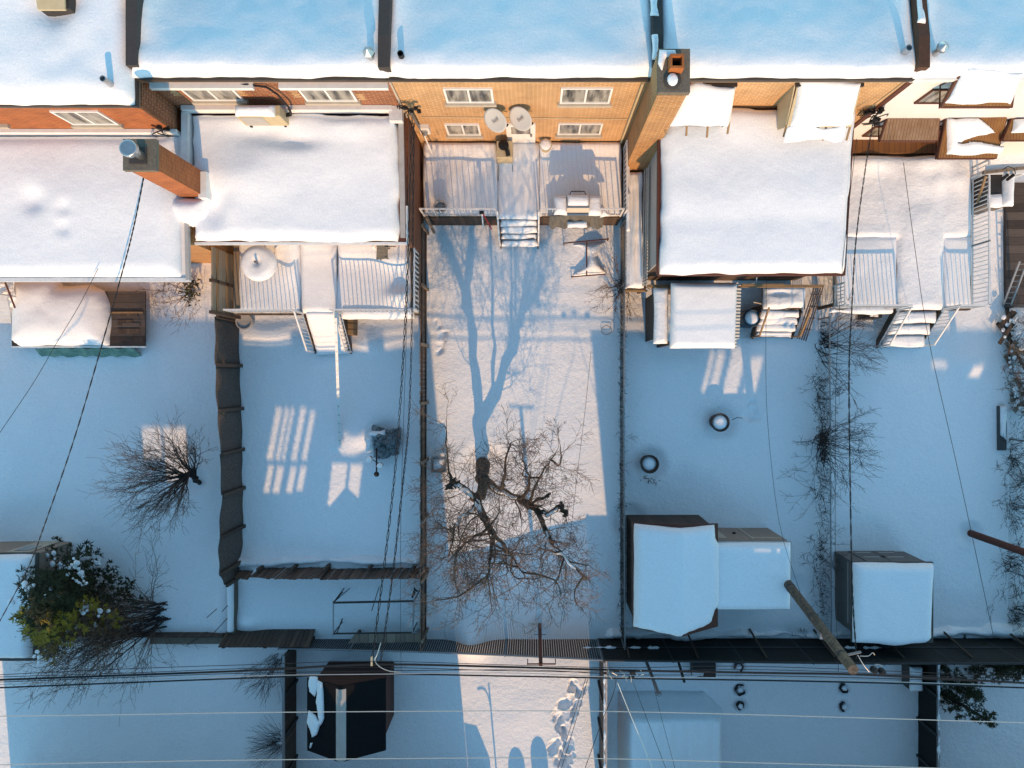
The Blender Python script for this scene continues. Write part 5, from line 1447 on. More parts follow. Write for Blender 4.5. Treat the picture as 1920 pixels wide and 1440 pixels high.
for k in range(120):
    h = rng.uniform(.05, 1) ** .85
    base = Vector((g.x, g.y, 0)).lerp(top, h)
    a = rng.uniform(0, 2 * math.pi)
    R_ = (1.75 * (1 - h) ** .6 + .25) * rng.choice((.55, .8, 1.0, 1.0, 1.2))
    if math.sin(a) < -.2: R_ *= 1.15
    boughs.append((h, base, base + Vector((math.cos(a) * R_, math.sin(a) * R_, -.1 - .3 * R_ * rng.random())), R_))
for h, base, tip, R_ in boughs:
    n = int(10 + R_ * 22); axd = (tip - base).normalized(); sd = axd.cross(Vector((0, 0, 1))).normalized()
    for s in range(n):
        u = .15 + .85 * (s + rng.random()) / n
        wd = .30 * R_ * (1 - u) * u * 2.6 + .05
        off = rng.uniform(-1, 1)
        q = base.lerp(tip, u) + sd * off * wd + Vector((0, 0, rng.gauss(0, .06) - abs(off) * wd * .4))
        d = axd + sd * off * 1.1 + Vector((rng.gauss(0, .25), rng.gauss(0, .25), rng.gauss(0, .25)))
        isg = tip.y < base.y and h > .42 and tip.z > 1.5 and u > .45 and rng.random() < .8
        spray(gold if isg else ndl, q, d, rng.uniform(.09, .19), rng)
    if rng.random() < .07 and h < .92:
        for _ in range(rng.randint(1, 3)): sc.append((base.lerp(tip, rng.uniform(.45, .95)) + sd * rng.uniform(-.15, .15) + Vector((0, 0, .05)), rng.uniform(.06, .13)))
ndl.build("foliage", M['needle'], t, fixn=False); gold.build("golden_foliage", M['needle_gold'], t, fixn=False)
sm = MB()
def blob(mb, c_, r, rng, flatz=.55):
    vs = []; fs = []; rings, seg = 5, 8
    for i in range(rings + 1):
        ph = math.pi * i / rings
        for k in range(seg):
            a = 2 * math.pi * k / seg; j = r * rng.uniform(.8, 1.2)
            vs.append(c_ + Vector((math.sin(ph) * math.cos(a) * j, math.sin(ph) * math.sin(a) * j, math.cos(ph) * r * flatz)))
    for i in range(rings):
        for k in range(seg):
            k2 = (k + 1) % seg; fs.append((i * seg + k, i * seg + k2, (i + 1) * seg + k2, (i + 1) * seg + k))
    mb.add(vs, fs)
for c_, r in sc:
    for q in range(4): blob(sm, c_ + Vector((rng.gauss(0, r * 1.4), rng.gauss(0, r * 1.4), rng.gauss(0, .02))), r * rng.uniform(.4, 1.0), rng, .4)
for px, py, zz, r in ((48, 1115, 1.9, .24), (45, 1128, 2.0, .22), (113, 1065, 1.3, .12), (128, 1062, 1.3, .14), (155, 1092, 2.6, .1), (182, 1055, 1.2, .1), (85, 1107, 2.4, .15), (70, 1230, 3.0, .12)):
    c_ = P(px, py, zz)
    for q in range(12): blob(sm, c_ + Vector((rng.gauss(0, r * .75), rng.gauss(0, r * .75), rng.gauss(0, .02))), r * rng.uniform(.15, .6), rng, .3)
sm.build("snow_clumps", M['snow'], t, smooth=True)

# leafless thicket right of it
b = P(308, 1150)
t = thing("bare_tree", "tangled leafless tree whose stems lean left into the evergreen at the lower left", "tree", (b.x, b.y, 0))
rng = random.Random(51); st = MB(); br = MB(); tan = MB()
for k in range(34):
    a = math.radians(rng.uniform(150, 232)); zz = rng.uniform(.55, 1.5)
    d = Vector((math.cos(a), math.sin(a) * .8, zz)).normalized(); L = rng.uniform(1.6, 3.0)
    p0 = Vector((b.x + rng.gauss(0, .16), b.y + rng.gauss(0, .2), -.1))
    p1 = p0 + d * L
    pts = limb(st, [p0, p0.lerp(p1, .5) + Vector((rng.gauss(0, .1), rng.gauss(0, .1), -.1)), p1], rng.uniform(.018, .036), .01, 5)
    for s in range(7):
        i = rng.randint(len(pts) // 2, len(pts) - 1)
        grow(tan if (s + k) % 2 else br, pts[i], (d + Vector((rng.gauss(0, .3), rng.gauss(0, .4), .3))).normalized(), rng.uniform(.6, 1.0), .014, 2, rng, .6, (2, 3), .1, 4, .2, .66, .0045)
for k in range(9):
    a = math.radians(rng.uniform(60, 170))
    grow(br, (b.x - .3, b.y + .3, .1), (math.cos(a), math.sin(a), rng.uniform(.3, 1)), rng.uniform(1, 1.5), .02, 2, rng, .6, (2, 3), .1, 4, .18, .66, .0045)
for k in range(8):
    a = math.radians(rng.uniform(240, 300))
    grow(br, (b.x - .2, b.y - .3, .1), (math.cos(a), math.sin(a), rng.uniform(.3, 1.0)), rng.uniform(1, 1.6), .02, 2, rng, .5, (2, 3), .1, 4, .16, .66, .0045)
st.build("trunk", M['twig_dark'], t); br.build("branches", M['twig'], t); tan.build("tan_branches", M['twig_tan'], t)  # every second twig spray takes the tan colour

shrub("bare_bush", "tawny twiggy bush on the chain link fence at the corner of the yellow house yard", P(1163, 540), 30, .9, .75, 1.0, .014, (0, -.25), 61, 'twig_tan', 2)
hg = "dark shrubs along the chain link fence right of the planters"
shrub("fence_shrub", "dark bare shrub spreading right across the chain link fence below the porch steps", P(1538, 640), 34, .8, .55, 1.5, .016, (.55, -.1), 71, 'twig_dark', 2, group=hg, jit=(.07, .3))
shrub("fence_shrub", "narrow dark bare shrub between two larger ones on the fence by the snowy yard", P(1534, 735), 26, .5, .6, .8, .01, (0, 0), 73, 'twig_dark', 2, group=hg, jit=(.07, .3))
shrub("fence_shrub", "largest dark bare shrub on the fence, level with the two round planters", P(1540, 830), 60, .9, .75, 1.4, .016, (.15, -.05), 72, 'twig_dark', 2, group=hg, jit=(.07, .3))
shrub("fence_shrub", "sparse dark shrub with long stray stems on the fence above the corner shed", P(1535, 930), 10, 1.3, .3, 1.2, .009, (-.4, .1), 74, 'twig_dark', 1, group=hg, jit=(.07, .3))
shrub("fence_shrub", "lowest dark shrub on the fence between the two snow roofed sheds", P(1532, 1040), 20, .6, .5, .8, .009, (0, 0), 75, 'twig_dark', 2, group=hg, jit=(.07, .3))
vg = "vines and brush along the right edge fence"
for k, (px, py, lab) in enumerate(((1893, 655, "tangle of brown brush at the right edge just below the ladder"), (1896, 730, "brown brush at the right edge above the dark trough"), (1893, 860, "bare vine on the right edge fence just below the dark trough"), (1896, 940, "bare vine on the right edge fence just above the dark pole"),
                                 (1893, 1060, "bare vine on the right edge fence below the dark pole"), (1898, 1150, "bare vine on the right edge fence at its lower end by the lane fence"))):
    shrub("vine_brush", lab, P(px, py), 34, .7, .6, .9, .010, (.1, 0), 80 + k, 'twig_tan' if k < 2 else 'twig_dark', 2, group=vg, jit=(.12, .3))
shrub("weeping_bush", "long thin dark canes drooping left at the fence corner left of the black shed", P(527, 1225), 34, .7, .45, 1.3, .008, (-.6, -.8), 95, 'twig_dark', 1, sp=.25)
shrub("grassy_bush", "spray of arching dark stems left of the black shed at the bottom", P(532, 1392), 70, .8, .35, 1.2, .007, (-.7, .1), 96, 'twig_dark', 0)
shrub("fence_sprig", "small dry sprig poking right through the chain link fence beside the tree", P(1165, 818), 7, .5, .3, .55, .006, (.5, -.1), 97, 'twig_tan', 0)
shrub("bare_bush", "little frosted bush under the leaning utility pole at the lane fence", P(1500, 1190), 9, .5, .5, .5, .007, (0, 0), 98, 'twig_dark', 2)

# conifer boughs over the lower right fence
def bough_tree(label, base, seed, h, R0, lean):
    t = thing("conifer", label, "tree", (base.x, base.y, 0), "dark conifers by the lower right fence"); rng = random.Random(seed)
    top = base + Vector((lean[0], lean[1], h))
    MB().tube([base - Vector((0, 0, .2)), top], [.09, .02], 7).build("trunk", M['bark'], t)
    nd = MB()
    for k in range(34):
        u = rng.uniform(.1, 1); b_ = base.lerp(top, u); a = rng.uniform(0, 6.283); R_ = R0 * 1.2 * (1 - u) ** .6 * rng.choice((.5, .8, 1.2)) + .1
        tip = b_ + Vector((math.cos(a) * R_, math.sin(a) * R_, -.1))
        for s in range(18):
            uu = .15 + .85 * (s + rng.random()) / 18
            q = b_.lerp(tip, uu) + Vector((rng.gauss(0, .07 * (1.1 - uu)), rng.gauss(0, .07 * (1.1 - uu)), rng.gauss(0, .03)))
            spray(nd, q, (tip - b_) + Vector((rng.gauss(0, .2), rng.gauss(0, .2), 0)), rng.uniform(.07, .13), rng)
    nd.build("foliage", M['needle'], t, fixn=False)
    return t
bough_tree("dark conifer leaning right from the lower right fence, the lower of two", P(1765, 1300), 1, 1.9, .62, (.55, -.1))
bough_tree("dark conifer right of the fence just under the wires, the upper of two", P(1762, 1270), 2, 1.6, .55, (.35, .1))
bough_tree("row of dark conifer tips along the lane fence at the right edge", P(1835, 1240), 3, 1.2, .8, (.2, .1))
bough_tree("dark conifer at the far right end of the lane fence", P(1890, 1243), 4, 1.2, .8, (.2, .1))
# ------------------------------------------------------------------ fences
def line_fence(label, pts, tops, panelmat, post_step=1.6, r=.025, thick=.0, name="chain_link_fence", railmat='steel', postmat='steel', group=None, cat="fence", bottom=-.05):
    """pts: list of (x,y) ; tops: height at each"""
    t = thing(name, label, cat, (pts[0][0], pts[0][1], 0), group)
    m = MB(); rail = MB()
    for i in range(len(pts) - 1):
        a, b = pts[i], pts[i + 1]; n = max(1, int(math.hypot(b[0] - a[0], b[1] - a[1]) / .5))
        for k in range(n):
            u, v = k / n, (k + 1) / n
            p = (a[0] + (b[0] - a[0]) * u, a[1] + (b[1] - a[1]) * u); q = (a[0] + (b[0] - a[0]) * v, a[1] + (b[1] - a[1]) * v)
            hp = tops[i] + (tops[i + 1] - tops[i]) * u; hq = tops[i] + (tops[i + 1] - tops[i]) * v
            m.add([(p[0], p[1], bottom), (q[0], q[1], bottom), (q[0], q[1], hq), (p[0], p[1], hp)], [(0, 1, 2, 3)])
        rail.tube([(a[0], a[1], tops[i]), (b[0], b[1], tops[i + 1])], r, 6)
    o = m.build("panel", M[panelmat], t, fixn=False)
    if thick:
        sd = o.modifiers.new("solid", 'SOLIDIFY'); sd.thickness = thick
    rail.build("top_rail", M[railmat], t)
    L = 0
    for i in range(len(pts) - 1):
        a, b = pts[i], pts[i + 1]; d = math.hypot(b[0] - a[0], b[1] - a[1]); n = max(1, round(d / post_step))
        for k in range(n + (i == len(pts) - 2)):
            u = k / n; x, y = a[0] + (b[0] - a[0]) * u, a[1] + (b[1] - a[1]) * u; h = tops[i] + (tops[i + 1] - tops[i]) * u
            MB().tube([(x, y, -.2), (x, y, h + .05)], r * 1.15, 7).build("post", M[postmat], t)
    return t

def ridge(parent, a, b, r, seed, name="rail_snow"):
    """line of snow lying along a rail, swelling and thinning"""
    a = Vector(a); b = Vector(b); n = max(4, int((b - a).length / .07)); rr = random.Random(seed)
    pts = [a.lerp(b, i / n) + Vector((rr.gauss(0, .006), rr.gauss(0, .006), 0)) for i in range(n + 1)]
    ph = rr.uniform(0, 6)
    rad = [max(.004, r * (.55 + .5 * math.sin(i * .45 + ph) + .35 * math.sin(i * 1.3 + 2 * ph) + rr.uniform(-.25, .25))) for i in range(n + 1)]
    rad[0] = rad[-1] = .006
    m = MB(); m.tube(pts, rad, 6); return m.build(name, M['snow'], parent, smooth=True)
# cloth covered fence between yards A and B
t = thing("cloth_fence", "tall fence of dark mesh cloth panels on wooden posts", "fence", (-9.83, -6.7, 0))
ys = [P(455, y).y for y in (602, 686, 766, 842, 914, 986, 1050, 1078)]
xs_ = [-9.95, -9.93, -9.88, -9.84, -9.82, -9.83, -9.86, -9.9]
tz = [1.78, 1.80, 1.78, 1.66, 1.62, 1.78, 1.74, 1.7]
rr = random.Random(9)
for k in range(7):
    m = MB(); vs = []; fs = []; nu, nv = 10, 8
    for i in range(nu + 1):
        u = i / nu
        for j in range(nv + 1):
            w_ = j / nv; top = tz[k] + (tz[k + 1] - tz[k]) * u + .012 * math.sin(u * 9 + k)
            if k == 6: top = 1.7 - .5 * u
            vs.append((xs_[k] + (xs_[k + 1] - xs_[k]) * u - .015 * math.sin(math.pi * u) * w_ + .018 * math.sin(7 * u + 5 * w_ + k * 2), ys[k] + (ys[k + 1] - ys[k]) * u, -.05 + (top + .05) * w_))
    for i in range(nu):
        for j in range(nv):
            a = i * (nv + 1) + j; fs.append((a, a + nv + 1, a + nv + 2, a + 1))
    m.add(vs, fs); o = m.build("cloth_panel", M['tarp'], t, smooth=True); sd = o.modifiers.new("solid", 'SOLIDIFY'); sd.thickness = .012
for k in range(8):
    m = MB(); m.box(xs_[k] + .03, xs_[k] + .11, ys[k] - .055, ys[k] + .055, -.2, tz[k] + .04 - (.5 if k == 7 else 0)); m.build("post", M['wood_dark'], t)

# broken board fence across yard B
t = thing("board_fence", "low broken board fence with snow heaped against it above the steel frame", "fence", (-7, -6.35, 0))
rr = random.Random(12)
def boards(parent, xa, xb, y, z0, z1f, tilt=.0, w=.125):
    m = MB(); x = xa; k = 0
    while x < xb:
        z1 = z1f((x - xa) / (xb - xa)) + rr.uniform(-.03, .03)
        o_ = rr.uniform(-.012, .012)
        m.add([(x, y + o_, z0), (x + w - .012, y + o_, z0), (x + w - .012, y + o_, z0), (x, y + o_, z0)], []) if False else None
        a = Vector((x + w / 2, y + o_, z0)); b = Vector((x + w / 2 + tilt, y + o_ - .12, z1))
        m.beam(a, b, w - .014, .022, up=(0, 1, 0)); x += w; k += 1
    return m.build("board_panel", M['wood_fence'], parent)
boards(t, P(437, 1070).x, P(478, 1070).x, -6.42, .0, lambda u: .6 + .35 * u, .12)
boards(t, P(492, 1070).x, P(622, 1070).x, -6.34, .0, lambda u: .92 + .2 * math.sin(2.6 * u), -.1)
boards(t, P(618, 1070).x, P(800, 1070).x, -6.40, .0, lambda u: .98 - .15 * u, -.05)
for px in (500, 560, 620, 700, 780):
    x = P(px, 1070).x; MB().box(x - .045, x + .045, -6.30, -6.21, -.2, .8).build("post", M['wood_dark'], t)
snow("snow_heap", [(-10.2, -6.0), (-3.75, -6.0), (-3.75, -6.31), (-5.5, -6.26), (-7.0, -6.2), (-8.4, -6.26), (-9.0, -6.36), (-10.1, -6.38)], flat(-.05), .5, M['snow'], t, res=.07, edge=.35, wob=.1, seed=301, amp=.1)

# wooden fence between yards B and C
t = thing("board_fence", "thin dark board fence running down between the red brown house yard and the sunlit yard", "fence", (-3.62, -8.6, 0))
m = MB(); y = 5.0; rr = random.Random(15)
while y > -8.7:
    h = 1.28 + rr.uniform(-.04, .04) + (.25 if y > 2.0 else 0)
    m.box(-3.63 + rr.uniform(-.012, .012), -3.602, y - .13, y, -.1, h); y -= .142
m.build("board_panel", M['wood_fence'], t)
for k in range(8):
    y = 4.9 - 1.9 * k; MB().box(-3.60, -3.52, y - .045, y + .045, -.2, 1.35).build("post", M['wood_grey'], t)
for z in (.4, 1.18):
    MB().box(-3.60, -3.56, -8.6, 4.9, z - .04, z + .04).build("rail", M['wood_dark'], t)

line_fence("long chain link fence choked with dead vines right of the sunlit yard", [(2.95, 5.1), (2.93, -1.0), (2.95, -8.7)], [1.12, 1.05, 1.15], 'link_dense', 2.2)
def vines(label, fx, y0, y1, n, seed, hmax=.9, w=.035, r=.008):
    brush = MB(); rr = random.Random(seed)
    for k in range(n):
        y = rr.uniform(y0, y1); x = fx + rr.gauss(0, w); zz = rr.uniform(0, hmax); L = rr.uniform(.06, .22)
        brush.tube([(x, y, zz), (x + rr.gauss(0, .05), y + rr.uniform(-.1, .1), zz + L * .6), (x + rr.gauss(0, .09), y + rr.uniform(-.16, .16), zz + L)], [r, r * .8, r * .5], 3, cap=False)
    tag(brush.build("dead_vine", M['twig_dark'], None, loc=(fx, 0, 0)), label, "vine")
vines("dead vine woven along the chain link fence right of the sunlit yard", 2.94, -8.6, 2.4, 420, 17)
vines("dark dead vine all along the shrubby chain link fence left of the corner shed", 9.58, -8.6, 1.6, 420, 19, .9, .06, .008)
vines("brown dead vine all along the fence at the right edge of the photo", 16.1, -8.6, 2.2, 420, 23, 1.0, .09, .008)
line_fence("chain link fence overgrown with dark shrubs between the planters yard and the corner shed yard", [(9.62, 2.0), (9.68, -8.7)], [.95, .95], 'link_dark', 2.4)
line_fence("rusty chain link fence with brush along the right edge of the photo", [(16.1, 2.4), (16.05, -8.7)], [1.3, 1.2], 'link_dark', 2.2)

# lane fence along the lower yards
lf = [(540, .85), (800, 1.13), (950, 1.42), (1120, 1.8)]
pts = [(P(px, 710 + 8.8 * F / 24).x * 1.0, -8.8) for px, h in lf]
line_fence("lane fence of chain link woven with shiny strips below the sunlit yard", pts, [h for _, h in lf], 'link_slat', 2.2, .03, name="lane_fence")
rf = [(1122, 1.82), (1600, 2.08), (1960, 2.05)]
pts = [(P(px, 1198).x, -8.8) for px, h in rf]
t = line_fence("tall lane fence with near black green slats along the lower right yards", pts, [h for _, h in rf], 'slat_green', 2.4, .035, thick=.03, name="lane_fence", railmat='dark_metal', postmat='dark_metal')
MB().box(pts[0][0], pts[-1][0], -8.77, -8.74, .85, .93).build("mid_rail", M['dark_metal'], t)
for k in range(7):
    x = pts[0][0] + .8 + k * 2.15
    m = MB(); m.beam((x, -8.45, .0), (x + .02, -8.76, 1.75), .05, .05); m.build("brace", M['wood_dark'], t)
for xa, xb in ((pts[0][0] - .6, pts[0][0] + .5), (pts[0][0] + .7, pts[0][0] + 1.3), (pts[0][0] + 1.5, pts[0][0] + 1.9), (10.1, 10.5), (10.7, 11.3)):
    ridge(t, (xa, -8.73, .96), (xb, -8.73, .96), .05, int(xa * 7) + 90)
snow("snow_drift", [(pts[0][0] + .2, -8.76), (pts[-1][0], -8.76), (pts[-1][0], -8.3), (12.9, -8.42), (9.6, -8.5), (6.0, -8.45), (pts[0][0] + .2, -8.35)], flat(-.04), .42, M['snow'], t, res=.07, edge=.4, wob=.16, seed=305, amp=.22, nscale=1.3)
# leaning boards and low wall on the left part of the lane
t = thing("board_fence", "sagging dark boards on the lane left of the steel frame", "fence", (-9, -8.6, 0))
m = MB(); rr = random.Random(20); x = P(432, 1190).x
while x < P(592, 1190).x:
    m.beam((x, -8.45, .0), (x + .08, -8.72, .95), .15, .025, up=(0, 1, 0)); x += .165
m.build("board_panel", M['wood_dark'], t)
for px in (440, 515, 588): x = P(px, 1190).x; MB().box(x - .05, x + .05, -8.78, -8.70, -.2, .9).build("post", M['wood_dark'], t)
t = thing("lumber_sheet", "pale grey board laid flat along the lane below the steel frame", "board", (-5.4, -8.6, 0))
MB().slab([P(652, 1206, .8), P(795, 1204, .8), P(800, 1188, .8), P(665, 1189, .8)], .04).build("sheet", M['wood_grey'], t)
for px in (665, 785): q = P(px, 1197, .76); MB().box(q.x - .04, q.x + .04, q.y - .04, q.y + .04, 0, .755).build("leg", M['wood_dark'], t)
t = thing("low_wall", "low concrete wall with snow along the lane below the bare tangled tree", "wall", (P(360, 1195).x, -8.7, 0))
MB().box(-19.5, P(425, 1190).x, -8.86, -8.62, -.2, .30).build("wall_body", M['concrete'], t)
snow("snow_cap", rect(-19.5, P(290, 1190).x, -8.9, -8.6), flat(.304), .14, M['snow'], t, res=.07, edge=.12, wob=.03, seed=310)
MB().box(-19.5, P(425, 1190).x, -8.62, -8.56, -.1, .36).build("edge_board", M['wood_dark'], t)
t = thing("snow_kerb", "narrow snow capped kerb at the lower end of the cloth fence", "kerb", (P(437, 1150).x, P(437, 1150).y, 0))
MB().box(P(438, 1100).x, P(447, 1100).x, -8.5, P(440, 1085).y, -.1, .32).build("kerb_body", M['concrete'], t)
snow("snow_cap", rect(P(434, 1100).x, P(446, 1100).x, -8.45, P(440, 1085).y), flat(.32), .12, M['snow'], t, res=.06, edge=.1, wob=.02, seed=311)
sg = "thin stakes leaning by the low wall"
for k, (xa, ya, xb, yb, lab) in enumerate(((388, 1158, 408, 1140, "short thin dark stake standing clear of the kerb, above the low wall"), (416, 1147, 443, 1118, "long thin stake beside the snow capped kerb, the rightmost of the stakes"),
                                     (396, 1192, 430, 1155, "thin stake leaning at the corner of the low wall and the sagging boards"), (350, 1210, 390, 1184, "thin rod lying low across the top of the low wall"))):
    t = thing("stake", lab, "stake", tuple(P(xb, yb)), sg)
    MB().tube([P(xb, yb, .0), P(xa, ya, .7)], .014, 6).build("rod", M['dark_metal'], t)

# bottom yards
def solid_fence(label, x, y0, y1, h, side, sn=True, matk='slat_green', seed=1):
    t = thing("solid_fence", label, "fence", (x, y1, 0))
    MB().box(x - .02, x + .02, y1, y0, -.1, h).build("panel", M[matk], t)
    n = 4
    for k in range(n + 1):
        y = y0 + (y1 - y0) * k / n; MB().box(x + side * .021, x + side * .09, y - .04, y + .04, -.2, h + .04).build("post", M['dark_metal'], t)
    MB().box(x - .04, x + .04, y1, y0, h, h + .05).build("top_rail", M['steel'], t)
    if sn:
        ridge(t, (x, y0, h + .055), (x, y1, h + .055), .035, seed)
    return t
solid_fence("dark fence along the left side of the black shed at the bottom", -8.03, -8.9, -14.0, 1.15, 1, False, 'wood_dark')
solid_fence("grey railed fence left of the snow buried block at the bottom centre", 2.25, -8.95, -14, 1.55, -1, True, 'shed_dark', 3)
solid_fence("black fence with a snowy top rail at the lower right beside the conifers", 13.05, -8.95, -14, 1.1, -1, True, 'slat_green', 4)

# black roofed shed
ex0, ex1, rx_ = P(574, 1300, 2.05).x, P(722, 1300, 2.05).x, P(637, 1300, 2.6).x
yn, ysd = -9.3, P(600, 1418, 2.3).y
t = thing("garden_shed", "brown shed with a black gable roof, white ridge strip and snow patches", "shed", ((ex0 + ex1) / 2, ysd, 0))
m = MB(); zE, zR_ = 1.98, 2.55
gx0, gx1 = ex0 + .12, ex1 - .12
m.add([(gx0, yn - .25, -.1), (gx1, yn - .25, -.1), (gx1, ysd + .2, -.1), (gx0, ysd + .2, -.1), (gx0, yn - .25, zE), (gx1, yn - .25, zE), (gx1, ysd + .2, zE), (gx0, ysd + .2, zE), (rx_, yn - .25, zR_ - .05), (rx_, ysd + .2, zR_ - .05)],
      [(0, 1, 5, 8, 4), (3, 2, 6, 9, 7), (0, 3, 7, 4), (1, 2, 6, 5), (0, 1, 2, 3)])
m.build("wall", M['shed_brown'], t)
m = MB(); m.slab([(ex0, ysd, zE - .02), (rx_, ysd - .06, zR_), (rx_, yn, zR_), (ex0, yn, zE - .02)], .06); m.slab([(rx_ + .002, ysd - .06, zR_), (ex1, ysd, zE - .02), (ex1, yn, zE - .02), (rx_ + .002, yn, zR_)], .06)
m.build("roof", M['black_roof'], t)
m = MB(); w_ = .16
m.slab([(rx_ - w_, ysd - .02, zR_ - w_ * .62 + .018), (rx_, ysd - .06, zR_ + .02), (rx_, yn - .1, zR_ + .02), (rx_ - w_, yn - .1, zR_ - w_ * .62 + .018)], .012)
m.slab([(rx_ + .001, ysd - .06, zR_ + .02), (rx_ + w_, ysd - .02, zR_ - w_ * .5 + .018), (rx_ + w_, yn - .1, zR_ - w_ * .5 + .018), (rx_ + .001, yn - .1, zR_ + .02)], .012)
m.build("ridge_cap", M['gutter'], t)
def zroof(x, y): return zR_ - (rx_ - np.asarray(x, float)) * (zR_ - zE) / (rx_ - ex0) + .006
for k, poly in enumerate(([(577, 1275), (592, 1272), (594, 1290), (588, 1310), (577, 1302), (574, 1290)], [(594, 1277), (604, 1280), (609, 1310), (607, 1345), (601, 1362), (594, 1335), (590, 1318), (592, 1300)], [(574, 1340), (590, 1345), (602, 1357), (592, 1380), (582, 1388), (578, 1375), (571, 1362)], [(578, 1400), (583, 1398), (580, 1408), (576, 1410)])):
    snow("snow_patch", [q2(a, b, 2.25) for a, b in poly], zroof, .08, M['snow'], t, res=.035, edge=.07, wob=.05, seed=320 + k)

# snow buried block (bottom centre)
t = thing("buried_structure", "large square garden structure completely buried under smooth snow at the bottom centre", "snowed structure", (P(1255, 1380).x, -13, 0))
z = .75
MB().box(P(1172, 1360, z).x + .2, P(1352, 1360, z).x - .15, -14, P(1200, 1350, z).y - .1, -.1, .45).build("core", M['shed_dark'], t)
a0, a1 = P(1160, 1310, .3).x, P(1356, 1310, .3).x
def zbur(x, y):
    return .0 * np.asarray(x, float)
yt = P(1200, 1346, z).y; yb2 = P(1200, 1303, .3).y
def exbur(x, y):
    u = np.clip((yb2 - y) / (yb2 - yt), 0, 1)
    s = .75 * u ** 1.8 + .022 * np.sin(x * 16) * (y < yt) 
    return s
snow("snow_cover", [(a0, -14.2), (a1, -14.2), (a1, yt), (P(1322, 1305, .2).x, yb2), (a0, yb2)], zbur, .28, M['snow_smooth'], t, res=.06, edge=.3, wob=.02, seed=330, amp=.03, extra=exbur)

# tall grass tufts / planter rims poking through the snow
rg = "rings of pot rims poking out of the snow at the bottom right"
for k, (px, py, lab) in enumerate(((1385, 1250, "ring of a buried pot closest under the lane fence among the wires"), (1388, 1293, "upper of the two dark buried pot rims right of the snow buried block"), (1388, 1323, "lower of the two dark buried pot rims right of the snow buried block"),
                           (1583, 1290, "upper of the two dark buried pot rims under the leaning pole top"), (1583, 1325, "lower of the two dark buried pot rims under the leaning pole top"))):
    q = P(px, py); t = thing("buried_pot", lab, "pot", (q.x, q.y, 0), rg)
    m = MB(); rr = random.Random(k)
    n = 14; vs = []; fs = []
    gap = rr.uniform(0, 6); span = rr.uniform(3.2, 5.6); rad_ = rr.uniform(.11, .17)
    for i in range(n + 1):
        a = gap + span * i / n; R_ = rad_ * (1 + .12 * math.sin(2 * i + k))
        wi = .006 + .024 * abs(math.sin(i * .7 + k)) * math.sin(math.pi * (i + .3) / (n + .6))
        for r_, zz in ((R_ - wi, -.05), (R_ - wi * .9, .055), (R_ + wi * .9, .06), (R_ + wi, -.05)):
            vs.append((q.x + r_ * math.cos(a), q.y + r_ * math.sin(a) * 1.1, zz))
    for i in range(n):
        for j in range(3): fs.append((i * 4 + j, i * 4 + j + 1, i * 4 + j + 5, i * 4 + j + 4))
    m.add(vs, fs); m.build("rim", M['black'], t)
    blob(mm := MB(), q + Vector((0, 0, .02)), .1, rr); mm.build("snow_fill", M['snow'], t, smooth=True)

# L-shaped shed of house D
z = 2.05
gx0, gx1, gr = P(1190, 1100, z).x, P(1345, 1100, z).x, P(1276, 1100, 2.4).x
yn, ysd = P(1200, 983, z).y, P(1200, 1176, z).y
t = thing("garden_shed", "brown gabled shed deep in snow with a lower pale lean-to attached", "shed", (gr, ysd, 0))
MB().box(gx0 + .02, gx1 - .08, ysd + .12, yn - .12, -.1, z - .02).build("wall", M['wood_dark'], t)
zr = 2.3
m = MB(); m.slab([(gx0 - .06, ysd, z), (gr, ysd - .22, zr), (gr, yn + .04, zr), (gx0 - .06, yn + .04, z)], .07); m.slab([(gr + .002, ysd - .22, zr), (gx1 + .02, ysd + .02, z), (gx1 + .02, yn + .02, z), (gr + .002, yn + .04, zr)], .07)
m.build("roof", M['brown_trim'], t)
def zg(x, y):
    x = np.asarray(x, float); return np.where(x < gr, z + (zr - z) * (x - gx0) / (gr - gx0), zr - (zr - z) * (x - gr) / (gx1 - gr)) + .006
snow("roof_snow", [(gx0 - .05, ysd + .02), (gr - .02, ysd - .2), (gr + .12, ysd - .12), (gx1 - .42, ysd + .08), (gx1 - .2, ysd + .2), (gx1 - .12, ysd + .55), (gx1 + .04, ysd + .75), (gx1 + .05, yn - .62), (gx1 - .08, yn - .45), (gx1 - .1, yn - .02), (gr, yn - .06), (gx0 - .02, yn + .03)], zg, .24, M['snow_smooth'], t, res=.08, edge=.22, wob=.02, seed=340, amp=.03)
z2 = 1.94
lx0, lx1, ly0, ly1 = gx1 - .07, P(1484, 1100, z2).x, P(1400, 1144, z2).y, P(1400, 1012, z2).y
MB().box(lx0, lx1 - .1, ly0 + .1, ly1 - .04, -.1, z2 - .08).build("lean_to_wall", M['shed_tan'], t)
MB().slab([(lx0, ly0, z2 - .04), (lx1, ly0, z2 - .04), (lx1, ly1 - .05, z2), (lx0, ly1 - .05, z2)], .06).build("lean_to_roof", M['gutter'], t)
m = MB(); m.box(lx0 + .15, lx0 + .5, ly1 - .038, ly1 - .02, .1, 1.6); m.box(lx0 + 1.25, lx0 + 1.32, ly1 - .038, ly1 - .02, .1, 1.7); m.box(lx0 + 1.32, lx1 - .2, ly1 - .038, ly1 - .025, 1.45, 1.55); m.build("door_trim", M['sill'], t)
MB().box(lx0 + .85, lx0 + .95, ly1 - .038, ly1 + .02, .9, .95).build("handle", M['black'], t)
snow("lean_to_snow", rect(lx0 - .02, lx1 - .03, ly0 + .01, ly1 - .08), lambda x, y: z2 - .034 + (np.asarray(y, float) - ly0) * .04 / (ly1 - ly0), .2, M['snow_smooth'], t, res=.08, edge=.2, wob=.015, seed=341, amp=.03)
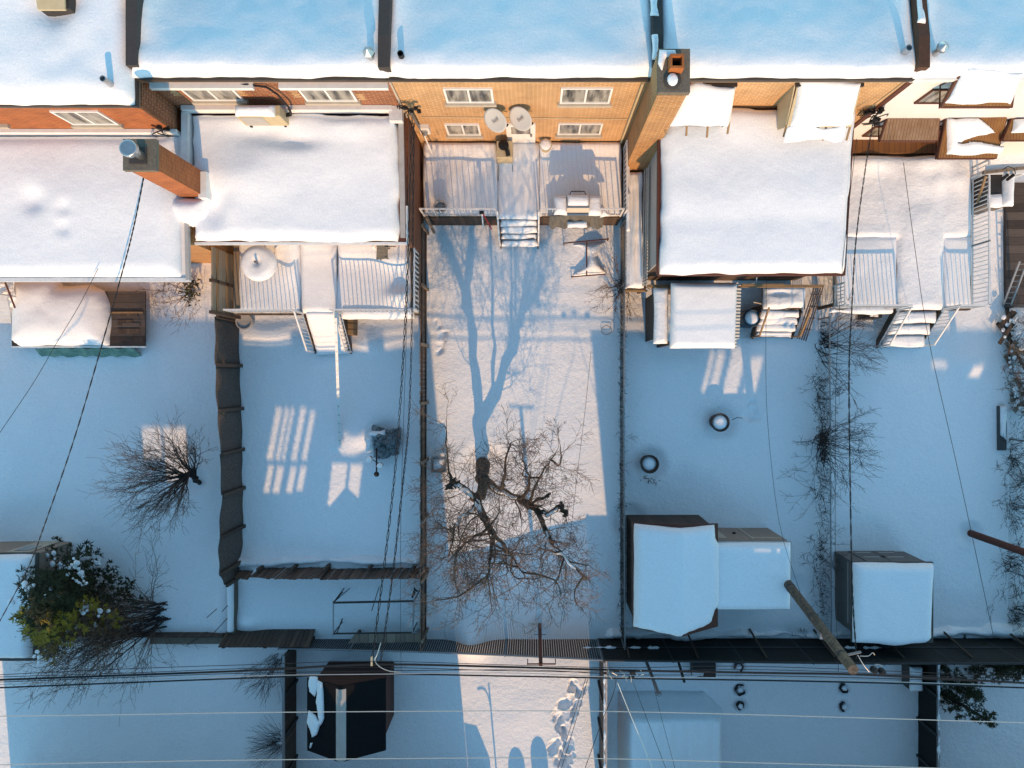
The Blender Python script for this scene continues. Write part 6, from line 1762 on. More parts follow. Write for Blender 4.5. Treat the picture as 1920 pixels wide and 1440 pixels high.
# corner shed of yard E
z = 1.66
x0, x1, y0, y1 = P(1598, 1100, z).x, P(1750, 1100, z).x, P(1600, 1205, z).y, P(1600, 1054, z).y
bx, by = P(1565, 1035).x, P(1565, 1034).y
t = thing("garden_shed", "grey panelled shed with a square pillow of snow on its roof at the lower right", "shed", ((x0 + x1) / 2, y0, 0))
MB().box(bx, x1 - .06, y0 + .2, by, -.1, z - .10).build("wall", M['shed_grey'], t)
MB().slab([(x0 - .02, y0, z), (x1, y0, z), (x1, y1, z), (x0 - .02, y1, z)], .09).build("roof", M['shed_dark'], t)
for k in range(2):
    a = bx + .45 + .78 * k
    d_ = MB().box(a, a + .75, by + .002, by + .025, .02, z - .22).build("door", M['shed_grey'], t)
    m = MB()
    for zz in (.25, .85): m.box(a + .12, a + .63, by + .027, by + .04, zz, zz + .07)
    m.build("door_panel", M['gutter'], d_)
MB().box(bx + 1.2, bx + 1.26, by + .026, by + .06, .75, .9).build("handle", M['black'], t)
m = MB()
for zz in (1.0, 1.2, 1.4): m.box(bx - .012, bx - .002, y0 + .4, by - .1, zz, zz + .05)
m.build("siding_strips", M['gutter'], t)
snow("roof_snow", [(x0, y0 + .02), ((x0 + x1) / 2, y0 - .06), (x1 - .25, y0 + .04), (x1 - .1, y0 + .2), (x1 - .1, y0 + 1.1), (x1 - .02, y1 - .02), (x0, y1 - .01)], flat(z + .004), .26, M['snow_smooth'], t, res=.08, edge=.24, wob=.02, seed=350, amp=.03)

# planters standing in yard D
for (px, py, sh, lab) in ((1350, 792, 1, "round planter heaped with bright snow in the shaded yard, the upper right of two"), (1218, 870, 0, "round planter with a hollow in its snow near the vine choked fence")):
    q = P(px, py, .4); t = thing("round_planter", lab, "planter", (q.x, q.y, 0), "round planters in the shaded yard")
    MB().lathe(q.x, q.y, [(.24, -.1), (.29, .4), (.31, .46), (.27, .46), (.25, .3), (.001, .3)], 28, cap=False).build("pot", M['pot_dark'], t, smooth=True)
    snow("snow_fill", [(q.x + .265 * math.cos(a), q.y + .265 * math.sin(a)) for a in np.linspace(0, 2 * math.pi, 30)[:-1]], flat(.32 if sh else .22), .17, M['snow_smooth'], t, res=.04, edge=.2, wob=0, seed=355 + sh)
q = P(1222, 898)
t = thing("dead_plant", "few black stalks lying on the snow below the lower left planter", "dead plant", (q.x, q.y, 0)); m = MB(); rr = random.Random(2)
for k in range(14): a = Vector((q.x + rr.gauss(0, .1), q.y + rr.gauss(0, .08), .04)); m.tube([a, a + Vector((rr.gauss(0, .08), rr.gauss(0, .06), .05))], .012, 4)
m.build("stalks", M['twig_dark'], t)
q0 = P(1373, 787, .35); q1 = P(1392, 784, .1)
t = thing("garden_hose", "thin dark hose trailing right from the snow heaped planter", "hose", (q0.x, q0.y, 0))
MB().tube([q0, (q0 + q1) / 2 + Vector((0, .05, 0)), q1], .012, 5).build("hose", M['rubber'], t)

# lamp post leaning over the covered heap in yard B
q = P(714, 830, .4)
t = thing("covered_heap", "lumpy heap under snow and a clear plastic sheet in the middle of the shaded yard", "covered heap", (q.x, q.y, 0))
MB().box(q.x - .08, q.x + .36, q.y - .3, q.y + .3, -.05, .5).build("crate", M['shed_dark'], t)
m = MB(); vs = []; fs = []; n = 14; rr = random.Random(6)
for i in range(n + 1):
    for j in range(n + 1):
        u, v = i / n * 2 - 1, j / n * 2 - 1
        e = math.hypot(u, v) * .8; zz = .74 * (1 - max(0, e - .4) ** 1.3 * 1.6) + rr.uniform(-.10, .10)
        w_ = 1 + .14 * math.sin(3 * math.atan2(v, u) + 1) + rr.uniform(-.04, .04)
        vs.append((q.x + .14 + u * .46 * w_, q.y + .0 + v * .5 * w_, max(.01, zz)))
for i in range(n):
    for j in range(n): a = i * (n + 1) + j; fs.append((a, a + n + 1, a + n + 2, a + 1))
m.add(vs, fs); m.build("plastic_sheet", M['clear_sheet'], t, fixn=False)
snow("snow_heap", [q2(678, 822, .3), q2(688, 812, .3), q2(704, 812, .3), q2(708, 826, .3), q2(705, 846, .3), q2(690, 852, .3), q2(680, 848, .3), q2(684, 836, .3)], flat(.0), .72, M['snow'], t, res=.05, edge=.3, wob=.07, seed=361, amp=.14)
snow("snow_heap", [q2(686, 816, .6), q2(695, 808, .6), q2(712, 808, .6), q2(722, 806, .6), q2(724, 818, .6), q2(706, 820, .6)], flat(.55), .16, M['snow'], t, res=.05, edge=.12, wob=.06, seed=362, amp=.1)
b0, b1 = P(706, 832, .4), P(706, 889, 1.55)
t = thing("lamp_post", "leaning black garden lamp post with three small globes over the covered heap", "lamp post", (b0.x, b0.y, 0))
MB().tube([(b0.x, b0.y, -.1), b0, b0.lerp(b1, .6), b1], [.035, .03, .026, .024], 9).build("post", M['black'], t)
mid = b0.lerp(b1, .62)
for (px, py, z_) in ((694, 860, 1.35), (714, 872, 1.35), (706, 889, 1.6)):
    e = P(px, py, z_)
    a_ = MB(); a_.tube([mid, (mid + e) / 2 - Vector((0, 0, .06)), e], .014, 6); arm = a_.build("arm", M['black'], t)
    MB().lathe(e.x, e.y, [(.03, z_ - .12), (.07, z_ - .06), (.085, z_), (.07, z_ + .05), (.02, z_ + .08)], 16).build("globe", M['black'], arm, smooth=True)
    if py < 880:
        sm = MB(); blob(sm, e + Vector((-.01, -.02, .09)), .10, random.Random(px), .7); sm.build("snow_cap", M['snow'], arm, smooth=True)
    else:
        sm = MB(); blob(sm, e + Vector((0, -.02, .08)), .03, random.Random(px), .7); sm.build("snow_cap", M['terracotta'], arm, smooth=True)

# steel frame over the lower end of yard B
z = 1.15
A, B, C, D = P(625, 1130, z), P(776, 1127, z), P(625, 1188, z), P(773, 1186, z)
t = thing("swing_frame", "rectangular black steel frame standing on legs below the broken board fence", "steel frame", (A.x, C.y, 0))
MB().tube([A, B], .035, 8).build("long_bar", M['dark_metal'], t); MB().tube([C, D], .03, 8).build("long_bar", M['dark_metal'], t)
MB().tube([A + Vector((0, .06, 0)), C - Vector((0, .04, 0))], .022, 8).build("end_bar", M['steel'], t); MB().tube([B + Vector((.02, .08, 0)), D], .03, 8).build("end_bar", M['steel'], t)
for q in (A, B, C, D): MB().tube([q, (q.x * 1.0, q.y, -.1)], .02, 6).build("leg", M['dark_metal'], t)
MB().tube([A, P(645, 1103, 0)], .018, 6).build("brace", M['dark_metal'], t); MB().tube([A, P(656, 1103, .1)], .014, 6).build("brace", M['dark_metal'], t)
MB().tube([P(711, 1100, .05), P(697, 1145, 1.1)], .014, 6).build("loose_rod", M['dark_metal'], t)
MB().tube([P(642, 1160, .1), P(632, 1186, 1.1)], .02, 6).build("brace", M['dark_metal'], t)
rr = random.Random(8); m = MB()
for k in range(6): a = P(777 - k * .8, 1102 + k * 3, .3); m.tube([a, a + Vector((rr.gauss(0, .05), -.06, .04))], .03, 5)
m.build("dead_climber", M['twig_dark'], t)
q = P(843, 868, .45)
t = thing("metal_basin", "shallow square metal basin with snow hanging on the dark board fence beside the big tree", "basin", (P(815, 868).x, q.y, 0))
m = MB(); x0, x1, y0, y1 = P(808, 868, .5).x, P(836, 868, .5).x, P(810, 886, .5).y, P(810, 857, .5).y
m.box(x0, x1, y0, y1, .3, .34).box(x0, x0 + .03, y0, y1, .342, .5).box(x1 - .03, x1, y0, y1, .342, .5).box(x0 + .032, x1 - .032, y0, y0 + .03, .342, .5).box(x0 + .032, x1 - .032, y1 - .03, y1, .342, .5)
m.build("tray", M['steel'], t); snow("snow_fill", rect(x0 + .04, x1 - .04, y0 + .04, y1 - .04), flat(.342), .07, M['snow_smooth'], t, res=.05, edge=.1, wob=0)
for xx in (x0 + .04, x1 - .04): MB().box(xx - .02, xx + .02, y0 + .02, y0 + .06, -.1, .299).build("leg", M['steel'], t)

# clutter at the right edge
a, b = P(1880, 574, .1), P(1912, 490, .9)
t = thing("ladder", "grey metal ladder leaning in the dark side passage at the right edge", "ladder", (a.x, a.y, 0))
for s in (0, .26): MB().beam(a + Vector((s, .03 * s, 0)), b + Vector((s, .03 * s, 0)), .05, .04).build("side_rail", M['steel'], t)
m = MB()
for k in range(8): q = a.lerp(b, (k + .5) / 8); m.tube([q, q + Vector((.26, .01, 0))], .015, 5)
m.build("rungs", M['steel'], t)
t = thing("side_passage", "strip of dark bare ground and planks along the house at the right edge", "passage", (P(1905, 450).x, 3, 0))
MB().box(P(1882, 450).x, 22, 2.4, 6.6, -.1, .12).build("boards", M['wood_dark_y'], t)
rr = random.Random(30)
lab = ("snow topped crate in the brush at the right edge just below the ladder", "dark lumber pile with snow at the right edge, middle of the brush", "broken planks under snow at the right edge above the dark trough")
for k, (px, py) in enumerate(((1893, 610), (1905, 668), (1912, 745))):
    q = P(px, py, .3); t = thing("scrap_pile", lab[k], "scrap pile", (q.x, q.y, 0), "scrap piles at the right edge")
    m = MB()
    for j in range(6):
        c_ = q + Vector((rr.uniform(-.2, .25), rr.uniform(-.3, .3), rr.uniform(-.2, .15))); d_ = Vector((rr.uniform(-1, 1), rr.uniform(-1, 1), rr.uniform(-.2, .2))).normalized() * rr.uniform(.2, .5)
        m.beam(c_ - d_, c_ + d_, .12, .04)
    m.build("planks", M['wood_grey' if k else 'wood_dark'], t)
    sm = MB()
    for j in range(16): blob(sm, q + Vector((rr.uniform(-.25, .25), rr.uniform(-.4, .4), rr.uniform(.02, .12))), rr.uniform(.03, .10), rr, .3)
    sm.build("snow_patches", M['snow'], t, smooth=True)
q = P(1890, 810, .3)
t = thing("trough", "long dark trough against the right edge fence above the dark pole", "trough", (q.x, q.y, 0))
x0, x1, y0, y1 = P(1884, 800, .4).x, P(1898, 800, .4).x, P(1890, 846, .4).y, P(1890, 762, .4).y
MB().box(x0, x1, y0, y1, .0, .12).box(x0 - .03, x0 - .002, y0, y1, .0, .16).build("bin", M['bin_grey'], t)
snow("snow_cap", [(x0, y0 + .5), (x1, y0 + .35), (x1, y1), (x0 - .02, y1)], flat(.124), .07, M['snow'], t, res=.05, edge=.1, wob=.06)
q = P(1812, 597, 1.3)
t = thing("metal_box", "small metal box under the white railed deck front left of its stairs", "box", (P(1640, 590, .9).x, P(1640, 590, .9).y, 0))
x = P(1640, 590, .9).x; y = P(1640, 590, .9).y; MB().box(x - .2, x + .22, y - .1, y + .3, .1, .95).build("body", M['dark_metal'], t); snow("snow_cap", rect(x - .18, x + .1, y - .08, y + .2), flat(.954), .07, M['snow'], t, res=.05, edge=.08, wob=.02)

# ------------------------------------------------------------------ poles and wires
def pole(name, label, a, b, r0, r1, matk='pole_wood'):
    t = thing(name, label, "pole", (a.x, a.y, 0))
    MB().tube([a, a.lerp(b, .5), b], [r0, (r0 + r1) / 2, r1], 14).build("shaft", M[matk], t, smooth=False)
    return t
a, b = P(1478, 1096, 2.1), P(1600, 1256, 7.0)
base = a + (a - b) * (2.3 / 4.9)
t = pole("utility_pole", "weathered wooden utility pole leaning out over the lane fence between the two snow roofed sheds", base, b, .15, .125)
MB().tube([a.lerp(b, .86) + Vector((.1, 0, 0)), a.lerp(b, .86) + Vector((.45, .1, .05))], .03, 6).build("cross_pin", M['steel'], t)
m = MB()
for k, (px, py) in enumerate(((1640, 1257), (1655, 1260))): m.lathe(P(px, py, 5.0).x, P(px, py, 5.0).y, [(.05, 4.85), (.09, 4.9), (.09, 5.02), (.05, 5.08)], 12)
m.build("cable_box", M['black'], t)
for u_ in (.35, .62, .9):
    c0 = base.lerp(b, u_); c1 = base.lerp(b, u_ + .012); MB().tube([c0, c1], .158 - .03 * u_, 14).build("steel_band", M['dark_metal'], t)
c0 = base.lerp(b, .75); MB().box(c0.x - .19, c0.x - .11, c0.y - .12, c0.y + .02, c0.z - .1, c0.z + .1).build("number_plate", M['galv'], t)
a = P(1820, 1000)
t = pole("utility_pole", "dark brown pole rising out of the frame at the right edge", a, Vector((a.x, a.y, 6.2)), .12, .1, 'rust')
a = P(1202, 1236, .0); b = P(1236, 1304, 3.0)
t = pole("steel_post", "slim grey steel post over the wires left of the snow buried block", Vector((b.x - .02, b.y + .12, -.1)), b, .055, .05, 'steel')
MB().box(b.x - .09, b.x + .09, b.y - .05, b.y + .05, 2.85, 2.93).build("cap", M['steel'], t)
a = P(1012, 1172)
t = thing("clothesline_post", "rusty T shaped clothesline post standing at the lane fence below the big tree", "clothesline post", (a.x, a.y, 0))
MB().beam((a.x, a.y, -.2), (a.x, a.y, 3.25), .11, .11, up=(0, 1, 0)).build("post", M['rust'], t)
q = P(1014, 1244, 3.25); x0, x1 = P(989, 1244, 3.25).x, P(1041, 1244, 3.25).x
MB().box(x0, x1, a.y - .015, a.y + .015, 3.252, 3.29).build("crossbar", M['rust'], t)
for x in (x0, x1): m = MB(); m.tube([(x, a.y, 3.33), (x + .01, a.y + .12, 3.2)], .014, 5); m.build("hook", M['rust'], t)
m = MB(); m.tube([(a.x - .2, a.y, .9), (a.x + .2, a.y, .9)], .015, 5); m.build("peg", M['steel'], t)
a = P(1278, 1242, 1.0)
t = thing("steel_post", "thin black post beneath the wires under the lane fence, right of the slim grey post", "post", (P(1278, 1242).x, P(1278, 1242).y, 0))
MB().tube([(a.x, a.y, -.1), P(1283, 1278, 2.0)], .045, 8).build("shaft", M['dark_metal'], t)
q = P(1320, 1258, .4)
t = thing("dark_bin", "black box half sunk in snow under the lane fence beside the pot rims", "bin", (q.x, q.y, 0))
MB().box(P(1300, 1250, .5).x, P(1343, 1250, .5).x, P(1300, 1271, .5).y, P(1300, 1240, .5).y, -.1, .45).build("body", M['black'], t)
snow("snow_cover", rect(P(1299, 1250, .5).x, P(1320, 1250, .5).x, P(1300, 1269, .5).y, P(1300, 1258, .5).y), flat(.454), .1, M['snow'], t, res=.04, edge=.08, wob=.05)
q = P(1695, 1262, .5)
t = thing("snowy_crate", "snow covered crate beside the top of the lower right fence", "crate", (q.x, q.y, 0))
MB().box(P(1706, 1260, .5).x, P(1728, 1260, .5).x, P(1700, 1294, .5).y, P(1700, 1250, .5).y, -.1, .5).build("body", M['shed_dark'], t)
snow("snow_cap", rect(P(1705, 1260, .5).x, P(1729, 1260, .5).x, P(1700, 1295, .5).y, P(1700, 1250, .5).y), flat(.504), .12, M['snow'], t, res=.05, edge=.1, wob=.02)

def smooth_pts(pts, sub=5):
    out = []; P_ = [Vector(p) for p in pts]; m = len(P_)
    for i in range(m - 1):
        p0 = P_[max(0, i - 1)]; p1 = P_[i]; p2 = P_[i + 1]; p3 = P_[min(m - 1, i + 2)]
        for s in range(sub):
            u = s / sub
            out.append(0.5 * ((2 * p1) + (p2 - p0) * u + (2 * p0 - 5 * p1 + 4 * p2 - p3) * u * u + (-p0 + 3 * p1 - 3 * p2 + p3) * u ** 3))
    out.append(P_[-1]); return out

def wire(label, pix, r=.012, matk='rubber', group=None, twist=None, cat="cable", name="overhead_cable"):
    """pix: (px, py, z)"""
    pts = smooth_pts([P(*p) for p in pix], 8 if not twist else 40)
    m = MB()
    if twist:
        for s in (0, math.pi):
            q = []
            for i, p in enumerate(pts):
                a = i * .55 + s
                q.append(p + Vector((math.cos(a) * twist, 0, math.sin(a) * twist)))
            m.tube(q, r, 4)
    else:
        m.tube(pts, r, 5)
    o = m.build(name, M[matk], None, loc=tuple(pts[0]))
    return tag(o, label, cat, group)

gw = "overhead cables strung along the lane"
wire("thickest black cable of the bundle strung along the lane, carrying the service drops", [(-60, 1277, 4.6), (240, 1266, 4.5), (480, 1257, 4.45), (700, 1246, 4.5), (960, 1251, 4.45), (1170, 1257, 4.5), (1440, 1262, 4.5), (1640, 1266, 4.55), (1980, 1284, 4.5)], .03, 'rubber', gw)
wire("lowest black cable of the bundle along the lane", [(-60, 1292, 4.4), (240, 1280, 4.35), (480, 1271, 4.3), (700, 1264, 4.3), (960, 1268, 4.28), (1170, 1272, 4.3), (1440, 1276, 4.35), (1700, 1282, 4.35), (1980, 1292, 4.35)], .022, 'rubber', gw)
wire("thin bare wire shining just above the lowest cable of the lane bundle", [(-60, 1286, 4.5), (240, 1275, 4.42), (480, 1267, 4.4), (700, 1264, 4.42), (960, 1262, 4.38), (1170, 1270, 4.42), (1440, 1272, 4.4), (1980, 1288, 4.4)], .011, 'bright_wire', gw)
wire("highest of the thin black wires strung along the lane", [(-60, 1268, 4.9), (240, 1254, 4.8), (480, 1246, 4.8), (700, 1240, 4.85), (960, 1247, 4.8), (1170, 1252, 4.85), (1440, 1250, 4.85), (1980, 1272, 4.85)], .009, 'rubber', gw)
wire("second thin black wire from the top of the lane bundle", [(-60, 1271, 4.7), (240, 1262, 4.66), (480, 1253, 4.62), (700, 1251, 4.66), (960, 1258, 4.62), (1170, 1260, 4.66), (1440, 1256, 4.66), (1980, 1277, 4.66)], .009, 'rubber', gw)
wire("faint thin wire between the thick and the lowest cable of the lane bundle", [(-60, 1281, 4.5), (240, 1270, 4.46), (480, 1262, 4.42), (960, 1256, 4.42), (1170, 1265, 4.46), (1440, 1267, 4.46), (1980, 1281, 4.46)], .01, 'rubber', gw)
gp = "bare power lines near the bottom of the photo"
wire("upper of the two bright bare power lines crossing the whole width near the bottom", [(-80, 1344, 7.3), (240, 1340, 7.2), (480, 1336, 7.15), (960, 1333, 7.1), (1200, 1335, 7.1), (1440, 1341, 7.15), (1980, 1357, 7.3)], .0105, 'bright_wire', gp, cat="power line", name="power_line")
wire("lower of the two bright bare power lines, along the very bottom edge", [(-80, 1436, 7.5), (240, 1429, 7.4), (480, 1425, 7.35), (960, 1421, 7.3), (1200, 1424, 7.3), (1440, 1431, 7.35), (1980, 1447, 7.5)], .0105, 'bright_wire', gp, cat="power line", name="power_line")
gs = "service cables dropping from the lane to the houses"
wire("looser twisted cable pair dropping from the lane to the yellow house, left of two", [(697, 1242, 4.6), (718, 1080, 4.2), (739, 900, 4.0), (751, 750, 4.0), (760, 600, 4.2), (766, 450, 4.5), (772, 225, 4.9)], .012, 'rubber', gs, .025)
wire("tighter twisted cable pair dropping from the lane to the yellow house, right of two", [(714, 1240, 4.7), (736, 1080, 4.3), (756, 900, 4.1), (767, 780, 4.1), (772, 620, 4.3), (774, 450, 4.6), (776, 230, 5.0)], .012, 'rubber', gs, .02)
wire("hair thin wire hanging straight down between the twisted cables and the board fence", [(752, 1255, 4.6), (751, 1100, 4.3), (752, 950, 4.2), (757, 780, 4.2), (764, 560, 4.4), (770, 240, 4.9)], .006, 'rubber', gs)
wire("black service cable sagging across the orange house roof down its yard to the lower left", [(270, 330, 5.2), (252, 420, 4.9), (232, 500, 4.7), (190, 650, 4.4), (140, 820, 4.2), (85, 980, 4.1), (50, 1070, 4.2), (-20, 1200, 4.5)], .010, 'rubber', gs, .010)
wire("thin black wire from the orange house eave slanting to the left edge", [(184, 503, 4.3), (150, 570, 4.1), (105, 645, 4.0), (60, 722, 4.0), (-20, 840, 4.2)], .008, 'rubber', gs)
wire("heavy black service cable hanging down the stucco house yard to the leaning pole", [(1638, 222, 5.0), (1622, 320, 4.7), (1605, 450, 4.4), (1597, 580, 4.2), (1592, 700, 4.1), (1594, 900, 4.1), (1598, 1100, 4.4), (1606, 1235, 4.8)], .011, 'rubber', gs, .013)
wire("thin wire just left of the heavy cable in the stucco house yard", [(1606, 260, 4.6), (1590, 400, 4.4), (1578, 520, 4.2), (1568, 700, 4.1), (1566, 900, 4.1), (1567, 1100, 4.3), (1572, 1260, 4.7)], .007, 'rubber', gs)
wire("fine dotted wire slanting across the white deck down to the lower right lane fence", [(1694, 305, 4.0), (1716, 470, 3.6), (1742, 640, 3.3), (1798, 890, 3.1), (1862, 1190, 3.0)], .008, 'rubber', gs)
wire("fine wire slanting over the sunlit yard beside the big tree", [(1108, 660, 2.6), (1098, 760, 2.6), (1086, 860, 2.6), (1070, 1000, 2.6), (1058, 1120, 2.6), (1050, 1180, 2.6)], .006, 'rubber', gs)
wire("thin wire over the planters yard right of the lean-to down to the snowy shed", [(1437, 520, 3.0), (1436, 700, 2.9), (1440, 800, 2.9), (1452, 920, 2.8), (1468, 1010, 2.8), (1500, 1110, 2.9)], .006, 'rubber', gs)
gb = "drop wires fanning out at the bottom centre"
for k, (pp, lab, r) in enumerate((([(1099, 1270, 4.5), (1080, 1330, 4.3), (1043, 1450, 4.0)], "left wire of the dashed pair crossing the trodden snow at the bottom", .008), ([(1103, 1270, 4.5), (1086, 1330, 4.3), (1050, 1450, 4.0)], "right wire of the dashed pair crossing the trodden snow at the bottom", .008),
                            ([(1155, 1272, 4.5), (1150, 1300, 4.3), (1126, 1360, 4.2), (1090, 1460, 4.0)], "wire bending left from the fence corner to the bottom edge", .01), ([(1158, 1280, 4.5), (1178, 1330, 4.3), (1228, 1450, 4.0)], "leftmost wire slanting right over the snow buried block", .011),
                            ([(1186, 1276, 4.5), (1208, 1335, 4.3), (1252, 1450, 4.0)], "middle wire slanting right over the snow buried block", .007), ([(1224, 1280, 4.5), (1240, 1345, 4.3), (1268, 1450, 4.0)], "rightmost wire slanting right over the snow buried block", .006))):
    wire(lab, pp, r, 'bright_wire' if k in (3,) else 'rubber', gb)
# splices and curls on the bundle
t = thing("cable_splice", "tangle of pale splice cables and black boxes on the lane bundle above the fence corner", "cable splice", tuple(P(1160, 1265, 4.5)))
m = MB(); rr = random.Random(3)
for k in range(7):
    a = P(1140 + 10 * k, 1256 + rr.uniform(-4, 10), 4.55); b = P(1148 + 9 * k, 1268 + rr.uniform(-3, 14), 4.6)
    m.tube(smooth_pts([a, (a + b) / 2 + Vector((rr.uniform(-.1, .1), rr.uniform(-.1, .1), .08)), b]), .009, 5)
m.build("pale_loops", M['bright_wire'], t)
m = MB()
for (px, py) in ((1132, 1262), (1156, 1258), (1186, 1262), (1184, 1270)): c_ = P(px, py, 4.58); m.box(c_.x - .08, c_.x + .08, c_.y - .03, c_.y + .03, 4.55, 4.61)
m.build("splice_boxes", M['black'], t)
t = thing("cable_splice", "pale dangling cable end hooked on the lane bundle above the black shed", "cable splice", tuple(P(707, 1250, 4.6)))
m = MB(); m.tube(smooth_pts([P(714, 1205, 4.6), P(708, 1225, 4.7), P(703, 1238, 4.7), P(712, 1250, 4.7), P(730, 1258, 4.65), P(752, 1260, 4.6)]), .012, 5)
m.build("pale_cable", M['bright_wire'], t); c_ = P(697, 1240, 4.65); MB().beam(c_ + Vector((0, .13, 0)), c_ - Vector((0, .12, 0)), .05, .05).build("clamp", M['beige'], t)
t = thing("cable_splice", "pale curl of cable beside the top of the leaning utility pole", "cable splice", tuple(P(1630, 1250, 4.9)))
m = MB(); m.tube(smooth_pts([P(1608, 1228, 4.9), P(1618, 1245, 4.95), P(1630, 1260, 4.95)]), .012, 5); m.tube(smooth_pts([P(1640, 1246, 4.9), P(1650, 1247, 4.95), P(1653, 1254, 4.95), P(1645, 1258, 4.9)]), .012, 5)
m.tube(smooth_pts([P(1612, 1230, 4.9), P(1628, 1230, 4.95), P(1636, 1224, 4.95), P(1640, 1228, 4.9)]), .01, 5); m.build("pale_cable", M['bright_wire'], t)
# service heads where the drops meet the houses
def service_head(label, c_, seed, mast=None):
    t = thing("service_head", label, "service head", tuple(c_), "service heads on the house walls"); rr = random.Random(seed)
    m = MB()
    for k in range(8):
        a = c_ + Vector((rr.uniform(-.25, .25), rr.uniform(-.1, .1), rr.uniform(-.3, .3)))
        m.tube(smooth_pts([c_, a + Vector((0, -.05, .1)), a + Vector((rr.uniform(-.2, .2), 0, -rr.uniform(.1, .5)))]), .016, 5)
    m.build("wire_bundle", M['rubber'], t)
    m = MB()
    for k in range(4): b = c_ + Vector((rr.uniform(-.25, .25), rr.uniform(-.08, .05), rr.uniform(-.25, .25))); m.box(b.x - .05, b.x + .05, b.y - .04, b.y + .04, b.z - .06, b.z + .06)
    m.build("connectors", M['black'], t)
    if mast:
        MB().tube([Vector(mast), c_], .03, 8).build("mast", M['steel'], t)
    return t
service_head("cluster of black cable ends at the left corner of the yellow house", Vector((-3.40, 7.35, 4.6)), 1, (-3.35, 7.45, 2.0))
mt = thing("electric_meter", "white electric meter on the yellow wall beneath the cable cluster", "meter", (-3.25, 7.5, 2.4)); MB().box(-3.4, -3.1, 7.4, 7.53, 2.5, 3.0).build("box", M['white'], mt); MB().lathe(-3.25, 7.36, [(.08, 2.7), (.1, 2.8), (.06, 2.88)], 14).build("dial", M['galv'], mt)
MB().tube([(-3.3, 7.36, 2.5), (-3.2, 7.1, 1.6)], .025, 6).build("conduit", M['white'], mt)
service_head("cable ends looping from the orange house wall above its leaning chimney", Vector(wp(305, 240, YA)) - Vector((0, .05, 0)), 2)
service_head("tangle of cables where the tan brick meets the white stucco wall", Vector(wp(1632, 205, YW)) - Vector((0, .08, 0)), 3)
service_head("black splice clamps hanging beside the corner of the white stucco wall", Vector(wp(1640, 222, 7.2)), 4)
m = MB(); a = wp(1712, 140, YW); b = wp(1625, 205, YW); m.tube([(a.x, YW - .02, a.z), (b.x, YW - .02, b.z)], .012, 5); m.build("wall_cable", M['beige'], hD)

# ------------------------------------------------------------------ houses on the south side of the lane; they shade the yards
def patch_screen(parent, x0, x1, z0, z1, y, holes):
    """unseen screen added to shape sun patches, with openings (x0,x1,z0,z1)"""
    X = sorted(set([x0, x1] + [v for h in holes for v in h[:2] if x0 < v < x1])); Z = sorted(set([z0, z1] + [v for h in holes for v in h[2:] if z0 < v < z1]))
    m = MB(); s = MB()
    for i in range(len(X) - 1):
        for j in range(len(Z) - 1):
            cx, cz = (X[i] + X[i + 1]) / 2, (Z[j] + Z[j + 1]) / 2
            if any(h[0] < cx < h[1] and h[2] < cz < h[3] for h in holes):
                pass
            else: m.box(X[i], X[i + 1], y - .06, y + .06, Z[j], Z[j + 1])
    m.build("sun_patch_screen", M['brick_brown'], parent)
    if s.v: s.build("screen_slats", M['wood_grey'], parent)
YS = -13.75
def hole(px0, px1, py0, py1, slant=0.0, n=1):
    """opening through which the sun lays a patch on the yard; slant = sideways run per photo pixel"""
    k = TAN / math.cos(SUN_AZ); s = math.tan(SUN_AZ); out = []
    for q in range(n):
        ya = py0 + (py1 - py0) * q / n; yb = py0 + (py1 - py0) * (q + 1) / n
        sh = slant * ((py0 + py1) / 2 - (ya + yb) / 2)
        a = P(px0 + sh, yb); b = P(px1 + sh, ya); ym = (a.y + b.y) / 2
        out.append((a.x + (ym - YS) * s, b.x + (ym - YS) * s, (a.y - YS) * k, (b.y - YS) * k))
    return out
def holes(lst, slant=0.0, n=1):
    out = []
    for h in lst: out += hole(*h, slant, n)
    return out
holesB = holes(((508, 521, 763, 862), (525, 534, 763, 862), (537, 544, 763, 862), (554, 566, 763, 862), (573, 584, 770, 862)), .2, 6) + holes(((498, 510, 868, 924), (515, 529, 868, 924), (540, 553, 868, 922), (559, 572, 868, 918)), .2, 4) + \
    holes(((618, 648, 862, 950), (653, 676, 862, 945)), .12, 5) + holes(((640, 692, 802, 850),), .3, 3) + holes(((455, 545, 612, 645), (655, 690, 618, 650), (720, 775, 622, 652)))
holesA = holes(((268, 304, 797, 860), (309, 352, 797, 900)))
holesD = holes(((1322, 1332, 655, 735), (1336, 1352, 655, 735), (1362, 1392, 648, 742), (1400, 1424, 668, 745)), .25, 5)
holesE = holes(((1745, 1775, 672, 690), (1815, 1838, 668, 702)), .3, 3)
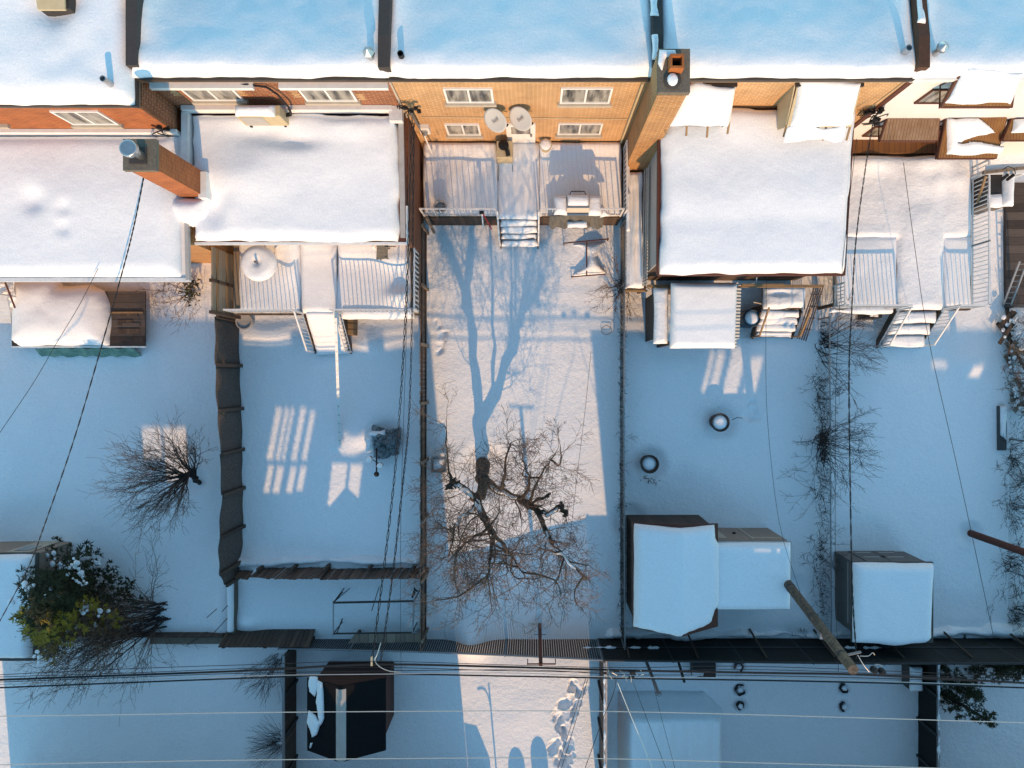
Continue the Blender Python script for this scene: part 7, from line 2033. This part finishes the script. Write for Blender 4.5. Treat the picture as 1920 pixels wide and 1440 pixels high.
for (lab, x0, x1, top, holes, roofz) in (("brick house across the lane at the far lower left, below the photo", -17.4, -8.904, 7.05, holesA, 3.3), ("brick house across the lane below the red brown house yard", -8.9, -2.16, 6.85, holesB, 3.0),
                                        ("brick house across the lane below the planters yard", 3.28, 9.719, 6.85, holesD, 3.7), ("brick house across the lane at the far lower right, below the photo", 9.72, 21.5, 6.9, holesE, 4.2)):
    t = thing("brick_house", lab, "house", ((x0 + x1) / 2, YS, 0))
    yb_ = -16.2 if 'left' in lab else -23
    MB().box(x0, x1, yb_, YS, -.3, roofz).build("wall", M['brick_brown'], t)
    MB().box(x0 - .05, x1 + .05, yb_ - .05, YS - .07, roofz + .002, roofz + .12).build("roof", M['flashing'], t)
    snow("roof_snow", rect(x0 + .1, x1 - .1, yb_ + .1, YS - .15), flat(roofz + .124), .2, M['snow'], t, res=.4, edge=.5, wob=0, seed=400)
    patch_screen(t, x0, x1, roofz + .002, top, YS, holes)  # added screen above the roof; its openings shape the bright yard patches
    for k in range(2):
        xx = x0 + (x1 - x0) * (k + .5) / 2
        f = MB().box(xx - .6, xx + .6, YS + .002, YS + .05, 1.3, 2.5).build("window", M['white'], t); MB().box(xx - .5, xx + .5, YS + .052, YS + .06, 1.4, 2.4).build("pane", M['glass'], f)
t = thing("solid_fence", "unseen low screen added for its shadow beside the house across the lane", "fence", (-1.8, YS, 0))  # made-up panel out of view, shaped to cast a wedge of shadow
MB().add([(-2.15, YS, -.1), (-1.4, YS, -.1), (-1.4, YS, .4), (-1.75, YS, .9), (-2.15, YS, .95), (-2.15, YS + .06, -.1), (-1.4, YS + .06, -.1), (-1.4, YS + .06, .4), (-1.75, YS + .06, .9), (-2.15, YS + .06, .95)],
         [(0, 1, 2, 3, 4), (9, 8, 7, 6, 5), (0, 5, 6, 1), (1, 6, 7, 2), (2, 7, 8, 3), (3, 8, 9, 4), (4, 9, 5, 0)]).build("panel", M['wood_dark'], t)
t = thing("feeder_hook", "thin hooked bird feeder pole just below the photo, its shadow on the trodden snow", "pole", (-1.15, -14.4, 0))
MB().tube([(-1.15, -14.4, -.1), (-1.15, -14.4, 1.85)], .028, 7).build("pole", M['dark_metal'], t)
m = MB(); m.tube(smooth_pts([(-1.15, -14.4, 1.45), (-1.2, -14.4, 1.65), (-1.32, -14.4, 1.78), (-1.55, -14.4, 1.78)]), .025, 6); m.build("hook", M['dark_metal'], t)
for k, (px, py) in enumerate(((966, 1404), (1008, 1384))):
    q = P(px, py); X_ = q.x + .2; Y_ = q.y - 1.05 * 2.237
    t = thing("garden_chair", ("round backed garden chair just below the photo, left of two casting shadows", "round backed garden chair just below the photo, right of two casting shadows")[k], "chair", (X_, Y_, 0), "garden chairs below the photo")
    m = MB(); n = 12; poly = [(X_ - .28, .1)] + [(X_ + .28 * math.cos(math.pi - math.pi * i / n), .75 + .3 * math.sin(math.pi * i / n)) for i in range(n + 1)] + [(X_ + .28, .1)]
    vs = [(x, Y_, z_) for x, z_ in poly] + [(x, Y_ - .04, z_) for x, z_ in poly]; nn = len(poly)
    m.add(vs, [tuple(range(nn)), tuple(range(2 * nn - 1, nn - 1, -1))] + [(i, (i + 1) % nn, nn + (i + 1) % nn, nn + i) for i in range(nn)]); m.build("backrest", M['white'], t)
    MB().box(X_ - .28, X_ + .28, Y_ - .5, Y_ - .045, .38, .42).build("seat", M['white'], t)
    for sx_ in (-.25, .25): MB().box(X_ + sx_ - .02, X_ + sx_ + .02, Y_ - .5, Y_ - .46, 0, .378).build("leg", M['white'], t)
